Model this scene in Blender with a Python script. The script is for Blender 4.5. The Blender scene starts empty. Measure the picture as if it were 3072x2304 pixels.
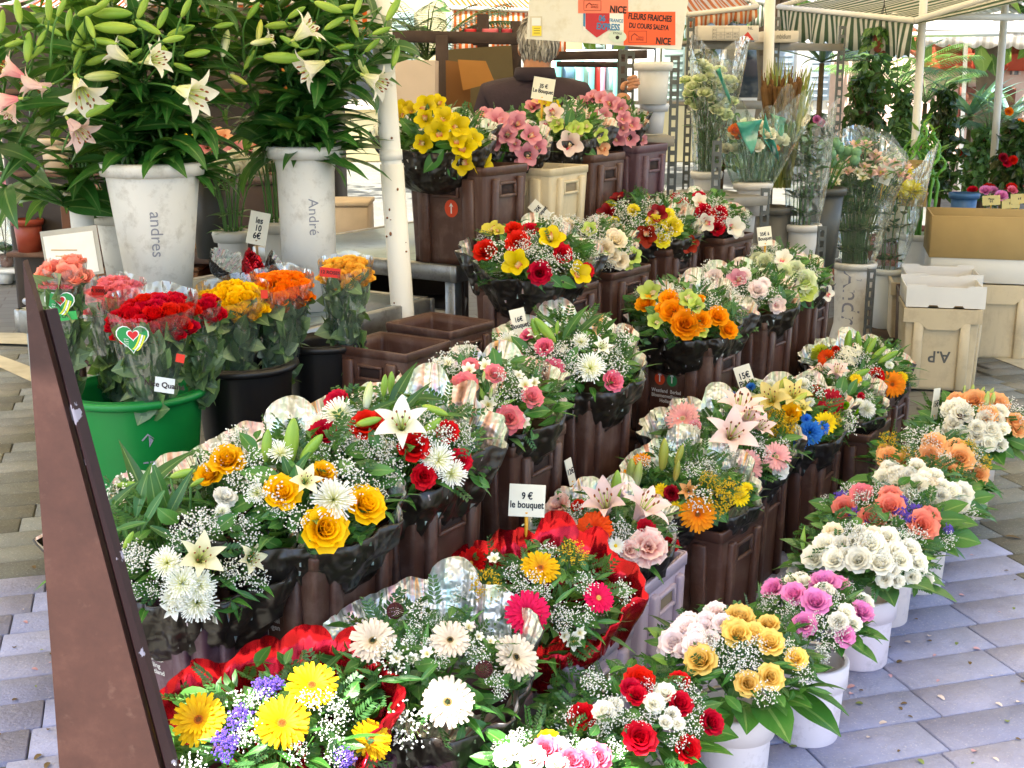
import bpy, math, random
import numpy as np
from math import sin, cos, pi, radians, sqrt, atan2, hypot
from mathutils import Vector, Matrix, Quaternion
RD = random.Random(11)
NP = np.random.RandomState(5)
SC = bpy.context.scene
COL = SC.collection
FPX, PITCH, CAMZ = 1250.0, radians(13.9), 1.6
# ---------------------------------------------------------------- camera, sky, sun, exposure
cd = bpy.data.cameras.new('camera'); cam = bpy.data.objects.new('camera', cd); COL.objects.link(cam)
cam.location = (0, 0, CAMZ); cam.rotation_euler = (pi/2 - PITCH, 0, 0)
cd.sensor_width = 36.0; cd.lens = FPX/1024*36.0; cd.clip_start = .05; cd.clip_end = 400
SC.camera = cam
SUN_EL, SUN_DIR = radians(58), Vector((-.72, -.69))
world = bpy.data.worlds.new('World'); SC.world = world; world.use_nodes = True
wn = world.node_tree.nodes; wl = world.node_tree.links
bg = wn.get('Background'); sky = wn.new('ShaderNodeTexSky'); sky.sky_type = 'NISHITA'; sky.sun_disc = False
sky.sun_elevation = SUN_EL; sky.sun_rotation = atan2(SUN_DIR.x, SUN_DIR.y); sky.altitude = 20; sky.dust_density = 2.0
wl.new(sky.outputs[0], bg.inputs['Color']); bg.inputs['Strength'].default_value = .15
sd = bpy.data.lights.new('sun', 'SUN'); sun = bpy.data.objects.new('sun', sd); COL.objects.link(sun)
sd.energy = 4.8; sd.angle = radians(.6); sd.color = (1, .95, .86)
_d = Vector((SUN_DIR.x*cos(SUN_EL), SUN_DIR.y*cos(SUN_EL), sin(SUN_EL)))
sun.rotation_euler = _d.to_track_quat('Z', 'Y').to_euler(); sun.location = _d*40
SC.view_settings.view_transform = 'Standard'; SC.view_settings.look = 'None'
SC.view_settings.exposure = 2.0; SC.view_settings.gamma = 1.0; SC.view_settings.use_curve_mapping = False
SC.render.engine = 'CYCLES'
cy = SC.cycles; cy.use_denoising = True; cy.max_bounces = 7; cy.diffuse_bounces = 4; cy.glossy_bounces = 3
cy.transmission_bounces = 4; cy.transparent_max_bounces = 12; cy.sample_clamp_indirect = 6; cy.caustics_reflective = False; cy.caustics_refractive = False
try: cy.denoiser = 'OPENIMAGEDENOISE'
except Exception: pass
# ---------------------------------------------------------------- measuring: points of the photograph to places
FW = Vector((0, cos(PITCH), -sin(PITCH))); UP = Vector((0, sin(PITCH), cos(PITCH))); RT = Vector((1, 0, 0))
EYE = Vector((0, 0, CAMZ))
CROP = {1: (0, 0, 1200), 2: (1100, 0, 1000), 3: (2000, 0, 1072), 4: (0, 550, 1150), 5: (1000, 550, 1100), 6: (2000, 550, 1072),
        7: (0, 1100, 1200), 8: (800, 1000, 1200), 9: (1900, 1000, 1172), 10: (0, 1650, 1200), 11: (900, 1650, 1100), 12: (1900, 1650, 1172),
        0: (0, 0, 3072)}
def px(c, x, y):
    a, b, w = CROP[c]; s = w/2212/3
    return a/3 + x*s, b/3 + y*s
def ksc(c): return CROP[c][2]/2212/3
def ray(u, v): return FW + RT*((u-512)/FPX) + UP*((384-v)/FPX)
def at_h(uv, h):
    d = ray(*uv); return EYE + d*((h-CAMZ)/d.z)
def at_y(uv, Y):
    d = ray(*uv); return EYE + d*(Y/d.y)
def P(c, x, y, Y): return at_y(px(c, x, y), Y)
def Q(c, x, y, h): return at_h(px(c, x, y), h)
def rng(p): return (p-EYE).dot(FW)
def msz(c, n, p): return n*ksc(c)*rng(p)/FPX          # length in metres of n picture units at a place
# ---------------------------------------------------------------- geometry collector
class G:
    def __init__(s): s.V = []; s.F = []; s.M = []; s.A = []; s.n = 0
    def add(s, v, f, m=0, a=None):
        v = np.asarray(v, float); s.V.append(v)
        s.A.append(np.zeros((len(v), 3)) if a is None else np.asarray(a, float))
        for q in f: s.F.append(tuple(int(i)+s.n for i in q))
        s.M.extend([m]*len(f)); s.n += len(v); return s
    def mesh(s, name, mats, smooth=True):
        me = bpy.data.meshes.new(name); V = np.concatenate(s.V) if s.V else np.zeros((0, 3))
        me.from_pydata(V.tolist(), [], s.F)
        for m in (mats if isinstance(mats, (list, tuple)) else [mats]): me.materials.append(m)
        me.polygons.foreach_set('material_index', s.M)
        me.polygons.foreach_set('use_smooth', [bool(smooth)]*len(s.F))
        at = me.attributes.new('ts', 'FLOAT_VECTOR', 'POINT'); at.data.foreach_set('vector', np.concatenate(s.A).ravel())
        me.update(); return me
def gf(nu, nv, off=0, wrap=False):
    f = []
    for i in range(nu-1):
        for j in range(nv if wrap else nv-1):
            k = (j+1) % nv
            f.append((off+i*nv+j, off+i*nv+k, off+(i+1)*nv+k, off+(i+1)*nv+j))
    return f
def rotz(v, a):
    c, s = cos(a), sin(a); v = np.asarray(v, float); o = v.copy()
    o[:, 0] = v[:, 0]*c - v[:, 1]*s; o[:, 1] = v[:, 0]*s + v[:, 1]*c; return o
def xf(v, M):
    M = np.array(M); v = np.asarray(v, float); return v @ M[:3, :3].T + M[:3, 3]
RND = [.35, .8, 1, .97, .6]; PNT = [.3, .75, 1, .75, .04]; STR = [.55, .85, 1, .95, .5]; LEAFP = [.08, .8, 1, .7, .03]; LANC = [.25, .8, 1, .72, .35, .02]
def petal(g, L, W, prof, a0, a1, cup=.25, nu=5, nv=4, r0=0., z0=0., p=1., ruf=0., az=0., m=0, side=0., rnd=None):
    t = np.linspace(0, 1, nu); a = np.radians(a0+(a1-a0)*t**p); st = L/(nu-1)
    am = (a[1:]+a[:-1])/2
    r = r0+np.concatenate([[0], np.cumsum(np.sin(am))*st]); z = z0+np.concatenate([[0], np.cumsum(np.cos(am))*st])
    w = W/2*np.interp(t, np.linspace(0, 1, len(prof)), prof); s = np.linspace(-1, 1, nv)
    c = cup*w[:, None]*(s[None, :]**2) + (NP.uniform(-1, 1, (nu, nv))*ruf*t[:, None] if ruf else 0)
    X = r[:, None]-np.cos(a)[:, None]*c; Z = z[:, None]+np.sin(a)[:, None]*c; Y = w[:, None]*s[None, :]+side*(t[:, None]**2)
    v = np.stack([X, Y, Z], -1).reshape(-1, 3)
    rr = NP.rand() if rnd is None else rnd
    A = np.stack([np.repeat(t[:, None], nv, 1), np.repeat(np.abs(s)[None], nu, 0), np.full((nu, nv), rr)], -1).reshape(-1, 3)
    g.add(rotz(v, az), gf(nu, nv), m, A)
def ball(g, c, r, n=6, k=4, m=0, sq=(1, 1, 1), t=None):
    v = []; A = []
    for i in range(k+1):
        th = pi*i/k
        for j in range(n): v.append((c[0]+r*sq[0]*sin(th)*cos(2*pi*j/n), c[1]+r*sq[1]*sin(th)*sin(2*pi*j/n), c[2]+r*sq[2]*cos(th))); A.append((1-i/k if t is None else t, 0, 0))
    g.add(v, [(a, b, c2, d) for (d, c2, b, a) in gf(k+1, n, wrap=True)], m, A)
OCT = np.array([(1, 0, 0), (-1, 0, 0), (0, 1, 0), (0, -1, 0), (0, 0, 1), (0, 0, -1)], float)
OCF = [(0, 2, 4), (2, 1, 4), (1, 3, 4), (3, 0, 4), (2, 0, 5), (1, 2, 5), (3, 1, 5), (0, 3, 5)]
def octa(g, c, r, m=0): g.add(OCT*r+np.asarray(c), OCF, m, [(NP.rand(), 0, NP.rand())]*6)
def tube(g, pts, rad, n=6, m=0, cap=True):
    pts = [Vector(p) for p in pts]; k = len(pts)
    if not isinstance(rad, (list, tuple)): rad = [rad]*k
    up = Vector((0, 0, 1)); v = []; A = []
    t0 = (pts[1]-pts[0]).normalized(); x = t0.cross(up)
    if x.length < .05: x = t0.cross(Vector((1, 0, 0)))
    x.normalize()
    for i, p in enumerate(pts):
        t = (pts[min(i+1, k-1)]-pts[max(i-1, 0)]).normalized(); x = (x-t*x.dot(t)).normalized(); y = t.cross(x)
        for j in range(n):
            a = 2*pi*j/n; v.append(p+x*(rad[i]*cos(a))+y*(rad[i]*sin(a))); A.append((i/(k-1), 0, 0))
    f = gf(k, n, wrap=True)
    if cap: f = f+[tuple(range(n))[::-1], tuple((k-1)*n+j for j in range(n))]
    g.add([tuple(q) for q in v], f, m, A)
def lathe(g, prof, n=24, c=(0, 0, 0), m=0, ex=1., wob=0.):
    v = []; A = []
    for i, (r, z) in enumerate(prof):
        for j in range(n):
            a = 2*pi*j/n; q = r*(1+wob*sin(3*a+i))
            v.append((c[0]+q*cos(a), c[1]+q*ex*sin(a), c[2]+z)); A.append((i/max(1, len(prof)-1), j/n, 0))
    g.add(v, gf(len(prof), n, wrap=True), m, A)
def cbox(g, c, s, b=.004, m=0, rz=0., top=(1, 1), shear=(0, 0)):
    """a box with chamfered edges; top = taper of the upper face"""
    hx, hy, hz = s[0]/2, s[1]/2, s[2]/2; b = min(b, hx*.45, hy*.45, hz*.45); v = []; ix = {}
    for sx in (-1, 1):
        for sy in (-1, 1):
            for sz in (-1, 1):
                for ax in range(3):
                    q = [sx*(hx-b), sy*(hy-b), sz*(hz-b)]; q[ax] += (sx, sy, sz)[ax]*b
                    k = (q[2]+hz)/(2*hz); fx = 1+(top[0]-1)*k; fy = 1+(top[1]-1)*k
                    ix[sx, sy, sz, ax] = len(v); v.append((q[0]*fx+shear[0]*k, q[1]*fy+shear[1]*k, q[2]))
    F = []
    for ax in range(3):
        o = [i for i in range(3) if i != ax]
        for sg in (-1, 1):
            F.append([ix[tuple(_s(ax, sg, o, a, d))+(ax,)] for a, d in ((-1, -1), (1, -1), (1, 1), (-1, 1))])
    for ax in range(3):
        o = [i for i in range(3) if i != ax]
        for a in (-1, 1):
            for d in (-1, 1):
                k0 = _s(ax, -1, o, a, d); k1 = _s(ax, 1, o, a, d)
                F.append([ix[tuple(k0)+(o[0],)], ix[tuple(k1)+(o[0],)], ix[tuple(k1)+(o[1],)], ix[tuple(k0)+(o[1],)]])
    for sx in (-1, 1):
        for sy in (-1, 1):
            for sz in (-1, 1): F.append([ix[sx, sy, sz, i] for i in range(3)])
    V = np.array(v); out = []
    ctr = V.mean(0)
    for f in F:
        p = V[f]; n = np.cross(p[1]-p[0], p[2]-p[0])
        out.append(tuple(f) if np.dot(n, p.mean(0)-ctr) > 0 else tuple(f[::-1]))
    V = rotz(V, rz)+np.array(c); g.add(V, out, m)
def _s(ax, sg, o, a, d):
    k = [0, 0, 0]; k[ax] = sg; k[o[0]] = a; k[o[1]] = d; return k
def sheet(g, pts, m=0, th=.003):
    """a thin plate of real thickness from a polygon outline (counter-clockwise seen from outside)"""
    p = [Vector(q) for q in pts]; n = (p[1]-p[0]).cross(p[2]-p[0]).normalized(); k = len(p)
    v = [tuple(q) for q in p]+[tuple(q-n*th) for q in p]
    f = [tuple(range(k)), tuple(range(2*k-1, k-1, -1))]+[(i, i+k, (i+1) % k+k, (i+1) % k) for i in range(k)]
    g.add(v, f, m)
# ---------------------------------------------------------------- objects
def ob(name, me, parent=None, loc=(0, 0, 0), q=None, sc=None, kind=None):
    o = bpy.data.objects.new(name, me); COL.objects.link(o)
    if parent is not None: o.parent = parent
    o.location = loc
    if q is not None: o.rotation_mode = 'QUATERNION'; o.rotation_quaternion = q
    if sc is not None: o.scale = (sc, sc, sc) if isinstance(sc, (int, float)) else sc
    if kind: o['kind'] = kind
    return o
def tag(o, label=None, cat=None, group=None, kind=None):
    if label: o['label'] = label
    if cat: o['category'] = cat
    if group: o['group'] = group
    if kind: o['kind'] = kind
    return o
def thing(name, label, cat, loc=(0, 0, 0), group=None, rz=0.):
    o = bpy.data.objects.new(name, None); COL.objects.link(o); o.location = loc; o.rotation_euler = (0, 0, rz); o.empty_display_size = .05
    return tag(o, label, cat, group)
def copy_tree(o, parent=None):
    c = o.copy(); COL.objects.link(c)
    if parent is not None: c.parent = parent
    for k in list(o.children): copy_tree(k, c)
    return c
def dup(root, loc, rz=None, label=None, group=None, sc=None):
    c = copy_tree(root); c.location = loc
    if rz is not None: c.rotation_euler = (0, 0, rz)
    if label: c['label'] = label
    if group: c['group'] = group
    if sc is not None: c.scale = (sc, sc, sc)
    return c
def face_quat(n, roll=0.):
    return Vector(n).to_track_quat('Z', 'Y') @ Quaternion((0, 0, 1), roll)
def frame_quat(yaxis, zhint):
    y = Vector(yaxis).normalized(); z = Vector(zhint); z = z-y*z.dot(y)
    z = z.normalized() if z.length > 1e-4 else y.orthogonal().normalized(); x = y.cross(z)
    return Matrix((x, y, z)).transposed().to_quaternion()
# ---------------------------------------------------------------- lettering
_TX = {}
def text_arr(s, size=1., align='CENTER', space=1.):
    k = (s, align, space)
    if k not in _TX:
        cu = bpy.data.curves.new('lettering', 'FONT'); cu.body = s; cu.align_x = align; cu.align_y = 'CENTER'; cu.size = 1; cu.space_line = space; cu.resolution_u = 3
        o = bpy.data.objects.new('lettering', cu); COL.objects.link(o); bpy.context.view_layer.update()
        me = bpy.data.meshes.new_from_object(o.evaluated_get(bpy.context.evaluated_depsgraph_get()))
        V = np.array([tuple(q.co) for q in me.vertices]) if len(me.vertices) else np.zeros((0, 3)); F = [tuple(p.vertices) for p in me.polygons]
        bpy.data.objects.remove(o); bpy.data.curves.remove(cu); bpy.data.meshes.remove(me); _TX[k] = (V, F)
    V, F = _TX[k]; return V*size, F
def text_on(g, s, size, M, m=0, align='CENTER', space=1., sx=1., bold=0.):
    V, F = text_arr(s, size, align, space)
    if not len(V): return
    V = V*np.array([sx, 1, 1])
    for dx in ((0,) if not bold else (-bold, 0, bold)):
        for dy in ((0,) if not bold else (-bold, bold)):
            g.add(xf(V+np.array([dx, dy, (dx*3+dy)*.004]), M), F, m)
def plane_M(o, x, y):
    """matrix of a surface with origin o, x to the right and y up on it"""
    x = Vector(x).normalized(); y = (Vector(y)-x*Vector(y).dot(x)).normalized(); z = x.cross(y)
    M = Matrix((x, y, z)).transposed().to_4x4(); M.translation = Vector(o); return M
def disc(g, M, r, m=0, n=20, z=0., cx=0, cy=0, ex=1.):
    v = [(cx+r*cos(2*pi*i/n), cy+r*ex*sin(2*pi*i/n), z) for i in range(n)]; g.add(xf(v, M), [tuple(range(n))], m)
def poly(g, M, pts, m=0, z=0.): g.add(xf([(p[0], p[1], z) for p in pts], M), [tuple(range(len(pts)))], m)
# ---------------------------------------------------------------- materials
def lin(h):
    h = h.lstrip('#'); c = [int(h[i:i+2], 16)/255 for i in (0, 2, 4)]
    return tuple((x/12.92 if x <= .04045 else ((x+.055)/1.055)**2.4) for x in c)+(1,)
class NT:
    def __init__(s, name):
        s.m = bpy.data.materials.new(name); s.m.use_nodes = True; s.t = s.m.node_tree; s.n = s.t.nodes; s.n.clear()
        s.o = s.n.new('ShaderNodeOutputMaterial')
    def a(s, ty, **k):
        x = s.n.new('ShaderNode'+ty)
        for q, v in k.items():
            if q[0] == '_': x.inputs[q[1:].replace('_', ' ')].default_value = v
            else: setattr(x, q, v)
        return x
    def l(s, a, b): s.t.links.new(a, b)
    def noise(s, scale, detail=3, co='Object', rough=.55, vec=(1, 1, 1)):
        tc = s.a('TexCoord') if co != 'World' else s.a('NewGeometry'); co = 'Position' if co == 'World' else co; n = s.a('TexNoise'); n.inputs['Scale'].default_value = scale; n.inputs['Detail'].default_value = detail; n.inputs['Roughness'].default_value = rough
        if vec != (1, 1, 1):
            mp = s.a('Mapping'); mp.inputs['Scale'].default_value = vec; s.l(tc.outputs[co], mp.inputs['Vector']); s.l(mp.outputs[0], n.inputs['Vector'])
        else: s.l(tc.outputs[co], n.inputs['Vector'])
        return n.outputs['Fac']
    def ramp(s, fac, stops):
        r = s.a('ValToRGB'); e = r.color_ramp.elements
        while len(e) < len(stops): e.new(.5)
        for k, (p, c) in zip(e, stops): k.position = p; k.color = lin(c) if isinstance(c, str) else c
        s.l(fac, r.inputs[0]); return r.outputs[0]
    def mix(s, f, a, b, mode='MIX'):
        x = s.a('Mix', data_type='RGBA', blend_type=mode); 
        for k, v in ((0, f), (6, a), (7, b)):
            if hasattr(v, 'links'): s.l(v, x.inputs[k])
            else: x.inputs[k].default_value = lin(v) if isinstance(v, str) else v
        return x.outputs[2]
    def math(s, op, a, b=0.):
        x = s.a('Math', operation=op)
        for k, v in ((0, a), (1, b)):
            if hasattr(v, 'links'): s.l(v, x.inputs[k])
            else: x.inputs[k].default_value = v
        return x.outputs[0]
    def ts(s):
        at = s.a('Attribute', attribute_name='ts'); sp = s.a('SeparateXYZ'); s.l(at.outputs['Vector'], sp.inputs[0]); return sp.outputs
    def bump(s, h, st=.3, dist=.01):
        b = s.a('Bump'); b.inputs['Strength'].default_value = st; b.inputs['Distance'].default_value = dist; s.l(h, b.inputs['Height']); return b.outputs[0]
    def pb(s, col, rough=.5, metal=0., spec=.5, normal=None, **k):
        b = s.a('BsdfPrincipled'); b.inputs['Roughness'].default_value = rough if not hasattr(rough, 'links') else .5
        if hasattr(rough, 'links'): s.l(rough, b.inputs['Roughness'])
        b.inputs['Metallic'].default_value = metal; b.inputs['Specular IOR Level'].default_value = spec
        if hasattr(col, 'links'): s.l(col, b.inputs['Base Color'])
        else: b.inputs['Base Color'].default_value = lin(col) if isinstance(col, str) else col
        if normal is not None: s.l(normal, b.inputs['Normal'])
        for q, v in k.items(): b.inputs[q.replace('_', ' ')].default_value = v
        return b.outputs[0]
    def end(s, sh): s.l(sh, s.o.inputs['Surface']); return s.m
    def orand(s): return s.a('ObjectInfo').outputs['Random']
_MC = {}
def memo(f):
    def w(*a, **k):
        q = (f.__name__, a, tuple(sorted(k.items())))
        if q not in _MC: _MC[q] = f(*a, **k)
        return _MC[q]
    return w
@memo
def m_plain(c, rough=.5, var=.12, scale=9., metal=0., spec=.4, bump=.0, dirt=None):
    t = NT('plain_'+c.strip('#')); n = t.noise(scale, 4)
    b = lin(c); lo = tuple(x*(1-var) for x in b[:3])+(1,); hi = tuple(min(1, x*(1+var)) for x in b[:3])+(1,)
    col = t.ramp(n, [(.3, lo), (.7, hi)])
    if dirt: col = t.mix(t.ramp(t.noise(scale*3.1, 5, 'World', rough=.7), [(.52, (0, 0, 0, 1)), (.72, (.75, .75, .75, 1))]), col, dirt)
    nm = t.bump(t.noise(scale*6, 4), bump, .004) if bump else None
    return t.end(t.pb(col, rough, metal, spec, nm))
@memo
def m_petal(c0, c1, tr=.3, rough=.55, p=.5, vein=.0):
    t = NT('petal'); ts = t.ts(); col = t.ramp(ts[0], [(max(0, p-.35), c0), (min(1, p+.35), c1)])
    hs = t.a('HueSaturation'); t.l(col, hs.inputs['Color'])
    v = t.math('ADD', t.math('MULTIPLY', t.orand(), .22), t.math('MULTIPLY', ts[2], .2)); t.l(t.math('ADD', v, .82), hs.inputs['Value']); hs.inputs['Saturation'].default_value = 1.08
    t.l(t.math('ADD', t.math('MULTIPLY', t.orand(), .012), .494), hs.inputs['Hue'])
    a = t.pb(hs.outputs[0], rough, 0, .25); b = t.a('BsdfTranslucent'); t.l(hs.outputs[0], b.inputs[0])
    x = t.a('MixShader'); x.inputs[0].default_value = tr; t.l(a, x.inputs[1]); t.l(b.outputs[0], x.inputs[2]); return t.end(x.outputs[0])
@memo
def m_leaf(c, c2, rough=.38, tr=.25, vein=.35):
    t = NT('leaf'); ts = t.ts(); col = t.mix(t.math('FRACT', t.math('ADD', ts[2], t.math('MULTIPLY', t.orand(), .77))), c, c2)
    mid = t.math('LESS_THAN', ts[1], .09); rib = t.math('MULTIPLY', mid, vein)
    col = t.mix(rib, col, '#a9c070')
    lines = t.math('SINE', t.math('MULTIPLY', t.math('ADD', ts[0], t.math('MULTIPLY', ts[1], -.35)), 60.))
    nm = t.bump(lines, .12, .002)
    a = t.pb(col, rough, 0, .5, nm); b = t.a('BsdfTranslucent'); t.l(t.mix(.5, col, '#8fb83a'), b.inputs[0])
    x = t.a('MixShader'); x.inputs[0].default_value = tr; t.l(a, x.inputs[1]); t.l(b.outputs[0], x.inputs[2]); return t.end(x.outputs[0])
@memo
def m_foil(kind):
    t = NT('foil_'+kind); ts = t.ts()
    if kind == 'holo':
        cb = t.a('CombineXYZ'); t.l(t.math('MULTIPLY', ts[1], 40.), cb.inputs[0]); t.l(t.math('MULTIPLY', ts[0], 1.6), cb.inputs[1]); t.l(t.math('MULTIPLY', t.orand(), 20.), cb.inputs[2])
        n = t.a('TexNoise'); n.inputs['Scale'].default_value = 1.; n.inputs['Detail'].default_value = 2; t.l(cb.outputs[0], n.inputs['Vector'])
        col = t.ramp(n.outputs['Fac'], [(.28, '#7a4a34'), (.35, '#e0a898'), (.4, '#e9edf0'), (.45, '#b4d8cc'), (.49, '#eef0f2'), (.54, '#7c8a78'), (.58, '#f0eef2'), (.63, '#dcb0c0'), (.67, '#a8cfe4'), (.71, '#e2a45c'), (.76, '#54584c')])
        col = t.mix(t.ramp(t.noise(2.6, 2), [(.38, (0, 0, 0, 1)), (.62, (.4, .4, .4, 1))]), col, '#d4d8d6')
        nm = t.bump(t.noise(6, 2), .6, .05); return t.end(t.pb(col, .3, .45, .6, nm))
    if kind == 'red':
        n = t.noise(3.2, 1); nm = t.bump(n, .35, .05); return t.end(t.pb(t.ramp(n, [(.3, '#8e0714'), (.7, '#d3122a')]), .2, .75, .6, nm))
    if kind == 'black':
        n = t.noise(5, 1); nm = t.bump(n, .6, .05); return t.end(t.pb('#241e19', .34, 0, .6, nm))
    n = t.noise(14, 2); return t.end(t.pb('#dcd8cf', .25, .6, .6, t.bump(n, .6, .02)))
@memo
def m_film(tint='#ffffff', gl=.13):
    t = NT('clear_film'); tr = t.a('BsdfTransparent'); tr.inputs[0].default_value = lin(tint); g = t.a('BsdfGlossy'); g.inputs['Roughness'].default_value = .07
    n = t.noise(11, 3, vec=(1, 1, .35)); nm = t.bump(n, 1., .06); t.l(nm, g.inputs['Normal'])
    fr = t.a('Fresnel'); fr.inputs[0].default_value = 1.45; t.l(nm, fr.inputs['Normal'])
    x = t.a('MixShader'); t.l(t.math('MINIMUM', t.math('ADD', t.math('MULTIPLY', fr.outputs[0], 1.0), gl*.2), .7), x.inputs[0]); t.l(tr.outputs[0], x.inputs[1]); t.l(g.outputs[0], x.inputs[2])
    df = t.a('BsdfDiffuse'); df.inputs[0].default_value = lin('#e8ecea'); y = t.a('MixShader'); y.inputs[0].default_value = .03; t.l(x.outputs[0], y.inputs[1]); t.l(df.outputs[0], y.inputs[2]); return t.end(y.outputs[0])
GREEN = '#2c5a20'
M_STEM = m_plain('#4d7a34', .5, .2); M_CALYX = m_plain('#4f7d35', .5, .2)
# ================================================================ flowers (each built once per colour, about one unit across, facing +Z)
ROSEC = {'red': ('#9a0612', '#d01222'), 'pink': ('#e0607f', '#f08aa0'), 'palepink': ('#f3c9c4', '#f2b0ac'), 'pinkedge': ('#f6dcc0', '#ec8f97'), 'yellow': ('#e8a40c', '#f0bc24'),
 'lemon': ('#ead52a', '#f2e35a'), 'orange': ('#ef8a1e', '#f5a648'), 'hotorange': ('#f26a10', '#f88a28'), 'white': ('#eee8cf', '#f6f3e6'), 'cream': ('#f0d9b0', '#f6ead2'), 'coral': ('#ee7f6a', '#f3a08e'),
 'peach': ('#f29a3c', '#f7b45c'), 'green': ('#b9cf8e', '#e3e8c4'), 'salmon': ('#f58a76', '#f8a896'), 'apricot': ('#eaa010', '#f2bc30'), 'dark': ('#5c0713', '#9c1020'), 'lilac': ('#d878b6', '#ec9ccb'), 'sun': ('#f0b00c', '#f8cc28'), 'warmpeach': ('#f4a63c', '#f9c864'), 'butter': ('#eebc46', '#f4d684'), 'softpeach': ('#f0a866', '#f4bf8c'), 'blush': ('#f5dcd6', '#f7e9e6')}
@memo
def f_rose(c, v=0):
    g = G(); a, b = ROSEC[c]
    for n, r0, L, W, a0, a1 in ((2, .015, .40, .30, -4, -4), (3, .045, .43, .38, -2, 4), (4, .08, .44, .42, 2, 18), (5, .11, .46, .46, 8, 42), (5, .13, .48, .52, 18, 72), (6, .14, .47, .54, 34, 100)):
        o = NP.rand()*6
        for i in range(n):
            petal(g, L*NP.uniform(.93, 1.05), W, RND, a0+NP.uniform(-4, 4), a1+NP.uniform(-10, 10), .42, 5, 5, r0, -.27, 1.4, .006, o+2*pi*i/n)
    for i in range(5): petal(g, .34, .1, PNT, 40, 70+NP.uniform(-20, 40), .2, 4, 3, .06, -.3, az=2*pi*i/5, m=1)
    ball(g, (0, 0, -.29), .1, 6, 4, 1)
    return g.mesh('rose', [m_petal(a, b, .22, .6), M_CALYX])
@memo
def f_rosebud(c, v=0):
    g = G(); a, b = ROSEC[c]
    for n, r0, L, W, a0, a1 in ((2, .015, .50, .30, -6, -8), (3, .05, .52, .38, -4, -4), (4, .09, .53, .46, 2, 4), (5, .13, .52, .50, 8, 14), (5, .17, .52, .54, 14, 34), (4, .19, .52, .54, 18, 62)):
        o = NP.rand()*6
        for i in range(n): petal(g, L*NP.uniform(.94, 1.04), W, RND, a0+NP.uniform(-3, 3), a1+NP.uniform(-8, 10), .5, 6, 5, r0, -.32, 2.2, .008, o+2*pi*i/n)
    for i in range(5): petal(g, .42, .13, PNT, 34, 40+NP.uniform(-24, 30), .2, 4, 3, .1, -.38, az=2*pi*i/5, m=1)
    ball(g, (0, 0, -.36), .13, 7, 4, 1); tube(g, [(0, 0, -.4), (0, 0, -1.2)], .045, 5, 1)
    return g.mesh('rose', [m_petal(a, b, .22, .6), m_plain('#7a9a4a', .5, .2)])
GERC = {'white': ('#d8c8ae', '#e2d5c4', '#8f7a4a', '#1f1712'), 'yellow': ('#d89a06', '#e6b80c', '#c8701a', '#9a5218'), 'red': ('#a00614', '#c8101e', '#d8a038', '#e8cf70'), 'pink': ('#f0a3a0', '#f5bdb8', '#e8c8a0', '#d8b880'),
 'orange': ('#ee7a08', '#f59a1e', '#c8641a', '#a85a18'), 'redorange': ('#d9260c', '#e84a22', '#e08a3a', '#c87a30'), 'hotpink': ('#c81646', '#e03060', '#e0a050', '#e8cf70'), 'cream': ('#f0e4b8', '#f4ecd2', '#c8b060', '#a08840')}
@memo
def f_gerbera(c):
    a, b, _, _ = GERC[c]; g = G()
    for n, L, W, a0, a1, z in ((24, .42, .105, 74, 98, 0), (22, .40, .1, 66, 90, .012), (20, .26, .07, 50, 84, .025)):
        o = NP.rand()*6
        for i in range(n): petal(g, L*NP.uniform(.9, 1.06), W, STR, a0+NP.uniform(-5, 5), a1+NP.uniform(-9, 9), .25, 5, 3, .075, z, az=o+2*pi*(i+NP.uniform(-.2, .2))/n)
    ball(g, (0, 0, -.05), .1, 8, 4, 1, (1, 1, .8)); tube(g, [(0, 0, -.08), (.02, 0, -.5)], .022, 5, 1)
    return g.mesh('gerbera', [m_petal(a, b, .25, .6), M_CALYX])
@memo
def f_gcentre(c):
    _, _, d, e = GERC[c]; g = G()
    for i in range(110):
        r = .1*sqrt(i/110)*1.05; th = i*2.39996
        ball(g, (r*cos(th), r*sin(th), .045-.9*r*r*3), .012 if r > .05 else .009, 5, 3, 0 if r > .052 else 1)
    return g.mesh('flower_centre', [m_plain(d, .8, .25, 60), m_plain(e, .85, .25, 60)])
@memo
def f_daisy(c, d='#e0c020'):
    g = G(); k = {'white': ('#eef0dc', '#f7f6f0'), 'yellow': ('#dcb008', '#e8c818'), 'lime': ('#c6d830', '#dfe86a'), 'orange': ('#e88410', '#f2a02a')}[c]
    for n, L, a0, a1 in ((16, .42, 72, 96), (15, .37, 58, 84)):
        for i in range(n): petal(g, L, .13, STR, a0, a1+NP.uniform(-9, 9), .2, 4, 3, .07, 0, az=2*pi*(i+NP.rand()*.5)/n)
    ball(g, (0, 0, .01), .1, 8, 4, 1, (1, 1, .5)); tube(g, [(0, 0, 0), (0, 0, -.4)], .02, 4, 2)
    return g.mesh('daisy', [m_petal(*k, .25, .6), m_plain(d, .8, .25, 60), M_STEM])
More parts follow.
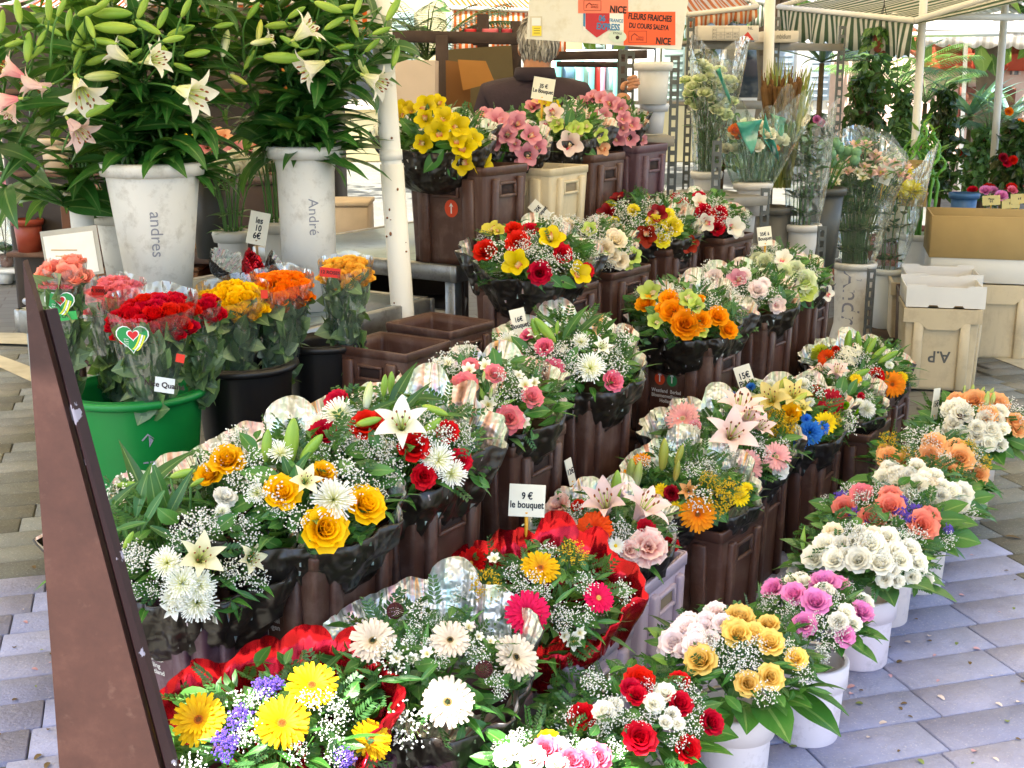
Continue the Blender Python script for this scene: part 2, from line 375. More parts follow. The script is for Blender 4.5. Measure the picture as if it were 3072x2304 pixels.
@memo
def f_mum(c):
    """full pompom chrysanthemum"""
    k = {'white': ('#e9ecc8', '#f6f6ee'), 'green': ('#5f9a1c', '#8cc034'), 'blue': ('#2a62c4', '#5c93e4'), 'lime': ('#c2d420', '#dce464'), 'pinkwhite': ('#ee9a96', '#f7ddd6'), 'cream': ('#eee6b4', '#f6f2da'), 'orange': ('#e07a0c', '#f0a030'), 'yellow': ('#f2d40c', '#f7e84c')}[c]
    g = G()
    for i in range(120):
        z = 1-1.05*(i+.5)/120; th = i*2.39996; inc = math.degrees(math.acos(max(-1, min(1, z))))
        petal(g, .38*NP.uniform(.85, 1.1), .085, STR, inc*.9, inc+NP.uniform(0, 22), .5, 4, 3, .05, -.05, az=th)
    tube(g, [(0, 0, -.05), (0, 0, -.5)], .025, 4, 1)
    return g.mesh('chrysanthemum', [m_petal(*k, .25, .6), M_STEM])
@memo
def f_spider(c):
    k = {'white': ('#e4e49a', '#f7f7f0'), 'yellow': ('#f0dc10', '#f6ec3e')}[c]; g = G()
    for i in range(130):
        z = 1-1.0*(i+.5)/130; th = i*2.39996; inc = math.degrees(math.acos(max(-1, min(1, z))))
        petal(g, .5*NP.uniform(.7, 1.1), .03, [.5, .7, .8, .9, 1.3], inc*.8, inc+NP.uniform(-14, 32), .5, 5, 3, .02, -.05, 1.4, az=th)
    tube(g, [(0, 0, -.05), (0, 0, -.5)], .025, 4, 1)
    return g.mesh('spider_chrysanthemum', [m_petal(*k, .25, .6), M_STEM])
@memo
def f_carn(c='pinkwhite'):
    k = {'pinkwhite': ('#e8786e', '#f6ddd2'), 'red': ('#9c0812', '#c81822'), 'pink': ('#e87890', '#f2a8b4'), 'white': ('#eceada', '#f7f5ee')}[c]; g = G()
    for n, a0, a1, L, in ((6, 0, 10, .36), (9, 8, 34, .42), (12, 20, 62, .46), (14, 34, 92, .48)):
        for i in range(n): petal(g, L*NP.uniform(.88, 1.05), .27, [.15, .4, .8, 1, .95], a0+NP.uniform(-6, 6), a1+NP.uniform(-8, 8), .2, 5, 6, .02, -.22, 1, .028, NP.rand()*.4+2*pi*i/n)
    ball(g, (0, 0, -.26), .09, 6, 4, 1, (1, 1, 1.6))
    return g.mesh('carnation', [m_petal(*k, .25, .65, .62), M_CALYX])
LILC = {'white': ('#dfe3a8', '#f7f5ea'), 'pink': ('#f3d6d2', '#f6dcd8'), 'hotpink': ('#e89aa4', '#f5d4d2'), 'cream': ('#e6e29a', '#f4f0cc'), 'yellow': ('#e8d060', '#efe09a'), 'bronze': ('#d98a4a', '#e8b27c')}
@memo
def f_lily(c, opn=1., anth=True):
    g = G(); a, b = LILC[c]
    for k in range(6):
        out = k % 2
        petal(g, .66, .29 if not out else .2, [.35, .7, 1., .98, .6, .04], 8, 24+(88+NP.uniform(-14, 14))*opn, .28, 9, 5, .03, -.28, 1.5, .004, 2*pi*k/6+NP.uniform(-.07, .07))
    for k in range(6):
        th = 2*pi*(k+.5)/6; e = (.13*cos(th), .13*sin(th), .2); tube(g, [(.01*cos(th), .01*sin(th), -.25), (.07*cos(th), .07*sin(th), .0), e], .008, 4, 1)
        if anth: ball(g, e, .036, 5, 4, 2, (.5, .5, 1.1))
    tube(g, [(0, 0, -.26), (.02, 0, .05), (.03, 0, .25)], [.014, .012, .012], 5, 1); ball(g, (.03, 0, .26), .025, 5, 3, 3)
    tube(g, [(0, 0, -.27), (0, 0, -.38)], .03, 5, 1)
    return g.mesh('lily', [m_petal(a, b, .3, .5, .3), m_plain('#b6c46a', .5), m_plain('#6e2a14' if anth == 'dark' else '#8a4a1e', .8), m_plain('#5a3c34', .6)])
@memo
def f_bud(c='green'):
    k = {'green': ('#6f9a34', '#8fae40'), 'pale': ('#a9b860', '#dde0b0'), 'white': ('#cfd79a', '#eeeed6'), 'bronze': ('#8c8a34', '#b49a4c'), 'yellow': ('#b8bc48', '#dcd884')}[c]; g = G()
    prof = [(.03, 0), (.085, .08), (.125, .24), (.145, .45), (.14, .62), (.115, .78), (.075, .9), (.03, .98), (.004, 1.)]
    n = 18; v = []; A = []
    for i, (r, z) in enumerate(prof):
        for j in range(n):
            a = 2*pi*j/n; q = r*(1+.1*abs(cos(1.5*a))**.5-.05); v.append((q*cos(a), q*sin(a), z)); A.append((z, abs(cos(1.5*a)), .5))
    g.add(v, gf(len(prof), n, wrap=True), 0, A); tube(g, [(0, 0, .02), (0, 0, -.12)], .028, 5, 1)
    t = NT('bud'); ts = t.ts(); col = t.ramp(ts[0], [(.1, k[1]), (.7, k[0])]); col = t.mix(t.math('MULTIPLY', t.math('POWER', t.math('SUBTRACT', 1., ts[1]), 6.), .55), col, '#5c8428')
    col = t.mix(t.math('MULTIPLY', t.orand(), .35), col, '#a8bc4a')
    return g.mesh('lily_bud', [t.end(t.pb(col, .42, 0, .4)), M_STEM])
ORC = {'yellow': ('#ccb410', '#e2ca20', '#b8501c'), 'pink': ('#cf7f90', '#e0a3ae', '#c02a50'), 'green': ('#aec24e', '#c6d67c', '#e0c8a0'), 'white': ('#eee6d4', '#f4efe4', '#d0507a'), 'maroon': ('#6e1a1c', '#93322e', '#c0504a'), 'peach': ('#e0a078', '#ecbb98', '#c0502c'), 'blush': ('#efd2cc', '#f3e0d8', '#c8486c'), 'dullyellow': ('#c8bc4c', '#d8cc66', '#b06030')}
@memo
def f_orchid(c):
    g = G(); a, b, lip = ORC[c]
    for k in range(5):
        petal(g, .58, .46, [.5, .9, 1., 1., .82, .3], 30+NP.uniform(-8, 8), 80+NP.uniform(-20, 10), .26, 7, 5, .02, -.1, az=pi/2+2*pi*k/5)
    petal(g, .3, .22, [.5, .8, 1, 1, .7], 20, 105, .7, 6, 5, .02, -.02, az=-pi/2, m=1, ruf=.012)
    petal(g, .2, .08, [.8, 1, .9, .6], -14, 60, .5, 4, 4, .0, .0, az=-pi/2, m=2)
    tube(g, [(0, 0, -.06), (0, 0, -.3)], .025, 4, 3)
    return g.mesh('orchid', [m_petal(a, b, .28, .45), m_petal('#f2d9a8', lip, .15, .5), m_petal(a, '#efe6c0', .2, .5), M_STEM])
@memo
def f_alstro(c='white'):
    g = G(); k = {'white': ('#e9e6a8', '#f6f3e6'), 'pink': ('#eec0b0', '#f0c8c0')}[c]
    for i in range(6): petal(g, .56, .26, [.25, .5, .95, 1, .25], 16, 74+NP.uniform(-14, 18), .3, 6, 4, .02, -.3, 1.3, az=2*pi*i/6, m=0)
    for i in range(5): tube(g, [(0, 0, -.25), (.05*cos(i*1.25), .05*sin(i*1.25), .12)], .009, 4, 1)
    tube(g, [(0, 0, -.28), (0, 0, -.6)], .025, 4, 2)
    return g.mesh('alstroemeria', [m_petal(*k, .3, .5, .35), m_plain('#d8c050', .6), M_STEM])
@memo
def f_cone():
    g = G()
    for i in range(150):
        z = 1-1.4*(i+.5)/150; th = i*2.39996; r = sqrt(max(0, 1-z*z))
        c = np.array((r*cos(th), r*sin(th), z))*.42; octa(g, c, .065)
    return g.mesh('seed_cone', [m_plain('#4a1a1c', .85, .4, 40)])
@memo
def f_cluster(kind, v=0):
    """one sprig of tiny blooms about one unit across: baby's breath, statice, goldenrod, hydrangea"""
    g = G(); c, n, r, flat = {'gyps': ('#e6e4dc', 105, .026, .7), 'statice': ('#6a4fb8', 70, .06, .75), 'rod': ('#d2ad1a', 95, .03, 1.), 'limerod': ('#b8b43c', 95, .03, 1.), 'hydr': ('#e6e4cf', 60, .1, .6), 'pinkalst': ('#e8b8a8', 60, .09, .6)}[kind]
    for i in range(n):
        d = NP.normal(size=3); d /= np.linalg.norm(d); q = d*NP.uniform(.25, .52)*np.array((1, 1, flat)); q = q+(0 if kind != 'gyps' else NP.normal(size=3)*.05)
        if q[2] < -.12: q[2] *= -.6
        if kind == 'gyps':
            octa(g, q, r*NP.uniform(.7, 1.3)); octa(g, q+NP.normal(size=3)*.012, r*.8)
            if i % 2 == 0: tube(g, [tuple(q), tuple(q*.55-np.array((0, 0, .12)))], .004, 3, 1, False)
        elif kind == 'hydr' or kind == 'pinkalst':
            for k in range(4): petal(g, r, r, RND, 60, 80, .1, 2, 3, .004, 0, az=k*pi/2); g.V[-1] += q
        else:
            for k in range(3): octa(g, q+NP.normal(size=3)*r*.8, r*NP.uniform(.5, 1.))
            if i % 3 == 0: tube(g, [tuple(q), (q[0]*.2, q[1]*.2, -.3)], .008, 3, 1, False)
    for k in range(5): tube(g, [(NP.uniform(-.2, .2), NP.uniform(-.2, .2), .1), (0, 0, -.45)], .008, 3, 1, False)
    nm = {'gyps': 'babys_breath', 'statice': 'statice', 'rod': 'goldenrod', 'limerod': 'goldenrod', 'hydr': 'hydrangea', 'pinkalst': 'alstroemeria_head'}[kind]
    me = g.mesh(nm, [m_plain(c, .75, .12, 30), m_plain('#62814a', .6)], smooth=kind in ('hydr', 'pinkalst')); return me
# ---------------------------------------------------------------- leaves: base at the origin, running along +Y, upper side +Z
def leaf_geo(g, L, W, prof, droop=.3, cup=.2, nu=6, nv=5, m=0, M=None, wave=.0, rnd=None):
    t = np.linspace(0, 1, nu); a = -droop*(t**1.3); st = L/(nu-1); am = (a[1:]+a[:-1])/2
    y = np.concatenate([[0], np.cumsum(np.cos(am))*st]); z = np.concatenate([[0], np.cumsum(np.sin(am))*st])
    w = W/2*np.interp(t, np.linspace(0, 1, len(prof)), prof); s = np.linspace(-1, 1, nv)
    X = w[:, None]*s[None]; Z = z[:, None]+cup*w[:, None]*np.abs(s)[None]**1.3*np.cos(a)[:, None]+wave*np.sin(t*9)[:, None]*np.abs(s)[None]*W; Y = np.repeat(y[:, None], nv, 1)
    v = np.stack([X, Y, Z], -1).reshape(-1, 3)
    if M is not None: v = xf(v, M)
    rr = NP.rand() if rnd is None else rnd
    g.add(v, gf(nu, nv), m, np.stack([np.repeat(t[:, None], nv, 1), np.repeat(np.abs(s)[None], nu, 0), np.full((nu, nv), rr)], -1).reshape(-1, 3))
LMAT = {'dark': ('#1d4a1c', '#2c6428'), 'mid': ('#2f6a26', '#447f30'), 'light': ('#6a9a34', '#8db848'), 'grey': ('#44703c', '#5a8a4c'), 'lily': ('#1f5220', '#336e2a')}
@memo
def f_leaf(kind='dark', shape='broad', v=0):
    g = G(); pr, W, dr = {'broad': (LEAFP, .56, .5), 'lance': (LANC, .22, .7), 'long': (LANC, .11, .9), 'droop': ([.3, .85, 1, .85, .5, .03], .25, 1.6)}[shape]
    leaf_geo(g, 1., W*(1+.15*v-.1), pr, dr*(.6+.4*v), .25, 8, 5, wave=.02)
    return g.mesh('leaf', [m_leaf(*LMAT[kind])])
@memo
def f_foliage(v, kind='mix'):
    """the greenery filling a unit dome: leatherleaf sprigs, ruscus and round leaves"""
    g = G()
    for i in range(230):
        d = NP.normal(size=3); d /= np.linalg.norm(d); d[2] = abs(d[2])*1.1-.18; d /= np.linalg.norm(d); rr = NP.uniform(.62, 1.0); p = Vector(d*rr)
        dirv = (Vector(d)*.75+Vector(NP.normal(size=3))*.55+Vector((0, 0, .15))).normalized()
        q = frame_quat(dirv, Vector(d)+Vector(NP.normal(size=3))*.5); M = Matrix.Translation(p-dirv*.12) @ q.to_matrix().to_4x4()
        k = NP.rand()
        if k < .42:     # a sprig with paired leaflets
            L = NP.uniform(.22, .36); n = 7; rn = NP.rand()
            for j in range(n):
                for sd in (-1, 1):
                    Mj = M @ Matrix.Translation((0, L*(j+.5)/n, 0)) @ Matrix.Rotation(sd*-.85, 4, 'Z') @ Matrix.Rotation(NP.uniform(-.4, .4), 4, 'Y')
                    leaf_geo(g, .115*(1-.45*j/n), .042, LEAFP, .3, .1, 3, 3, 0, Mj, rnd=rn)
        elif k < .8: leaf_geo(g, NP.uniform(.16, .3), NP.uniform(.06, .1), LEAFP, .6, .25, 4, 3, 1, M)
        else: leaf_geo(g, NP.uniform(.2, .32), NP.uniform(.12, .17), LEAFP, .7, .25, 5, 3, 2, M)
    for i in range(60):
        a = NP.rand()*6.28; r = NP.uniform(0, .55); tube(g, [(r*cos(a), r*sin(a), .3), (.2*r*cos(a), .2*r*sin(a), -.5)], .012, 3, 3, False)
    for i in range(90):  # deep leaves low in the bunch, seen through the gaps
        a = NP.rand()*6.28; r = NP.uniform(.2, .8); M = Matrix.Translation((r*cos(a), r*sin(a), NP.uniform(-.1, .35))) @ frame_quat((cos(a), sin(a), .3), NP.normal(size=3)+np.array((0, 0, 1))).to_matrix().to_4x4()
        leaf_geo(g, .32, .15, LEAFP, .6, .2, 4, 3, 1, M)
    return g.mesh('foliage', [m_leaf('#23502a', '#3c6e38'), m_leaf('#2a5c26', '#4a8038'), m_leaf('#356e2c', '#5c9440'), M_STEM])
# ---------------------------------------------------------------- wrapping: two skins, dark outside and foil inside, with a scalloped rim
@memo
def f_wrap(outer, inner, v=0, lob=11):
    n, nt = 150, 11; rs = np.random.RandomState(100+v); ph = rs.rand(8)*6.28
    lobr = rs.uniform(.15, .95, lob+1); crz = rs.normal(size=(nt, n//3))*.022
    def skin(off):
        V = []; A = []
        for i in range(nt):
            t = i/(nt-1)
            for j in range(n):
                th = 2*pi*j/n; back = .5+.5*sin(th); front = 1-back
                kk = (th+.12*sin(2*th+ph[0]))*lob/(2*pi)+v*.37; k = kk % 1; li = int(kk) % lob
                scal = max(0, 1-abs(2*k-1)**2.2)**.55*lobr[li]
                fold = .055*(abs(((th*7/(2*pi)+ph[1]) % 1)*2-1)-.5)+.045*(abs(((th*13/(2*pi)+ph[2]+t*.3) % 1)*2-1)-.5)+.02*(abs(((th*29/(2*pi)+ph[3]-t*.5) % 1)*2-1)-.5)
                rimr = .88+.05*sin(3*th+ph[4])+.04*sin(5*th+ph[5])+.17*back
                r = .24+(rimr-.24)*t**.6+fold*t*1.5+crz[i, j//3 % (n//3)]*min(1, t*2)
                rim = -.10+.50*back**1.2+scal*(.03+.27*back**1.2)
                e = max(0, (t-.6)/.4); z = -.78+.44*t**1.1+(rim+.34)*(t**2.4)
                r += e*e*(.05*back+.06*scal*back)
                r -= off*.012; V.append((r*cos(th), r*sin(th), z+off*.012)); A.append((t, j/n, 0))
        return V, A
    g = G(); V, A = skin(0); f = gf(nt, n, wrap=True); g.add(V, f, 0, A); V, A = skin(1); g.add(V, [q[::-1] for q in f], 1, A)
    o = (nt-1)*n; m = nt*n
    g.F += [(o+j, o+(j+1) % n, m+o+(j+1) % n, m+o+j) for j in range(n)]; g.M += [0]*n
    return g.mesh('wrapping', [m_foil(outer), m_foil(inner)])
# ================================================================ the setting
ROW = Vector((.545, .838, 0)); ACR = Vector((.838, -.545, 0)); CRZ = atan2(ACR.y, ACR.x)
SLA = radians(16.5)
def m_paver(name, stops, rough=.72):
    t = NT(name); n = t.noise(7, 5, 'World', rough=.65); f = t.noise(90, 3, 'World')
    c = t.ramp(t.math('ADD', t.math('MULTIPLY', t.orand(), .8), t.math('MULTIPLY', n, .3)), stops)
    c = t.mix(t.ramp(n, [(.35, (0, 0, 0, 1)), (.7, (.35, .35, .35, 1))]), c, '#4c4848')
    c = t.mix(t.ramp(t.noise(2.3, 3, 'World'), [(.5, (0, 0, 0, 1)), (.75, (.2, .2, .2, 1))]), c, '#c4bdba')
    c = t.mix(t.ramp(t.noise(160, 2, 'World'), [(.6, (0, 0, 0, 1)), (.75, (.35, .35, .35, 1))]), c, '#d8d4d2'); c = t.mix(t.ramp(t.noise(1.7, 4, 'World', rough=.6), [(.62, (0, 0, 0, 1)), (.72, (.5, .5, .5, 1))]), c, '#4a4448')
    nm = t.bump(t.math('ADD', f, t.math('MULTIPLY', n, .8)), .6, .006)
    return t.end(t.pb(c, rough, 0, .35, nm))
M_PAV1 = m_paver('paving_overbright_lilac', [(.1, '#8388a8'), (.5, '#9296b6'), (.95, '#a3a6c4')])  # near stones: overbright lilac cast painted into the grey stone's colour
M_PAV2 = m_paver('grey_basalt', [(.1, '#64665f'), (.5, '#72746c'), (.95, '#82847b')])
def ground_mat():
    t = NT('paving_far'); tc = t.a('TexCoord'); mp = t.a('Mapping'); mp.inputs['Rotation'].default_value = (0, 0, -SLA); t.l(tc.outputs['Object'], mp.inputs[0])
    b = t.a('TexBrick'); b.inputs['Scale'].default_value = 1.; b.inputs['Brick Width'].default_value = .335; b.inputs['Row Height'].default_value = .15; b.inputs['Mortar Size'].default_value = .006
    b.inputs['Color1'].default_value = lin('#70726c'); b.inputs['Color2'].default_value = lin('#60625c'); b.inputs['Mortar'].default_value = lin('#4e4a42'); t.l(mp.outputs[0], b.inputs['Vector'])
    c = t.mix(.3, b.outputs['Color'], t.ramp(t.noise(.5, 4), [(.3, '#5c574f'), (.7, '#938b7e')])); return t.end(t.pb(c, .75, 0, .3, t.bump(t.noise(40, 3), .2, .004)))
g = G(); n = 12; V = [(-70+140*i/n, -10+110*j/n, -.012) for j in range(n+1) for i in range(n+1)]; g.add(V, gf(n+1, n+1))
ground = tag(ob('ground', g.mesh('ground', ground_mat())), kind='structure')
# paving stones near the camera, each a stone of its own
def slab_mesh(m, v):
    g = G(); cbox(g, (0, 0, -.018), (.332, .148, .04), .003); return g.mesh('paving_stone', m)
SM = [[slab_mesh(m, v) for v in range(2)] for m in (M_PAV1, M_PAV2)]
pav = tag(thing('pavement', None, None), kind='structure')
def uvof(p):
    d = Vector(p)-EYE; k = d.dot(FW); return 512+FPX*d.x/k, 384-FPX*d.dot(UP)/k
cand = []
eu = Vector((cos(SLA), sin(SLA), 0)); ev = Vector((-sin(SLA), cos(SLA), 0)); r1o = Vector((.08, 2.15, 0))
for j in range(-5, 90):
    off = (j*.377+RD.uniform(-.04, .04)) % .335
    for i in range(-26, 50):
        p = eu*(i*.335+off)+ev*(j*.15)
        if p.y < 2.45 or p.y > 7.4: continue
        u, v = uvof(p)
        if not (-70 < u < 1100 and v < 860): continue
        side = (p-r1o).dot(ACR)
        if not (side > -.42 or u < 120): continue
        if side > -.42 and u < 420: continue
        if p.y > 7.6 and u > 500: continue
        cand.append((p.y, p))
cand.sort(key=lambda q: q[0]); print('SLABS', len(cand))
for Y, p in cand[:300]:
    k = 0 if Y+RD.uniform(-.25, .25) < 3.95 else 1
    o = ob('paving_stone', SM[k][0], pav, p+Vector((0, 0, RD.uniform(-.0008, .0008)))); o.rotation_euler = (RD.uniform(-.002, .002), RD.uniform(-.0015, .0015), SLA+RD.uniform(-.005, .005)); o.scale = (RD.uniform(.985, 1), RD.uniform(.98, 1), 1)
# pale inlaid bands
def band(pts, z=.006):
    g = G(); q = [(p.x, p.y, z) for p in pts]; g.add(q, [tuple(range(len(q)))])
    t = NT('pale_stone'); c = t.ramp(t.noise(6, 5), [(.3, '#a89f86'), (.7, '#c9c0a4')])
    tag(ob('paving_band', g.mesh('paving_band', t.end(t.pb(c, .75, 0, .3, t.bump(t.noise(60, 3), .3, .003))))), kind='structure')
band([Q(4, -400, 915, 0), Q(4, 330, 940, 0), Q(4, 330, 872, 0), Q(4, -400, 860, 0)])
band([Q(4, -300, 930, .0), Q(4, 300, 1205, 0), Q(4, 330, 1120, 0), Q(4, -100, 960, 0)])
band([Q(6, 1960, 1060, 0), Q(6, 2300, 1190, 0), Q(6, 2500, 1090, 0), Q(6, 2060, 960, 0)])
# ---------------------------------------------------------------- awnings
def m_stripe(c1, c2, n, tr=.55):
    t = NT('striped_canvas'); ts = t.ts(); f = t.math('GREATER_THAN', t.math('FRACT', t.math('MULTIPLY', ts[0], float(n))), .5)
    c = t.mix(f, c1, c2); c = t.mix(t.math('MULTIPLY', t.noise(4, 4), .25), c, '#b8a88c')
    a = t.a('BsdfDiffuse'); t.l(c, a.inputs[0]); b = t.a('BsdfTranslucent'); t.l(c, b.inputs[0]); x = t.a('MixShader'); x.inputs[0].default_value = tr
    t.l(a.outputs[0], x.inputs[1]); t.l(b.outputs[0], x.inputs[2]); return t.end(x.outputs[0])
M_STEEL = m_plain('#8e9094', .42, .15, 12, .75, .5); M_WHITEP = m_plain('#dfdbd0', .45, .04, 3); M_IRON = m_plain('#3a3430', .6, .2, 12)
def canvas(name, pts, mat, parent, sag=.06, n=24, m=6):
    """a stretched cloth between four corners a b c d, stripes across a-b"""
    a, b, c, d = [Vector(p) for p in pts]; g = G(); V = []; A = []
    for i in range(m):
        for j in range(n):
            s, t = j/(n-1), i/(m-1); p = (a*(1-s)+b*s)*(1-t)+(d*(1-s)+c*s)*t; p.z -= sag*4*t*(1-t)*(.7+.3*sin(s*20)); V.append(tuple(p)); A.append((s, t, 0))
    g.add(V, gf(m, n), 0, A); o = ob(name, g.mesh(name, mat), parent); md = o.modifiers.new('cloth', 'SOLIDIFY'); md.thickness = .004; return o
def valance(name, a, b, drop, mat, parent, scal=.035, n=96):
    a, b = Vector(a), Vector(b); g = G(); V = []; A = []; d = (b-a); nrm = Vector((-d.y, d.x, 0)).normalized()
    per = d.length/.16
    for i in range(4):
        for j in range(n):
            s = j/(n-1); k = i/3; q = a+d*s; q.z -= drop*k+(scal*abs(sin(pi*s*per)) if i == 3 else 0); q += nrm*(.03*k*sin(s*31)); V.append(tuple(q)); A.append((s, k, 0))
    g.add(V, gf(4, n), 0, A); o = ob(name, g.mesh(name, mat), parent); md = o.modifiers.new('cloth', 'SOLIDIFY'); md.thickness = .004; return o
def bar(name, a, b, r, mat, parent=None, n=8):
    g = G(); tube(g, [a, b], r, n); return ob(name, g.mesh(name, mat), parent)
def awning(label, a, b, depth, rise, drop, c1, c2, n, tr=.55, under=None):
    a, b = Vector(a), Vector(b); d = b-a; nrm = Vector((-d.y, d.x, 0)).normalized()
    t = thing('awning', label, 'awning', (0, 0, 0), 'market awnings'); m = m_stripe(c1, c2, n, tr)
    c = b+nrm*depth+Vector((0, 0, rise)); e = a+nrm*depth+Vector((0, 0, rise))
    canvas('canopy', (a, b, c, e), m, t, .08, max(24, 2*n), 7); valance('valance', a, b, drop, m, t)
    for p, q in ((a, b), (e, c), (a, e), (b, c)): bar('frame_bar', tuple(p+Vector((0, 0, .02))), tuple(q+Vector((0, 0, .02))), .018, M_WHITEP, t)
    return t
# the stall's own awning, overhead and out of the picture: it gives the shade everything stands in
awning('wide cream and pale sand awning overhead covering the whole flower stall', (-6.0, 1.25, 2.62), (4.2, 1.25, 2.62), 8.3, .75, .12, '#f2e9d4', '#dccfae', 34, .66)
# further awnings across the market
def aw_px(label, c, x0, y0, x1, y1, Y0, Y1, depth, rise, drop, c1, c2, n, tr=.6):
    return awning(label, P(c, x0, y0, Y0), P(c, x1, y1, Y1), depth, rise, drop, c1, c2, n, tr)
aw_px('orange and white striped awning above the palm behind the seller', 2, 560, 70, 1320, 95, 10.5, 10.8, 2.2, .95, .34, '#f2ece0', '#e8781c', 22)
aw_px('orange and white awning hanging over the green lilies', 1, 700, 30, 2080, 30, 9.4, 9.6, 2.4, .8, .2, '#f2ece0', '#ea7a26', 26)
aw_px('red and white checked awning edge glimpsed through the lily leaves', 1, -200, 100, 1120, 125, 12, 12, 2.0, .3, .22, '#f4ece6', '#e04a20', 28)
aw_px('green and white striped awning beside the hanging pot', 3, 690, 60, 1530, 150, 9.5, 7.6, 2.6, .75, .17, '#efece0', '#587a62', 26)
aw_px('green and cream awning end over the carton shelf', 3, 380, -10, 640, 40, 11, 11, 2.2, .5, .16, '#efece0', '#6d8a74', 12)
aw_px('orange striped awning lit through at the right of the sign', 3, 130, 110, 560, 60, 9, 9, 2.2, .6, .05, '#f4eee2', '#e89258', 14)
aw_px('pale awning in full sun over the far stalls on the right', 3, 1560, 190, 2500, 215, 13, 13, 3, .8, .12, '#f2eee6', '#d8d2c6', 20)
# ---------------------------------------------------------------- posts
def post(label, top, bot, r, extra=None):
    t = thing('post', label, 'post', bot, 'awning posts'); a = Vector(top)-Vector(bot); g = G(); tube(g, [(0, 0, 0), tuple(a*.4), tuple(a)], r, 14); ob('shaft', g.mesh('shaft', M_WHITEP), t)
    g = G(); tube(g, [(0, 0, 0), (0, 0, .012)], r*2, 14); ob('foot_plate', g.mesh('foot_plate', M_WHITEP), t); return t, a
Yp = 4.05
pt = at_y((375, -60), Yp); pb_ = at_y((404, 330), Yp); dd = (pb_-pt); ptop = pt+dd*((2.7-pt.z)/dd.z); pbot = pt+dd*((0-pt.z)/dd.z)
t, a = post('white painted awning post with rust chips beside the orchid table', ptop, pbot, .033)
g = G(); q = a*((1.335)/a.z); tube(g, [tuple(q), tuple(q+a*.012)], .037, 14); ob('collar', g.mesh('collar', M_WHITEP), t)
g = G(); tube(g, [tuple(a*.0), tuple(a*.49)], .038, 14); ob('sleeve', g.mesh('sleeve', M_WHITEP), t)
g = G()
for k in range(14):
    z = RD.uniform(.75, 1.6); th = RD.uniform(-2.6, -.5); q = a*(z/a.z); rr = .0385 if z < 1.3 else .0335
    ball(g, (q.x+rr*cos(th), q.y+rr*sin(th), z), RD.uniform(.002, .0055), 6, 3, 0, (1, 1, RD.uniform(.6, 1.6)))
ob('rust_chip', g.mesh('rust_chip', m_plain('#7a5236', .9, .3, 30)), t, kind='stuff')
def pole_px(label, c, x0, x1, y0, y1, w, Y):
    a = P(c, x0, y0, Y); b = P(c, x1, y1, Y); d = b-a; tp = a+d*((2.75-a.z)/d.z); bt = a+d*((0-a.z)/d.z); return post(label, tp, bt, msz(c, w, a)/2)
pole_px('white post standing behind the bunch of cattails', 3, 640, 630, 0, 390, 66, 7.4)
t, a = pole_px('cream post with a brown taped band in front of the dark shrubs', 3, 1590, 1525, 20, 1100, 50, 7.8)
g = G(); tube(g, [tuple(a*.0), tuple(a*.40)], .034, 14); ob('sleeve', g.mesh('sleeve', M_WHITEP), t)
g = G(); tube(g, [tuple(a*.285), tuple(a*.345)], .036, 14); ob('tape_band', g.mesh('tape_band', m_plain('#7a5c3c', .6, .2, 20)), t)
pole_px('cream post at the far right edge of the stall', 3, 2095, 2015, 30, 1100, 46, 9.2)
pole_px('thin white post far off near the terracotta wall', 3, 1855, 1838, 220, 600, 26, 14)
bar0 = thing('crossbar', 'long white awning rail running between the right hand posts', 'rail', tuple(P(3, 1400, 100, 8.2)))
bar('tube', (0, 0, 0), tuple(P(3, 2330, 108, 8.8)-P(3, 1400, 100, 8.2)), .022, M_WHITEP, bar0)
bar0 = thing('crossbar', 'lower white awning rail behind the hanging pot', 'rail', tuple(P(3, 1330, 215, 10.5)))
bar('tube', (0, 0, 0), tuple(P(3, 2080, 210, 10.5)-P(3, 1330, 215, 10.5)), .02, M_WHITEP, bar0)
# ---------------------------------------------------------------- buildings beyond the market
def facade(label, x0, x1, Y, h, col, ncol, rows, shutter, roof='#b0603c', door=None, depth=6.):
    t = thing('building', label, 'building', ((x0+x1)/2, Y, 0), 'houses round the square'); w = x1-x0; m = m_plain(col, .85, .06, 1.2, dirt=None)
    g = G(); cbox(g, (0, depth/2, h/2), (w, depth, h), .02); ob('wall', g.mesh('wall', m), t)
    g = G(); cbox(g, (0, depth/2-.15, h+.2), (w+.5, depth+.6, .4), .05, 0, 0, (.9, .6)); ob('roof', g.mesh('roof', m_plain(roof, .8, .25, 3)), t)
    g = G(); cbox(g, (0, -.04, h-.12), (w+.02, .09, .16), .01); ob('cornice', g.mesh('cornice', m_plain('#e8e0d0', .8)), t)
    g1 = G(); cbox(g1, (0, -.03, 0), (1.0, .07, 1.7), .01); cbox(g1, (0, -.07, -.9), (1.1, .14, .08), .01); mf = g1.mesh('window_frame', m_plain('#e6ded0', .8))
    g2 = G(); cbox(g2, (0, -.07, 0), (.82, .02, 1.5), .005); mg = g2.mesh('pane', m_plain('#2c3438', .1, .1, 3, 0, .8))
    g3 = G(); cbox(g3, (0, -.06, 0), (.42, .045, 1.62), .006)
    for k in range(12): cbox(g3, (0, -.088, -.72+k*.131), (.34, .012, .05), .003)
    ms = g3.mesh('shutter', m_plain(shutter, .6, .1, 4))
    for r in range(rows):
        for c in range(ncol):
            z = 1.7+r*3.0 if rows > 0 else 0
            f = ob('window', mf, t, (-w/2+w*(c+.5)/ncol, 0, z+.2)); ob('pane', mg, f)
            for s in (-1, 1): ob('shutter', ms, f, (s*.74, 0, 0))
    return t
facade('tall pale yellow house far behind the sign', -9, 3.5, 24, 9, '#e8d9a8', 5, 3, '#8a9c92')
facade('white house with blue grey shutters far behind the rack', 3.6, 12.5, 26, 9, '#eee8dc', 4, 3, '#98a4aa')
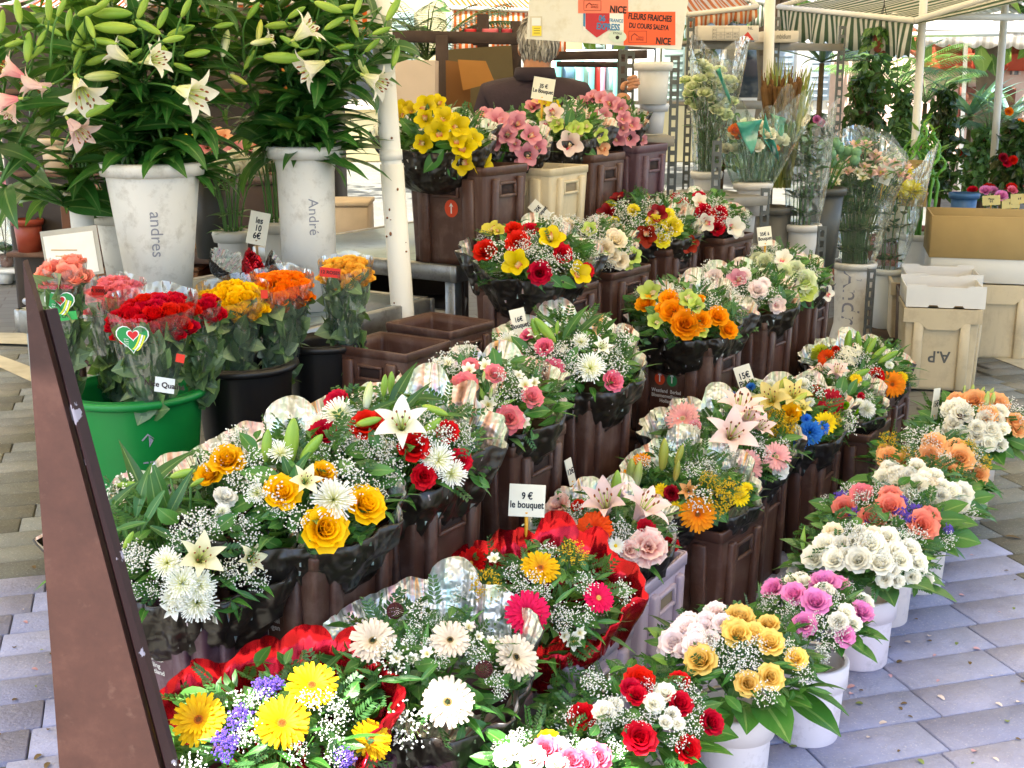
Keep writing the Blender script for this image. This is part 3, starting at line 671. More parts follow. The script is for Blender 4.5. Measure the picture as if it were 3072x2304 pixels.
facade('cream house far behind the lilies', -22, -9.2, 25, 9, '#eadbb8', 5, 3, '#5f8a70')
# the low pink building with its red roof line and a dark garage door at the far right
t = thing('building', 'low pale pink building with a terracotta stripe and dark gate', 'building', (0, 0, 0)); Y = 17.
a = P(3, 1575, 640, Y); b = P(3, 2700, 640, Y); top = P(3, 1575, 350, Y).z; m = m_plain('#e9c4b4', .85, .06, 1.)
g = G(); cbox(g, ((a.x+b.x)/2, Y+2.5, top/2), (b.x-a.x, 5, top), .02); ob('wall', g.mesh('wall', m), t)
g = G(); cbox(g, ((a.x+b.x)/2, Y-.06, P(3, 1600, 385, Y).z), (b.x-a.x, .16, .22), .02); ob('eaves', g.mesh('eaves', m_plain('#b8472c', .7)), t)
g = G()
for k in range(60): tube(g, [(a.x+(b.x-a.x)*(k+.5)/60, Y-.1, top+.02), (a.x+(b.x-a.x)*(k+.5)/60, Y+2.5, top+.5)], .1, 6)
ob('roof', g.mesh('roof', m_plain('#b5593a', .8, .25, 3)), t, kind='stuff')
g = G(); cbox(g, ((P(3, 1850, 0, Y).x+P(3, 2190, 0, Y).x)/2, Y-.05, P(3, 2000, 640, Y).z), (P(3, 2190, 0, Y).x-P(3, 1850, 0, Y).x, .08, msz(3, 200, Vector((0, Y, 1)))), .01)
for k in range(16): cbox(g, (P(3, 1850, 0, Y).x+(k+.5)*msz(3, 21, Vector((0, Y, 1))), Y-.1, P(3, 2000, 640, Y).z), (.05, .03, msz(3, 190, Vector((0, Y, 1)))), .004)
ob('gate', g.mesh('gate', m_plain('#7a4434', .7, .15, 4)), t)
g = G(); cbox(g, (P(3, 1876, 0, Y).x, Y-.05, P(3, 0, 497, Y).z), (msz(3, 48, Vector((0, Y, 1))), .06, msz(3, 84, Vector((0, Y, 1)))), .01); ob('door_panel', g.mesh('door_panel', m_plain('#6e3a30', .7)), t)
for x in (2010, 2150):
    p = P(3, x, 445, Y); s = msz(3, 1, p); g = G(); cbox(g, (p.x, Y-.03, p.z), (52*s, .05, 34*s), .006); f = ob('window', g.mesh('window', m_plain('#8a949a', .2, .1, 4)), t)
    g = G()
    for sx in (-1, 1): cbox(g, (p.x+sx*20*s, Y-.08, p.z), (12*s, .03, 36*s), .004)
    ob('shutter', g.mesh('shutter', m_plain('#c8b4ac', .7)), f)
# a shopfront with turquoise door frames glimpsed under the sign
t = thing('shopfront', 'white shopfront with turquoise door frames under the sign', 'shop', (0, 0, 0)); Y = 15.
def fbox(c, x0, y0, x1, y1, Y, d=.1):
    a, b = P(c, x0, y0, Y), P(c, x1, y1, Y); g = G(); cbox(g, ((a.x+b.x)/2, Y+d/2, (a.z+b.z)/2), (abs(b.x-a.x), d, abs(a.z-b.z)), .01); return g
ob('wall', fbox(2, 1230, 330, 1900, 760, Y, .3).mesh('wall', m_plain('#efe9dc', .85)), t)
for x0, x1, cc in ((1245, 1290, '#5fae9c'), (1390, 1440, '#7cc0ae'), (1475, 1510, '#6ab4a2'), (1555, 1580, '#d88a9a'), (1640, 1665, '#7cc0ae')): ob('door_frame', fbox(2, x0, 400, x1, 740, Y-.12, .1).mesh('door_frame', m_plain(cc, .6)), t)
for x0, y0, x1, y1, cc in ((1300, 430, 1380, 520, '#6f8fa6'), (1515, 440, 1550, 620, '#d84a3a'), (1590, 430, 1635, 600, '#b8d8d0')): ob('poster', fbox(2, x0, y0, x1, y1, Y-.06, .05).mesh('poster', m_plain(cc, .6)), t)
# ---------------------------------------------------------------- trees
def leafcloud(c, rad, n, L, mats, seed, holes=.0, flat=1.):
    rs = np.random.RandomState(seed); g = G(); cl = [rs.normal(size=3)*.55 for _ in range(11)]
    for i in range(n):
        q = cl[i % len(cl)]+rs.normal(size=3)*.26; q = np.array(q)*np.array(rad)+np.array(c)
        d = rs.normal(size=3); d[2] -= .5; M = Matrix.Translation(q) @ frame_quat(d, rs.normal(size=3)+np.array((0, 0, .8))).to_matrix().to_4x4(); l = L*rs.uniform(.7, 1.3)
        leaf_geo(g, l, l*.7, [.2, .9, 1, .7, .05], .6, .2, 3, 3, rs.randint(len(mats)), M)
    return g
TM = [m_leaf('#3f6a24', '#5f8a34'), m_leaf('#557d2e', '#86a446'), m_leaf('#2c5220', '#446e2c')]
def tree(label, x, y, h, rad, n, L, seed):
    t = thing('tree', label, 'tree', (x, y, 0), 'plane trees beyond the market'); g = G(); tube(g, [(0, 0, 0), (.1, 0, h*.4), (-.05, .1, h*.75), (.1, 0, h)], [.22, .17, .12, .04], 9)
    rs = random.Random(seed)
    for k in range(7):
        a = rs.uniform(0, 6.28); tube(g, [(0, 0, h*rs.uniform(.5, .8)), (rad[0]*.4*cos(a), rad[1]*.4*sin(a), h*.9), (rad[0]*.8*cos(a), rad[1]*.8*sin(a), h+rs.uniform(-.8, .8))], [.09, .06, .02], 6)
    ob('trunk', g.mesh('trunk', m_plain('#6a5c4a', .9, .3, 6)), t); ob('crown', leafcloud((0, 0, h), rad, n, L, TM, seed).mesh('crown', TM), t)
tree('plane tree with low branches above the pink building', 5.6, 15.2, 3.0, (2.0, 1.6, .85), 1500, .24, 3)
tree('plane tree whose leaves hang over the far right awning', 7.6, 13.5, 3.3, (1.6, 1.5, .75), 1200, .22, 4)
tree('bright sunlit tree behind the carton shelf', 1.9, 19, 3.6, (2.2, 1.8, 1.2), 1500, .3, 5)
tree('sunlit tree behind the green awning', 4.0, 20.5, 3.4, (2., 1.6, 1.2), 1300, .3, 6)
tree('tree seen dimly behind the lilies', -6.5, 17, 3.4, (3.0, 2, 1.5), 1300, .3, 7)

# bits that fell on the paving
g = G(); rs = np.random.RandomState(8)
for k in range(95):
    p = Q(12, rs.uniform(900, 2200), rs.uniform(-100, 1230), 0) if k < 72 else Q(10, rs.uniform(-50, 330), rs.uniform(0, 1200), 0); a = rs.rand()*6.28; l = rs.uniform(.008, .022); leaf_geo(g, l, l*.8, [.4, .9, 1, .8, .4], .6, .3, 4, 3, rs.randint(4), Matrix.Translation((p.x, p.y, .006)) @ frame_quat((cos(a), sin(a), .05), (0, 0, 1)).to_matrix().to_4x4())
p = Q(9, 2100, 1160, 0); leaf_geo(g, .06, .022, LEAFP, .5, .3, 5, 3, 2, Matrix.Translation((p.x, p.y, .008)) @ frame_quat((1, -.3, .1), (0, 0, 1)).to_matrix().to_4x4())
tag(ob('fallen_petals', g.mesh('fallen_petals', [m_plain('#d8c8c0', .7), m_plain('#7a8a4a', .7), m_plain('#6a5634', .8), m_plain('#c89aa0', .7)])), 'petals and leaf scraps fallen on the paving beside the pots', 'petals', kind='stuff')
# ================================================================ crates
def m_crate(c, dirt='#8a7468'):
    t = NT('crate_plastic'); n = t.noise(9, 5, 'World', rough=.7); b = t.mix(t.math('MULTIPLY', t.orand(), .35), c, '#3c241c' if c != '#cdbd9c' else '#b8a888')
    col = t.mix(t.ramp(n, [(.5, (0, 0, 0, 1)), (.8, (.55, .55, .55, 1))]), b, dirt)
    col = t.mix(t.ramp(t.noise(30, 4, 'World', vec=(1, 1, .15)), [(.58, (0, 0, 0, 1)), (.75, (.35, .35, .35, 1))]), col, dirt)
    return t.end(t.pb(col, t.ramp(n, [(.3, (.36, .36, .36, 1)), (.7, (.6, .6, .6, 1))]), 0, .45, t.bump(t.noise(50, 3), .12, .003)))
CM = {'brown': m_crate('#523428', '#867064'), 'plum': m_crate('#5d404a', '#988890'), 'cream': m_crate('#cdbd9c', '#9a8870'), 'lilac': m_crate('#cdbccb', '#9c8a98')}
M_WHITE_INK = m_plain('#d8d4cc', .6, .05); M_REDDOT = m_plain('#c8421c', .5, .05); M_GRNDOT = m_plain('#2f7a48', .5, .05); M_BLACKINK = m_plain('#1c1a1a', .6)
CW, CD, CH = .32, .28, .31
def rrect(w, d, r, k=3):
    p = []
    for cx, cy_, a0 in ((w/2-r, d/2-r, 0), (-w/2+r, d/2-r, 90), (-w/2+r, -d/2+r, 180), (w/2-r, -d/2+r, 270)):
        for i in range(k+1): a = radians(a0+90*i/k); p.append((cx+r*cos(a), cy_+r*sin(a)))
    return p
def shell(g, rings, m=0):
    n = len(rings[0][0]); v = [(x, y, z) for pts, z in rings for x, y in pts]; g.add(v, gf(len(rings), n, wrap=True), m); return n
def crate_mesh(w=CW, d=CD, h=CH):
    tp = .93
    g = G(); R = lambda s, z, ins=0: (rrect(w*s-2*ins, d*s-2*ins, .012), z)
    n = shell(g, [R(tp, 0), R(tp, .02), R(1, h-.03), R(1, h), R(1, h, .011), R(.985, h-.03, .011), R(tp, .015, .011)])
    g.F.append(tuple(range(6*n, 7*n))); g.M.append(0); g.F.append(tuple(range(n))[::-1]); g.M.append(0)
    body = g
    g = G(); n = shell(g, [R(1.0, h-.026), R(1.022, h-.025), R(1.026, h-.003), R(1.02, h+.002), R(.985, h+.002), R(.975, h-.004)]); rim = g
    g = G(); cbox(g, (0, 0, (h-.035)/2), (.045, .02, h-.035), .006, top=(1, 1)); rib = g
    g = G()   # grip: a raised frame, the hollow's shade painted as a darker plate
    for sx in (-1, 1): cbox(g, (sx*.05, 0, 0), (.01, .014, .04), .004)
    for sz in (-1, 1): cbox(g, (0, 0, sz*.02), (.11, .014, .01), .004)
    cbox(g, (0, .004, 0), (.092, .006, .032), .002, 1); grip = g
    g = G()
    for sx in (-1, 1):
        for sy in (-1, 1): cbox(g, (sx*(w*tp/2-.045), sy*(d*tp/2-.03), .0), (.085, .055, .025), .008)
    feet = g
    return body, rim, rib, grip, feet
_cr = crate_mesh()
CMESH = {k: [x.mesh(nm, [m, m_plain('#2c1a14' if k in ('brown', 'plum') else '#8a7c64', .8)]) for x, nm in zip(_cr, ('shell', 'rim', 'rib', 'grip', 'feet'))] for k, m in CM.items()}
def decal(lines, dots=True, ink=0):
    g = G(); M = plane_M((0, 0, 0), (1, 0, 0), (0, 0, 1))
    if dots:
        for x, m in ((-.026, 1), (.022, 2)):
            disc(g, M, .02, m, 22, .0, x, .055); xa = x
            poly(g, M, [(xa-.0022, .046), (xa+.0022, .046), (xa+.0022, .072), (xa-.0022, .072)], 0, .0008); poly(g, M, [(xa-.009, .066), (xa, .078), (xa+.009, .066), (xa, .071)], 0, .0008)
    M2 = M.copy(); M2.translation = Vector((0, 0, .0)); text_on(g, lines, .0165, M2, 0 if not ink else 3, bold=.0003)
    return g.mesh('lettering', [M_WHITE_INK, M_REDDOT, M_GRNDOT, M_BLACKINK])
DEC = decal('Westland  Berkel\nBloemenveilingen\nHolland'); DEC2 = decal('Bloemen-\nveiling\nWestland', False); DECR = None
def dot_only(m):
    g = G(); M = plane_M((0, 0, 0), (1, 0, 0), (0, 0, 1)); disc(g, M, .028, m, 22); poly(g, M, [(-.0025, -.016), (.0025, -.016), (.0025, .01), (-.0025, .01)], 0, .0008); poly(g, M, [(-.01, .004), (0, .018), (.01, .004), (0, .009)], 0, .0008)
    return g.mesh('printed_dot', [M_WHITE_INK, M_REDDOT, M_GRNDOT])
DOTR = dot_only(1)
_proto = {}
def crate_proto(kind, dec):
    k = (kind, dec)
    if k in _proto: return None
    sh, rim, rib, grip, feet = CMESH[kind]; t = thing('flower_crate', 'x', 'crate', (0, 0, 0), 'plastic flower crates', CRZ)
    ob('shell', sh, t); ob('rim', rim, t); ob('feet', feet, t)
    for x in (-.095, .095):
        o = ob('rib', rib, t, (x, -CD/2+.004, 0)); o.rotation_euler = (.033, 0, 0)
    for y in (-.08, .08):
        o = ob('rib', rib, t, (CW/2-.004, y, 0), sc=(.7, 1, 1)); o.rotation_euler = (.033, 0, pi/2)
    o = ob('grip', grip, t, (0, -CD/2-.002, CH-.072)); o = ob('grip', grip, t, (CW/2+.002, 0, CH-.072)); o.rotation_euler = (0, 0, pi/2)
    if dec == 'berkel': ob('lettering', DEC, t, (-.005, -CD/2-.0015+.0055, .135)).rotation_euler = (.033, 0, 0)
    if dec == 'veiling': ob('lettering', DEC2, t, (0, -CD/2-.0015+.0055, .135)).rotation_euler = (.033, 0, 0)
    if dec == 'dot': ob('printed_dot', DOTR, t, (.02, -CD/2-.0015+.003, .18)).rotation_euler = (.033, 0, 0)
    if dec == 'mark':
        g = G(); M = plane_M((0, 0, 0), (1, 0, 0), (0, 0, 1)); text_on(g, 'B', .1, M, 0, bold=.001); ob('lettering', g.mesh('lettering', M_BLACKINK), t, (0, -CD/2-.0015+.003, .16)).rotation_euler = (.033, 0, 0)
    _proto[k] = t; return t
def crate(kind, dec, loc, label, h=CH, rz=None):
    n = crate_proto(kind, dec); t = n if n is not None else copy_tree(_proto[kind, dec])
    t.location = loc; t.rotation_euler = (0, 0, CRZ+(rz if rz is not None else RD.uniform(-.05, .05))); t['label'] = label; t.scale = (1, 1, h/CH); return t
def crate_stack(xy, top, n, kinds, decs, what):
    """n crates one on the other under a bouquet"""
    h = top/n
    nm = {2: ['lower', 'upper'], 3: ['bottom', 'middle', 'top']}
    for i in range(n):
        kind = kinds[i % len(kinds)]; c = {'brown': 'dark brown', 'plum': 'plum brown', 'cream': 'cream', 'lilac': 'pale lilac'}[kind]
        lab = f'{c} crate below the {what}' if n == 1 else f'{nm[n][i]} {c} crate below the {what}'
        crate(kind, decs[i % len(decs)], (xy[0], xy[1], h*i), lab, h)
# ================================================================ bouquets
def on_dome(uv, E, rx, rz):
    rad = np.array((rx, rx, rz)); d = ray(*uv); o = np.array(EYE-E)/rad; q = np.array(d)/rad
    A = q@q; B = o@q; C = o@o-1; D = B*B-A*C
    t = (-B-sqrt(D))/A if D > 0 else -B/A
    p = o+q*t; p = p/np.linalg.norm(p); n = p/rad; n /= np.linalg.norm(n)
    return E+Vector(p*rad), Vector(n)
MK = {'rose': f_rose, 'gerbera': f_gerbera, 'daisy': f_daisy, 'mum': f_mum, 'spider': f_spider, 'carnation': f_carn, 'lily': f_lily, 'orchid': f_orchid, 'alstro': f_alstro, 'statice': None}
LIFT = {'rose': .34, 'gerbera': .2, 'daisy': .2, 'mum': .2, 'spider': .2, 'carnation': .3, 'lily': .4, 'orchid': .2, 'alstro': .4, 'cone': .4}
UNIT = {'rose': 1.08, 'gerbera': 1.0, 'daisy': 1., 'mum': .92, 'spider': .98, 'carnation': .95, 'lily': 1.05, 'orchid': 1.05, 'alstro': .95, 'cone': .9}
def parse(spec):
    for seg in spec.split('|'):
        w = seg.split()
        if not w: continue
        yield w[0], w[1], [tuple(float(z) if i else z for i, z in enumerate(('',)+tuple(q.split(','))))[1:] for q in w[2:]]
def fill_spec(root, C, E, rx, rz, crop, spec, base):
    for kind, colr, items in parse(spec):
        cr = crop
        if '@' in kind: kind, cr = kind.split('@'); cr = int(cr)
        if kind == 'rose' and colr in ('white', 'cream', 'blush') and cr in (9, 12):
            items = [q for it in items for q in (([it] if it[2] < 122 else [(it[0]-.27*it[2], it[1]+.1*it[2], it[2]*.66), (it[0]+.27*it[2], it[1]+.16*it[2], it[2]*.62), (it[0]+.02*it[2], it[1]-.26*it[2], it[2]*.64)]))]
        for it in items:
            uv = px(cr, it[0], it[1]); p, n = on_dome(uv, E, rx, rz); te = (EYE-p).normalized()
            s = msz(cr, it[2], p) if len(it) > 2 else None
            jit = Vector((RD.uniform(-.22, .22), RD.uniform(-.22, .22), RD.uniform(-.12, .22)))
            if kind in LIFT:
                f = (n*.55+te*.62+Vector((0, 0, .2))+jit).normalized()
                if kind == 'lily': f = (n*.85+te*.3+Vector((0, 0, .1))+jit).normalized()
                q = face_quat(f, RD.uniform(0, 6.28)); s *= UNIT[kind]*RD.uniform(.9, 1.06); loc = p+te*(LIFT[kind]*s*.6)-base
                me = {'rose': lambda: f_rose(colr, RD.randint(0, 3)), 'gerbera': lambda: f_gerbera(colr), 'cone': f_cone, 'lily': lambda: f_lily(colr, .75 if RD.random() < .5 else 1., )}.get(kind, (lambda: MK[kind](colr)))()
                o = ob(me.name.split('.')[0], me, root, loc, q, s)
                if kind == 'gerbera': ob('flower_centre', f_gcentre(colr), o)
            elif kind in ('gyps', 'rod', 'limerod', 'statice', 'hydr', 'pinkalst'):
                s = s or msz(cr, 150, p); q = face_quat((n*.8+te*.4+jit).normalized(), RD.uniform(0, 6.28)); me = f_cluster(kind, RD.randint(0, 2))
                ob(me.name.split('.')[0], me, root, p+te*(s*.2)-base, q, s*1.02, 'stuff' if kind != 'hydr' else None)
            elif kind in ('leaf', 'lance', 'long'):
                d3 = Vector(p-E); d3 = d3-te*d3.dot(te)
                if d3.length < 1e-3: d3 = Vector((1, 0, 0))
                d3 = (d3.normalized()+Vector((RD.uniform(-.3, .3), 0, RD.uniform(-.2, .35)))).normalized()
                if len(it) > 3: a = radians(it[3]); d3 = RT*cos(a)+UP*sin(a)
                q = frame_quat(d3, (n*.5+te*.6+Vector((0, 0, .4))+jit))
                ob('leaf', f_leaf(colr, 'broad' if kind == 'leaf' else kind, RD.randint(0, 1)), root, p+te*(.12*s)-d3*(s*.5)-base, q, s*1.1)
            elif kind == 'bud':
                d3 = Vector(p-E); d3 = (d3.normalized()+Vector((0, 0, .8))).normalized()
                if len(it) > 3: a = radians(it[3]); d3 = (RT*cos(a)+UP*sin(a)+te*.25).normalized()
                q = d3.to_track_quat('Z', 'Y') @ Quaternion((0, 0, 1), RD.uniform(0, 6.28)); ob('lily_bud', f_bud(colr), root, p+te*.03-d3*(s*.5)-base, q, (s*1.05, s*1.05, s*1.05))
                g = G(); e = p+te*.03-d3*(s*.5)-base; tube(g, [tuple(e), tuple(e*.5+(E-base)*.5+Vector((0, 0, -.02))), tuple(E-base-Vector((0, 0, rz*.5)))], .003, 5); ob('stem', g.mesh('stem', M_STEM), root)
NB = [0]
def bouquet(what, crop, cx, cyy, w, h, foil, spec, Y=None, rzk=.74, group='wrapped bouquets standing in crates', wrap=True, fw=.95, adj=''):
    C = Q(crop, cx, cyy, h) if Y is None else P(crop, cx, cyy, Y); r = msz(crop, w, C)/2; NB[0] += 1
    E = C-Vector((0, 0, .16*r)); rx, rz = fw*r, rzk*r
    base = Vector((C.x, C.y, C.z-(.88*r if wrap else .5*r)))
    root = thing('bouquet', 'bouquet of '+what, 'bouquet', base, group)
    az = RD.uniform(0, 6.28)
    ob('foliage', f_foliage(NB[0] % 3), root, E-base, Quaternion((0, 0, 1), az), (rx*1.05, rx*1.05, rz*1.02), 'stuff')
    if wrap:
        me = f_wrap(foil[0], foil[1], NB[0] % 3); s = r*1.06
        ob('wrapping', me, root, C-Vector((0, 0, .14*r))-base, Quaternion((0, 0, 1), RD.uniform(-.3, .3)+atan2(-C.x, C.y)*.0), (s, s, s))
    fill_spec(root, C, E, rx, rz, crop, spec, base)
    if 'gyps' in spec:
        for k in range(2):
            a = RD.uniform(0, 6.28); e = RD.uniform(.15, .95); n = Vector((cos(a)*sqrt(1-e*e), sin(a)*sqrt(1-e*e)-.12, e)); p = E+Vector((n.x*rx, n.y*rx, n.z*rz)); me = f_cluster('gyps', RD.randint(0, 2))
            ob('babys_breath', me, root, p+n*.008-base, face_quat(n, a), r*RD.uniform(.28, .42), 'stuff')
    for k in range(12):
        a = 2*pi*k/12+RD.uniform(-.2, .2); n = Vector((cos(a), sin(a), RD.uniform(-.1, .5))); p = E+Vector((n.x*rx*.8, n.y*rx*.8, n.z*rz-.1*r))
        ob('leaf', f_leaf(RD.choice(['mid', 'dark', 'grey']), 'lance', RD.randint(0, 1)), root, p-base, frame_quat(n+Vector((RD.uniform(-.4, .4), RD.uniform(-.4, .4), RD.uniform(-.2, .5))), (0, 0, 1)), r*RD.uniform(.32, .55))
    return root, C, r
def potted(what, crop, cx, cyy, w, spec, h=.33, leafk='mid', potr=.088, poth=.2, pcol='#e6d8dc', potl='white plastic pot', nl=18):
    root, C, r = bouquet(what, crop, cx, cyy, w, h, None, spec, group='bouquets standing in pots on the ground', wrap=False, rzk=.7, fw=1.0)
    base = root.location
    for k in range(nl):     # collar of large leaves
        a = 2*pi*k/nl+RD.uniform(-.15, .15); d = Vector((cos(a), sin(a), RD.uniform(-.25, .35)))
        if RD.random() < .12: continue
        s = r*RD.uniform(.55, .88); q = frame_quat(d, Vector((-.3*cos(a), -.3*sin(a), 1))+Vector((RD.uniform(-.3, .3), RD.uniform(-.3, .3), 0)))
        ob('leaf', f_leaf(leafk, 'broad', RD.randint(0, 1)), root, C+Vector((cos(a), sin(a), 0))*r*RD.uniform(.5, .62)-Vector((0, 0, r*RD.uniform(.18, .38)))-base, q, s)
    pot = thing('flower_pot', f'{potl} under the bouquet of {what}', 'pot', (C.x, C.y, 0), 'pots on the pavement')
    g = G(); R = potr; lathe(g, [(.001, 0), (R*.86, 0), (R*.9, .006), (R*.97, poth*.7), (R*.975, poth), (R*.93, poth), (R*.86, .03), (.001, .03)], 36); ob('body', g.mesh('body', m_plain(pcol, .42, .04, 6, dirt='#c4b4b8')), pot)
    g = G(); lathe(g, [(R*.975, poth*.72), (R*1.07, poth*.73), (R*1.09, poth+.004), (R*1.05, poth+.008), (R*.95, poth+.006)], 36); ob('rim', g.mesh('rim', m_plain(pcol, .42, .04, 6)), pot)
    return root, C, r
INK = m_plain('#23242a', .6)
def card(label, crop, x, y, w, hh, Y, lines, tilt=0., stick='#d8a428', size=.3, yaw=0., lean=.15, sl=.16, col='#ece6d2', space=.9, sx=.8):
    """a price card on a stick"""
    c = P(crop, x, y, Y); W_ = msz(crop, w, c); H_ = msz(crop, hh, c)
    t = thing('price_card', label, 'price card', c, 'handwritten price cards'); X = Vector((cos(yaw)*cos(tilt), sin(yaw)*cos(tilt), sin(tilt))); Yv = Vector((-sin(tilt), lean, cos(tilt))); M = plane_M((0, 0, 0), X, Yv)
    g = G(); pts = [M @ Vector((a*W_/2, b*H_/2, 0)) for a, b in ((-1, -1), (1, -1), (1, 1), (-1, 1))]; sheet(g, pts, 0, .0015); ob('card', g.mesh('card', m_plain(col, .6, .05, 20), False), t)
    M2 = M.copy(); M2.translation += M.col[2].xyz*.001; g = G(); text_on(g, lines, H_*size, M2, 0, space=space, sx=sx, bold=H_*.006); ob('lettering', g.mesh('lettering', INK), t)
    g = G(); b0 = M @ Vector((0, -H_*.35, -.003)); tube(g, [tuple(b0), (b0.x*1.2, b0.y+.01, b0.z-sl*.5), (b0.x*1.5, b0.y+.015, b0.z-sl)], [.005, .004, .003], 6); ob('stick', g.mesh('stick', m_plain(stick, .5)), t); return t
# ================================================================ the wrapped bouquets, tier by tier (positions measured in the photograph, then placed on their crates)
HOLO, REDF = ('black', 'holo'), ('red', 'red')
def set_on_crates(C, top, n, kinds, decs, what): crate_stack((C.x+ROW.x*.02, C.y+ROW.y*.02), top, n, kinds, decs, what)
T2 = [
 ('yellow gerberas and violet statice in red foil', 10, 1500, 985, 1270, REDF, 'plum', 'dot',
  'gerbera yellow 1100,940,310 1560,960,300 1725,750,290 2050,1055,270|statice x 1470,760,150 1325,930,150 1250,1080,170 1900,1150,140 1530,740,90|gyps x 1340,850,190 1450,830,150 1800,850,190 1390,990,170 1330,1050,140 1880,900,150 1830,1010,170 1640,1120,150 1850,1150,140 1700,830,140 1560,900,110|lance mid 1180,1050,160 1420,1100,170 1700,1000,170 1250,760,120 1880,840,120 1420,1040,150 1100,1100,150 1600,1150,170'),
 ('cream gerberas and dark seed cones in silver and black foil', 11, 740, 700, 1330, HOLO, 'plum', None,
  'gerbera white 440,550,300 905,545,280 890,920,330 1300,650,290|cone x 575,368,120 1110,720,145|alstro white 580,650,130 675,655,110 765,620,130 1020,460,110 1080,520,100 1150,545,100|gyps x 720,370,170 820,420,120 690,470,120 660,550,100 780,570,110 1080,640,160 1160,770,130 1205,850,120 690,660,90 850,665,110 1010,580,140|lance mid 660,500,170 560,780,180 640,770,190 790,720,170 930,620,130 1020,830,150 760,520,160 300,640,150 400,730,150 1120,960,140 1060,400,120'),
 ('red and yellow gerberas with goldenrod in red foil', 11, 1440, 285, 1130, REDF, 'lilac', 'mark',
  'gerbera hotpink 1370,380,300|gerbera yellow 1450,110,240|gerbera red 1010,70,240|gerbera hotpink 1800,290,190|alstro white 1650,550,170 1600,520,110 1690,500,110|alstro white 1170,50,110|rod x 1120,210,210 1650,30,200 1170,260,150|gyps x 1400,190,160 1330,245,140 1570,380,140 1720,200,160 1700,390,160 1290,140,140 1500,10,140 1580,450,130 1470,250,120|lance mid 1600,270,160 1720,470,160 1860,430,140 1840,150,120 1250,300,140 1540,200,130'),
 ('pale pink lilies and pink edged carnations', 8, 1880, 1085, 760, HOLO, 'lilac', None,
  'carnation pinkwhite 1610,950,180 1650,1060,160 2110,1180,270 2010,1200,140|lily pink 1870,940,370 2090,960,330|gerbera redorange 1815,1085,210|carnation red 2100,1080,140 1720,950,100|daisy white 1930,1175,120|carnation red 2330,1170,130|gyps x 1700,990,130 1940,1080,140 1990,1110,110 2330,1080,110|bud green 1950,760,190,85|leaf mid 1640,910,110 1790,1160,130'),
 ('orange gerberas and bronze lily with goldenrod', 9, 330, 850, 760, HOLO, 'brown', 'dot',
  'gerbera orange 365,1025,215|daisy yellow 600,925,120 240,985,80 160,890,90 640,880,90|lily bronze 310,890,150|rose dark 215,905,90|gerbera orange@8 0,0,1'.replace('|gerbera orange@8 0,0,1', '')+'|rod x 480,950,180 545,890,160 430,840,130|daisy@8 orange 1990,650,120 1870,745,110 1930,690,90|bud@8 pale 1950,765,180,88 2050,790,160,80|bud bronze 170,690,180,85 245,780,120,80 260,690,120,70|carnation pink 170,1000,100|gyps@8 x 2030,720,110 2090,730,110|gyps x 330,780,120 420,760,120|leaf mid 480,1030,110'),
 ('upright pink lilies over pink gerberas', 9, 520, 620, 830, HOLO, 'brown', 'veiling',
  'lily pink 610,420,320 560,570,340 720,530,200 650,480,240|gerbera pink 280,485,220 640,750,220 810,700,170|carnation pink 345,525,100|mum white 280,600,240 330,570,140|carnation white 830,770,150|mum green 505,615,80 565,648,66 440,625,90 470,650,80|gyps x 420,700,150 350,550,110 720,680,120 845,640,110 400,760,140 700,620,110|leaf dark 700,580,130 330,470,90 390,640,110|bud bronze 190,700,160,85 240,660,150,70'),
 ('bright blue chrysanthemums and yellow lilies', 9, 850, 470, 740, HOLO, 'brown', 'dot',
  'mum blue 1000,560,180 930,610,140 1070,535,120 530,350,110 665,305,80 980,485,80|rose yellow 890,450,120|daisy yellow 1085,510,150|lily yellow 780,370,250 905,345,220 960,420,140|bud yellow 835,300,120,60 930,380,130,40|rod x 800,520,180 850,575,170 760,460,140 1130,490,110 880,520,130|mum white 960,290,110 775,290,90 1000,390,80|gyps x 860,640,90|lance dark 560,380,110 650,350,100'),
 ('green button flowers with red and pink blooms', 9, 1150, 375, 560, HOLO, 'brown', None,
  'mum green 1200,410,76 1250,432,76 1240,487,66 1180,470,70|rose red 1030,345,110|gerbera red 1115,390,160|mum white 1320,430,140 1280,400,90|lily pink 1040,200,160 1155,215,170|daisy yellow 1260,260,80|carnation red 920,190,90 850,195,70 1290,355,60|bud green 1285,215,130,25|gyps x 1150,350,90 930,260,120 1000,270,110 1330,370,90|leaf mid 1180,300,110 1240,310,100|mum white 880,250,90'),
 ('lime and orange daisies with long lily buds', 9, 1290, 190, 580, HOLO, 'brown', 'dot',
  'mum lime 1060,105,140 1030,125,90|gerbera redorange 1095,140,110|carnation red 1145,90,60|hydr x 1230,130,150|gyps x 1280,130,120 1180,140,110|bud green 1215,50,130,80 1275,45,110,95 1345,75,110,60 1440,135,120,30 1390,110,100,40|rose red 1380,240,90|gerbera orange 1465,290,150|daisy yellow 1520,250,70|mum white 1450,180,70|lance mid 1320,60,100 1300,180,110 1350,160,100|leaf mid 1200,190,90'),
]
for what, c, x, y, w, foil, kind, dec, spec in T2:
    root, C, r = bouquet(what, c, x, y, w, .45, foil, spec); set_on_crates(C, .365, 1, [kind], [dec], what)
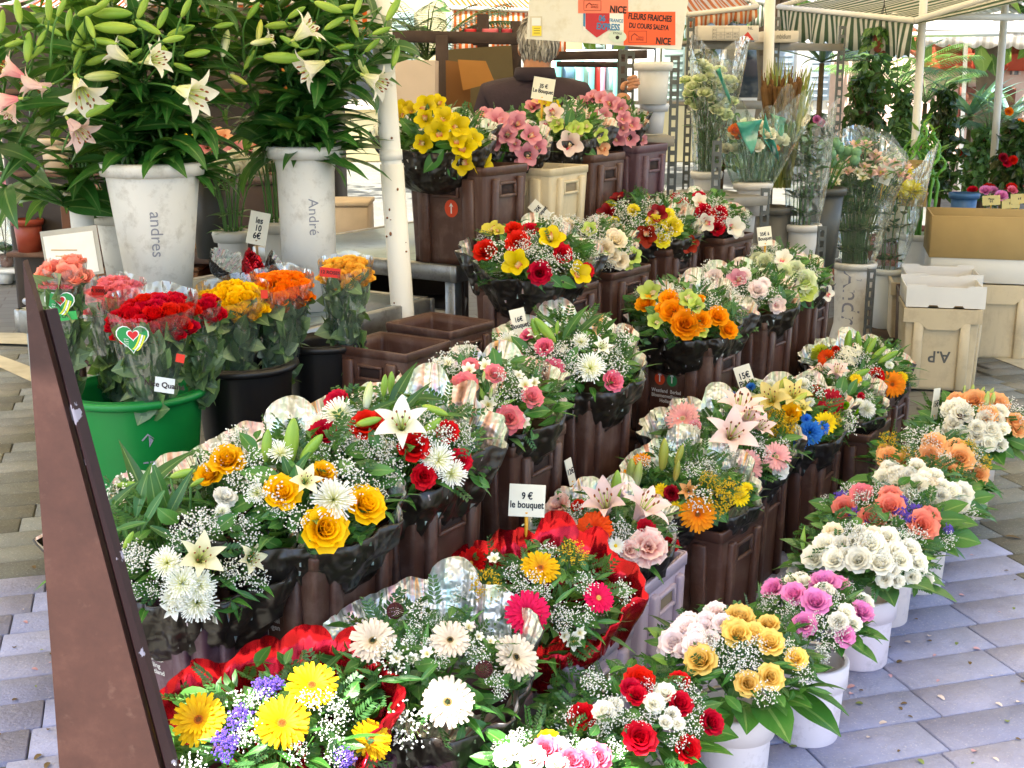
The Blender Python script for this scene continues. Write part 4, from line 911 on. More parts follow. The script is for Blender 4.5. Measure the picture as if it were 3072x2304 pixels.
T3 = [
 ('white spider chrysanthemums and cream lilies', 10, 1040, -60, 1300, .64, HOLO, ['plum', 'plum'], ['veiling', 'veiling'],
  'spider white 1010,185,220 1100,195,210 975,255,200 1090,290,240|spider@7 white 925,1085,190|lily@7 cream 1110,1055,300 1390,1065,210|carnation@7 white 1245,720,190|mum@7 white 1230,800,120|lily white 960,320,160|bud@7 green 630,575,130,5 1010,592,150,15 710,960,110,60 1090,640,90,30|leaf@7 mid 1330,760,190 1420,825,170 1240,865,160|gyps@7 x 1060,890,200 1120,850,170 540,530,190 760,1040,170 1360,920,190 720,1020,150 1150,900,160 990,940,150 620,1090,140 1320,860,120|gyps x 760,60,150 860,200,130 1330,120,180 1420,160,160 740,230,120 1260,100,120|lance@7 lily 870,560,420,52 720,560,430,112 640,740,330,50 860,760,330,-80 830,800,280,235 900,700,330,-72 980,720,320,65 700,880,220,190 930,930,220,-25 780,680,300,80|lance mid 1280,200,150 1370,250,140 1180,330,160 1300,330,140 1430,240,130'),
 ('yellow roses with tall green lily buds', 7, 1610, 690, 1230, .72, HOLO, ['brown', 'brown'], ['berkel', 'berkel'],
  'rose apricot 1255,510,190 1150,592,140 1790,580,130 1560,690,190 1240,470,120|rose yellow 1800,895,230 2030,760,210|spider white 1845,735,270 1550,480,150 1420,700,140|lily cream 1690,630,230|bud green 1475,440,180,85 1610,420,260,84 1720,450,190,50|gyps x 1290,390,190 1200,530,150 1400,520,170 1880,560,190 1320,630,150 1640,840,170 1960,630,190 2080,690,140 1540,770,130 1760,470,140|leaf mid 1450,600,230,165 1640,640,170 1380,430,150 1510,820,120|lance lily 1600,600,220,-70 1660,540,200,60'),
 ('red roses round one white lily', 8, 680, 615, 1120, .75, HOLO, ['brown', 'brown'], ['berkel', 'berkel'],
  'rose red 385,370,130 310,545,150 548,500,160 815,620,170 870,790,140 1000,540,130 1075,700,120 395,310,90|spider white 400,450,230 945,700,210 1020,775,180 890,690,130 290,500,130|lily white 745,500,330|bud green 560,490,150,15 930,425,150,-20 900,525,160,40 690,185,130,88 650,290,120,85|bud white 560,350,160,80|gyps x 440,570,180 660,620,170 970,560,160 1090,580,160 700,760,170 280,660,150 480,500,120 1070,530,120 890,480,120 600,690,140 520,620,120|lance lily 740,290,300,65 800,370,260,50 640,400,230,30 520,270,190,160 870,350,200,170 560,440,200,20|leaf mid 600,590,130 910,610,110 520,660,140|lance mid 640,730,140 700,700,130 740,790,130'),
 ('pink edged roses and cream alstroemeria', 8, 1210, 360, 900, .75, HOLO, ['brown', 'brown'], ['berkel', 'berkel'],
  'rose pinkedge 1090,285,160 1340,470,150 1262,222,115 1470,350,135 1130,175,90 880,375,90 1330,510,110 1120,480,80|alstro white 1105,400,130 1225,390,130 920,140,120 1000,160,100 1120,200,120 1210,175,120 1430,280,130 1420,490,110 1395,230,90 1165,410,90 850,350,110 1480,270,90|gyps x 960,200,190 990,320,150 1015,380,150 1330,250,140 1290,360,130 1060,210,110 930,350,130 1380,330,110|leaf mid 1265,150,130 1240,450,130 1490,430,140 1080,160,90|lance light 1190,330,110 1270,360,120 1330,380,110 960,390,100|bud pale 1240,330,60,80 1200,240,60,85 1010,300,60,70'),
 ('hot pink roses with pale lily buds', 5, 1390, 1060, 960, .76, HOLO, ['brown', 'brown'], ['dot', 'dot'],
  'rose pink 1270,985,115 1322,1130,140 1692,1190,130 1090,1050,105 1170,910,80|spider white 1550,1115,190 1060,960,150 1490,960,110|bud green 1280,890,190,130 1225,890,150,110 1350,870,80,85|lily white 1620,985,170 1220,910,130|gyps x 1205,1040,150 1370,1050,170 1420,1170,150 1215,1135,150 1640,1070,150 1500,950,140 1720,1110,150 1390,1000,120 1340,1220,120 1460,1080,120 1700,1010,100|lance lily 1450,830,260,62 1540,840,230,48 1310,830,200,140 1480,960,190,140|leaf mid 1130,980,140 1440,1050,130 1300,1090,120 1430,1200,110'),
 ('orange roses and green orchids in black wrap', 5, 2120, 790, 770, .77, HOLO, ['brown', 'brown'], ['berkel', 'berkel'],
  'rose orange 2020,690,120 2040,770,140 2125,850,175 1880,720,110 1990,760,90|rose@6 orange 215,850,115 320,820,125 385,905,110 30,715,90 200,715,70|orchid green 1910,670,150 1940,835,120 2140,710,120|orchid@6 green 130,725,130 180,765,130 215,920,100|gyps@6 x 285,745,130 90,700,90|gyps x 1830,640,90 2060,650,100 2140,790,90|leaf mid 2080,765,120 1935,775,110|leaf@6 mid 75,790,110 420,940,90|lance mid 1870,660,110 2000,840,100 1900,890,110'),
 ('blush roses and pink orchids', 6, 460, 680, 700, .77, HOLO, ['cream', 'brown'], [None, 'dot'],
  'rose blush 565,655,120 290,580,110 205,640,90 390,640,90 680,760,90 600,620,80|orchid pink 435,600,130 360,735,120 180,560,100|orchid blush 690,750,120 470,800,110 330,690,90 160,600,90|gyps x 250,650,130 340,690,130 450,750,130 640,690,130 480,620,120 230,590,90 540,720,110|leaf dark 590,690,120 450,680,110 520,780,100 500,720,110|rose blush 480,560,80'),
 ('greenish white roses and white orchids', 6, 720, 560, 590, .77, HOLO, ['brown', 'brown'], [None, None],
  'rose green 600,490,130 730,550,115 795,530,110 855,600,140 880,660,120 560,470,100 470,480,100|orchid white 720,470,130 755,640,130 980,680,110 690,600,90|orchid green 630,600,120 850,670,150 610,590,100|gyps x 540,420,130 550,520,130 640,460,120 700,600,120 900,560,120 480,470,110 680,530,110 830,560,100|leaf mid 860,725,130 720,690,100 580,560,100'),
]
for what, c, x, y, w, h, foil, kinds, decs, spec in T3:
    root, C, r = bouquet(what, c, x, y, w, h, foil, spec); set_on_crates(C, h-.085, 2, kinds, decs, what)
T4 = [
 ('red roses and yellow orchids in black wrap', 5, 1210, 450, 790, 1.0, ['brown', 'brown', 'brown'], [None, 'dot', None],
  'rose red 915,400,130 1112,352,130 1090,275,100 1245,540,145 1385,420,115 1527,522,95 1345,330,90 1190,270,90|orchid yellow 1105,485,170 1310,345,170 1475,550,165|orchid dullyellow 950,290,140 1000,290,90|gyps x 1000,410,170 1130,395,130 1270,430,140 1430,465,150 1180,410,130 1330,490,130 900,320,110 1180,330,120 1560,430,100|leaf mid 1320,575,140 1400,595,130 1035,350,90 1250,460,90|lance mid 1240,610,120 1160,290,90 1490,600,110 980,360,90'),
 ('cream roses and pale green orchids', 5, 1560, 360, 560, 1.0, ['brown', 'brown', 'brown'], [None, None, None],
  'rose cream 1640,390,120 1710,340,120 1735,465,110 1400,250,110 1330,245,100 1500,395,90 1690,310,80 1690,440,80|orchid green 1550,285,110 1600,440,110 1800,440,120 1770,490,90|gyps x 1450,260,140 1520,340,140 1600,320,130 1760,380,120 1480,300,110 1660,470,110|leaf mid 1385,300,110 1810,495,100 1570,300,90 1450,330,110|gyps x 1410,210,100 1560,230,100'),
 ('lemon roses and maroon orchids', 5, 1890, 240, 640, 1.02, ['cream', 'brown', 'brown'], [None, None, None],
  'rose lemon 1690,245,90 1810,160,80 1660,130,80 1935,230,90 2050,260,110 1987,337,100 2020,190,80|orchid maroon 1650,190,140 1960,190,120 1890,320,140 2145,370,120 1710,85,100|gyps x 1740,150,130 1850,240,130 1770,290,140 1900,130,110 2000,300,130 2080,210,110 1930,280,110 1770,200,120 1640,280,100|leaf mid 1770,270,110 2020,235,100|lance mid 1820,90,90 2110,300,100'),
 ('small red roses and white orchids', 6, 230, 190, 520, 1.02, ['brown', 'brown', 'brown'], [None, None, None],
  'rose red 40,85,85 105,130,85 225,170,95 130,225,95 325,185,95 315,275,95 195,80,85 270,210,70|orchid white 200,115,110 240,245,120 410,270,140 20,150,80 430,300,100|gyps x 150,180,130 290,130,110 280,190,110 370,190,110 120,180,100 350,230,90|leaf mid 160,110,80 280,100,80 440,240,90'),
]
for what, c, x, y, w, h, kinds, decs, spec in T4:
    root, C, r = bouquet(what, c, x, y, w, h, HOLO, spec); set_on_crates(C, h-.085, 3, kinds, decs, what)
# orchids up on the tables behind
TOPZ = .95
T5 = [
 ('yellow orchids in black foil', 2, 480, 905, 770, 4.45, 'brown', 'dot',
  'orchid yellow 200,690,170 225,775,150 400,720,190 390,800,150 480,880,200 380,955,150 510,790,160 600,845,180 640,975,200 700,930,150 740,1080,190 630,1080,170 470,690,120 160,720,110 300,740,110 590,930,140|leaf mid 290,855,170 450,1060,190 530,950,150 420,730,110 570,1140,110|lance mid 350,880,110 520,980,120'),
 ('pink orchids with a bronze lining', 2, 930, 925, 590, 4.75, 'cream', 'mark',
  'orchid pink 730,700,140 770,760,120 870,810,170 850,935,150 930,905,160 990,830,170 1080,905,150 1060,1030,170 1130,975,130 1030,1085,110 1010,790,110 920,830,120 980,960,110|leaf mid 720,800,150 1105,1130,150 940,825,110 860,1065,150|lance mid 660,740,90 830,1020,120'),
 ('mixed green pink and peach orchids', 2, 1300, 850, 640, 5.1, 'brown', 'dot',
  'orchid pink 1070,690,130 1110,690,90|orchid peach 1130,650,110 1550,985,130 1540,1055,110|orchid yellow 1190,680,100 1235,715,110|orchid blush 1240,760,130 1350,950,180 1190,850,110|orchid green 1180,775,110 1270,835,120 1390,860,130 1545,900,120 1450,850,110 1360,860,90 1240,815,90|leaf mid 1000,680,140 1345,790,130 1470,1000,130 1300,960,110 1420,790,90'),
 ('long pink orchid sprays', 2, 1610, 800, 530, 5.4, 'plum', None,
  'orchid pink 1420,670,130 1500,630,120 1560,665,110 1620,690,130 1680,720,120 1570,780,130 1700,790,120 1690,850,120 1760,830,110 1740,920,130 1660,925,120 1820,930,90 1805,870,100 1480,660,100 1540,800,100|leaf mid 1530,740,130 1735,980,150|lance mid 1610,830,100 1640,760,90 1690,1000,110'),
]
OC = []
for what, c, x, y, w, Y, kind, dec, spec in T5:
    root, C, r = bouquet(what, c, x, y, w, 0, HOLO, spec, Y=Y, rzk=.8, fw=.86, group='orchid bouquets on the tables'); OC.append(C)
    xo = .10 if Y < 5 else .05
    crate(kind, dec, (C.x+xo, C.y+.05, TOPZ), f'{ {"brown":"dark brown","cream":"cream","plum":"plum brown"}[kind]} crate on the table holding the bouquet of {what}', max(.2, C.z-.1-TOPZ), .02)
crate('cream', 'mark', tuple(P(5, 1290, 180, 5.15)*1.0)[:2]+(TOPZ,), 'cream crate standing free on the table between the orchid crates', .3, .05)
# ================================================================ bouquets in pots along the pavement
POTS = [
 ('pale pink and white roses at the front edge', 11, 1500, 1330, 1000, .33, 'rose pink 1480,1200,170 1640,1265,150 1800,1250,150 1720,1290,160|rose white 1230,1240,140 1290,1215,110 1560,1290,130|rose blush 1400,1250,160 1560,1180,120 1740,1200,130|rose yellow 1500,1145,120|gyps x 1330,1150,160 1650,1190,150 1720,1220,120 1200,1190,100|leaf mid 1200,1140,200 1050,1220,190 1110,1170,150 1120,1260,170'),
 ('red roses and white rosebuds', 11, 1960, 985, 1080, .33, 'rose red 1700,1000,160 2050,780,180 2050,1130,180 2000,830,120|rose@12 red 270,865,150 450,975,140 315,1130,150 260,735,110 20,820,110 55,760,110|rose@12 white 220,960,130 120,865,110 180,805,110|rose white 1840,970,150 1900,930,100|gyps@12 x 300,800,160 90,780,120 330,1000,150 250,1070,140 340,880,140 60,960,120 150,920,120|gyps x 1800,820,180 1750,770,140 1850,1030,160 1800,1080,140 1900,930,150 1960,1010,140|lance mid 1950,1150,150 1850,1140,140 2120,1060,140'),
 ('yellow roses and blush roses', 12, 590, 590, 960, .33, 'rose butter 380,620,170 650,755,150 780,720,150 925,610,120|rose butter 595,470,150 685,470,150 775,520,160 605,375,150 765,415,130 560,430,120|rose blush 290,500,230 455,385,180 310,430,170 235,545,160 400,470,150|gyps x 430,520,170 620,590,160 700,545,140 560,660,150 960,700,140 650,650,140 480,560,130 870,560,120|lance mid 470,690,160 540,720,140 420,720,150 840,640,130 880,660,120|leaf light 130,470,140 190,620,150'),
 ('small bright pink roses and white buds', 12, 1015, 345, 640, .33, 'rose lilac 785,215,130 905,245,140 1080,180,160 1165,170,120 1035,290,150 970,420,135 1200,485,130 1300,345,120|rose white 930,150,130 1205,390,160 1320,290,120 1075,230,120|gyps x 770,300,130 1050,420,150 880,480,130 1120,500,140 950,500,120 1240,170,110 840,390,130 1130,275,130 900,330,110 1170,440,120|lance grey 890,320,120 1240,260,150 640,225,150,110 680,240,140,100 1100,330,110'),
 ('creamy white roses and lisianthus', 9, 1310, 1225, 780, .33, 'rose white 1080,1245,210 1170,1230,160 1335,1255,240 1435,1200,200 1565,1265,180 1285,1160,130 1120,1190,130|rose cream 1130,1120,100 1360,1180,150|rose@12 white 930,135,120 1460,150,140 1620,140,140|gyps x 1230,1120,140 1530,1170,140 1610,1150,130 1430,1295,130 1250,1200,120|lance light 960,1160,130,90 880,1290,130 1650,1270,140'),
 ('coral roses and violet statice', 9, 1440, 1030, 760, .33, 'rose coral 1195,980,140 1350,1045,160 1455,980,150 1455,915,130 1640,1085,160 1680,1035,110 1420,990,120|rose pinkedge 1290,900,120 1310,890,90|statice x 1510,955,90 1180,928,90 1250,1020,80 1520,1025,100 1565,1045,80 1310,1080,90 1780,1110,70 1600,1000,80|gyps x 1450,1080,140 1300,940,130 1220,890,120 1600,1150,130 1490,1090,120 1570,930,120 1380,900,110|leaf mid 1080,970,150 1060,1045,150 1840,1150,230 1890,1060,200 1905,960,170 1790,1050,170 1700,1190,150'),
 ('white and cream garden roses', 9, 1640, 880, 680, .33, 'rose white 1450,800,150 1600,790,160 1705,840,140 1740,960,150 1670,960,130 1865,900,120 1600,900,180 1790,960,140 1800,890,110 1520,860,150 1500,790,120|rose cream 1650,830,130 1560,930,140|rose white 1850,960,110|gyps x 1560,850,120 1720,900,110 1420,850,110|leaf mid 1300,830,160 1330,880,110 1910,980,150 1960,930,140'),
 ('orange roses with goldenrod', 9, 1680, 690, 640, .34, 'rose softpeach 1440,700,110 1530,730,110 1705,625,130 1675,700,150 1850,705,140 1770,790,130 1835,640,100|rose softpeach 1960,800,110 1420,670,90|rod x 1445,620,140 1890,650,130 1555,690,120 1980,740,120 1840,830,110|gyps x 1580,580,140 1690,570,130 1590,660,130 1730,700,110 1905,720,120 1930,680,110 1650,760,110|leaf mid 1400,690,110 1830,825,120 2040,870,150 2030,940,130 1910,830,110'),
 ('white and peach roses with tall green buds', 9, 1920, 500, 620, .36, 'rose white 1810,550,170 1990,520,150 2055,515,130 1940,610,130 2045,610,130 1865,450,120 1800,430,110 1830,420,110 2070,440,100|rose softpeach 1930,378,140 2065,395,140 2015,455,110 2165,490,110 2180,545,90 1825,375,90|cone x 1850,475,60|bud pale 1870,300,60,85 1920,300,70,80 1980,300,60,60 2050,285,70,60 2000,380,100,80 2035,380,90,80|gyps x 2130,420,130 1780,445,110 1990,440,100|leaf mid 1650,500,120 1780,365,100 2180,620,120 2100,660,120 1660,460,90|lance light 1900,540,90'),
]
for i, (what, c, x, y, w, h, spec) in enumerate(POTS):
    potted(what, c, x, y, w, spec, h, ['mid', 'mid', 'mid', 'mid', 'grey', 'mid', 'mid', 'mid', 'mid'][i], [.088, .088, .086, .088, .09, .088, .088, .086, .086][i], .2, ['#ecdfe6', '#ecdfe6', '#ecdfe4', '#ece0e6', '#ecdce2', '#e4d4d0', '#ded2ca', '#ddc9c0', '#d9c6b8'][i],
           ['white plastic pot', 'white plastic pot', 'pinkish white plastic pot', 'pinkish white plastic pot', 'large pinkish white plastic pot', 'pale plastic pot', 'pale beige plastic pot', 'beige plastic pot', 'beige plastic pot'][i])
g = G(); lathe(g, [(.001, 0), (.07, 0), (.085, .16), (.08, .16), (.066, .01), (.001, .01)], 24)
p = Q(9, 2040, 830, .0); tag(ob('flower_pot', g.mesh('flower_pot', m_plain('#2f6fae', .45)), None, (p.x+.1, p.y+.35, 0)), 'blue plastic pot half hidden behind the beige pots', 'pot')
# price cards among the flowers
card('large white price card on a yellow fork among the red and pink flowers', 8, 1440, 925, 200, 180, 2.86, '9 €\nle bouquet', -.05, '#e0a21c', .3, 0, .2, .2)
card('card reading 15 euro on the blue chrysanthemum bouquet', 9, 635, 262, 95, 165, 4.25, '15\u20ac\nPiece', .32, size=.3, sl=.12, lean=.3)
card('narrow pointed price card over the orange gerbera bouquet', 8, 1680, 765, 62, 150, 3.4, '12\u20ac', .12, yaw=.9, size=.3, sl=.12)
card('narrow pointed price card on the white and peach roses', 9, 1712, 400, 80, 180, 4.42, '15\u20ac', -.12, yaw=.8, size=.28, sl=.12)
card('folded price card on the hot pink rose bouquet', 5, 1122, 840, 95, 170, 3.72, '16\u20ac\nBouquet', .18, size=.24, yaw=.3, sl=.12)
card('tilted price card on the cream rose bouquet', 5, 1245, 165, 70, 135, 4.55, '25\u20ac\nBouquet', .85, size=.24, sl=.12)
card('card reading 30 euro on the blush roses', 6, 360, 570, 85, 115, 4.95, '30', -.15, size=.5, sl=.1)
card('card reading 35 euro standing above the greenish white roses', 6, 607, 328, 88, 118, 5.25, '35\u20ac \u00e0\nBouquet', .12, size=.26, sl=.16)
card('card reading 35 euro le bouquet between the orchid bunches', 2, 1172, 590, 145, 145, 4.95, '35 \u20ac\nLe Bouquet', -.16, size=.25, sl=.14)
# ================================================================ tables, benches and empty crates
M_ALU = m_plain('#9a9a98', .38, .18, 10, .8, .5, .1, '#6e6a64'); M_TOP = m_plain('#8295a0', .3, .2, 6, .6, .5, 0, '#5a6066')
def table(label, corner, la, lr, z, apron=.07, legs=True, shelf=None, aback=True):
    """top spreads from corner along -ACR (la) and ROW (lr)"""
    c = Vector((corner[0], corner[1], 0)); t = thing('table', label, 'table', c, 'aluminium tables')
    A, B = -ACR, ROW; ctr = A*la/2+B*lr/2
    g = G(); cbox(g, (ctr.x, ctr.y, z-.008), (la-.05, lr-.05, .012), .003, 0, CRZ); ob('tabletop', g.mesh('tabletop', M_TOP), t)
    for p, L, rz in ((A*la/2, la, CRZ), (A*la/2+B*lr, la, CRZ), (B*lr/2, lr, CRZ+pi/2), (A*la+B*lr/2, lr, CRZ+pi/2)):
        g = G(); cbox(g, (0, 0, 0), (L+.03, .03, apron), .004); o = ob('rail', g.mesh('rail', M_ALU), t, p+Vector((0, 0, z-apron/2))); o.rotation_euler = (0, 0, rz)
    for a in (0.03, la-.03):
        for b in (.03, lr-.03):
            q = A*a+B*b; g = G(); cbox(g, (0, 0, (z-apron)/2), (.045, .045, z-apron), .004); o = ob('leg', g.mesh('leg', M_ALU), t, q); o.rotation_euler = (0, 0, CRZ)
    if shelf:
        q = A*la/2+B*.03; g = G(); cbox(g, (0, 0, 0), (la-.06, .028, .1), .004); o = ob('stretcher', g.mesh('stretcher', M_ALU), t, q+Vector((0, 0, shelf))); o.rotation_euler = (0, 0, CRZ)
        M = plane_M(Vector((0, 0, 0)), (1, 0, 0), (0, 0, 1)); g = G(); text_on(g, '2 6 0  x  1 9 0', .06, M, 0, bold=.0008); s = ob('lettering', g.mesh('lettering', m_plain('#3a3a52', .6)), o, (-.02, -.0165, 0))
    return t
TA = (-.20, 4.36); table('aluminium table carrying the orchid crates behind the white post', TA, .95, 1.75, .95, .06, shelf=.73)
TBc = Vector((-.28, 4.16, 0)); TBo = TBc-ROW*.88; table('low aluminium table carrying the lily buckets', (TBo.x, TBo.y), .98, .88, .87, .075)
for (u, v, Y, nm) in ((440, 322, 3.78, 'further'), (393, 343, 3.5, 'nearer')):
    p = at_y((u, v), Y); n = 3
    for i in range(n): crate('brown', [None, None, None][i], (p.x, p.y, p.z/n*i), f'dark brown empty crate, {["bottom", "middle", "open top"][i]} of the {nm} stack behind the pink bouquets', p.z/n).scale.xy = (.78, .78)
# ---------------------------------------------------------------- the brown sheet metal panel in the left foreground
Yp = 1.86; D = .46293
t = thing('metal_panel', 'weathered brown sheet metal side panel with chipped edge in the left foreground', 'panel', (-.66, Yp, 0))
e = lambda x, y: at_y((x*D, y*D), Yp)-Vector((-.66, Yp, 0))
a, b = e(94, 668), e(366, 1700); k = (b-a)/(b.z-a.z); bot = a+k*(0-a.z)
lt = e(60, 560); lb = e(141, 1700); lk = (lb-lt)/(lb.z-lt.z); lbot = lt+lk*(0-lt.z)
def m_panel():
    t = NT('weathered_paint'); n = t.noise(7, 6, rough=.7); c = t.ramp(n, [(.3, '#36211d'), (.55, '#452b25'), (.75, '#553931')]); c = t.mix(t.ramp(t.noise(40, 4), [(.62, (0, 0, 0, 1)), (.85, (.3, .3, .3, 1))]), c, '#7c6257'); return t.end(t.pb(c, .5, .1, .4, t.bump(n, .15, .004)))
def m_chip():
    t = NT('chipped_edge'); c = t.ramp(t.noise(24, 5, vec=(1, 1, .6), rough=.6), [(.5, '#2a1518'), (.6, '#2a1518'), (.615, '#8f8a9a')]); return t.end(t.pb(c, .5, .1, .4))
g = G(); sheet(g, [lbot, bot, a, lt], 0, -.02); ob('plate', g.mesh('plate', m_panel(), False), t)
ed = (a-bot); wv = Vector((.021, .0, 0)); g = G(); pts = [bot+Vector((.001, -.004, 0)), bot+wv+Vector((0, .012, 0)), a+wv*.6+Vector((0, .012, 0)), a+Vector((.001, -.004, 0))]; sheet(g, pts, 0, -.012); ob('edge_strip', g.mesh('edge_strip', m_chip(), False), t)
for y in (1005, 1365, 650, 1640):
    p = a+k*((e(200, y)).z-a.z)-Vector((.022, .003, 0)); g = G(); lathe(g, [(.0005, .004), (.004, .0035), (.0055, .001), (.0055, 0)], 14); o = ob('bolt', g.mesh('bolt', M_STEEL), t, p); o.rotation_euler = (pi/2, 0, 0)
# ================================================================ buckets
def bucket(label, base, prof, col, rim=None, n=40, text=None, cat='bucket', group=None, rough=.42, name='flower_bucket', handle=False, dirt=None, tang=-1.57):
    """prof: outer radii and heights from foot to rim"""
    t = thing(name, label, cat, base, group); m = m_plain(col, rough, .05, 6, dirt=dirt); r, h = prof[-1]; g = G()
    P_ = [(.001, 0)]+[(a, b) for a, b in prof]+[(prof[-1][0]-.006, prof[-1][1])]+[(max(.01, a-.006), b+.006) for a, b in prof[::-1]]+[(.001, .008)]
    lathe(g, P_, n); ob('body', g.mesh('body', m), t)
    rh = rim or .03; g = G(); lathe(g, [(r-.001, h-rh), (r+.010, h-rh-.002), (r+.016, h-.006), (r+.012, h+.004), (r-.003, h+.004), (r-.006, h-.01)], n); ob('rim', g.mesh('rim', m), t)
    if text:
        g = G(); s, size, z0, rot, ang = text; V, F = text_arr(s, size)
        if rot: V = np.stack([V[:, 1], -V[:, 0], V[:, 2]], -1)
        V = V+0; zz = V[:, 1]+z0; rr = np.interp(zz, [q[1] for q in prof], [q[0] for q in prof])+.0012; th = ang+V[:, 0]/rr
        g.add(np.stack([rr*np.cos(th), rr*np.sin(th), zz], -1), F); ob('lettering', g.mesh('lettering', m_plain('#8a8a94', .7)), t)
    return t
def bucket_px(label, c, x0, x1, yt, yb, Y, br=.7, col='#dcd8cf', waist=None, text=None, flare=0, **k):
    T = P(c, (x0+x1)/2, yt, Y); B = P(c, (x0+x1)/2, yb, Y); R = msz(c, abs(x1-x0), T)/2; h = T.z-B.z; r0 = R*br
    prof = [(r0, 0), (r0+(R-r0)*.5, h*.5), (R*.97, h*.92), (R, h)] if not waist else [(R*1.02, 0), (R*.98, h*.05), (R*waist, h*.24), (R*waist*.99, h*.35), (R*.9, h*.8), (R*.96, h)]
    if flare: prof = [(r0, 0), (r0*1.02, h*.6), (R*.86, h*.85), (R*.93, h*.95), (R, h)]
    b = bucket(label, (T.x, Y, B.z), prof, col, text=text, **k); return b, Vector((T.x, Y, T.z)), R, h
WB = 'white flower buckets'
b1, L1, R1, h1 = bucket_px('large white bucket with handwriting holding the left lilies', 1, 580, 1100, 905, 1640, 3.72, .66, '#dedad2', text=('andres', .05, .2, True, -1.3), group=WB, dirt='#b5aea2')
b2, L2, R2, h2 = bucket_px('tall white bucket holding the lilies nearer the post', 1, 1500, 1870, 815, 1700, 3.98, .82, '#dedad2', text=('Andr\u00e9', .045, .3, True, -1.2), group=WB, flare=1, dirt='#b5aea2')
b3, L3, R3, h3 = bucket_px('white bucket half hidden at the left end of the table', 4, 392, 532, 60, 725, 3.95, .75, '#dedad2', group=WB)
b4, L4, R4, h4 = bucket_px('white bucket of dark foliage between lily buckets', 4, 555, 870, 170, 560, 4.15, .74, '#d6d2c8', group=WB, dirt='#a89e90')
b5, L5, R5, h5 = bucket_px('small white vase of white lisianthus behind the lilies', 4, 1250, 1430, 280, 600, 4.25, .8, '#dad6ce', group=WB)
b6, L6, R6, h6 = bucket_px('white flared vase of bare green stems', 4, 1490, 1720, 225, 600, 4.2, .7, '#dad6ce', group=WB, flare=1)
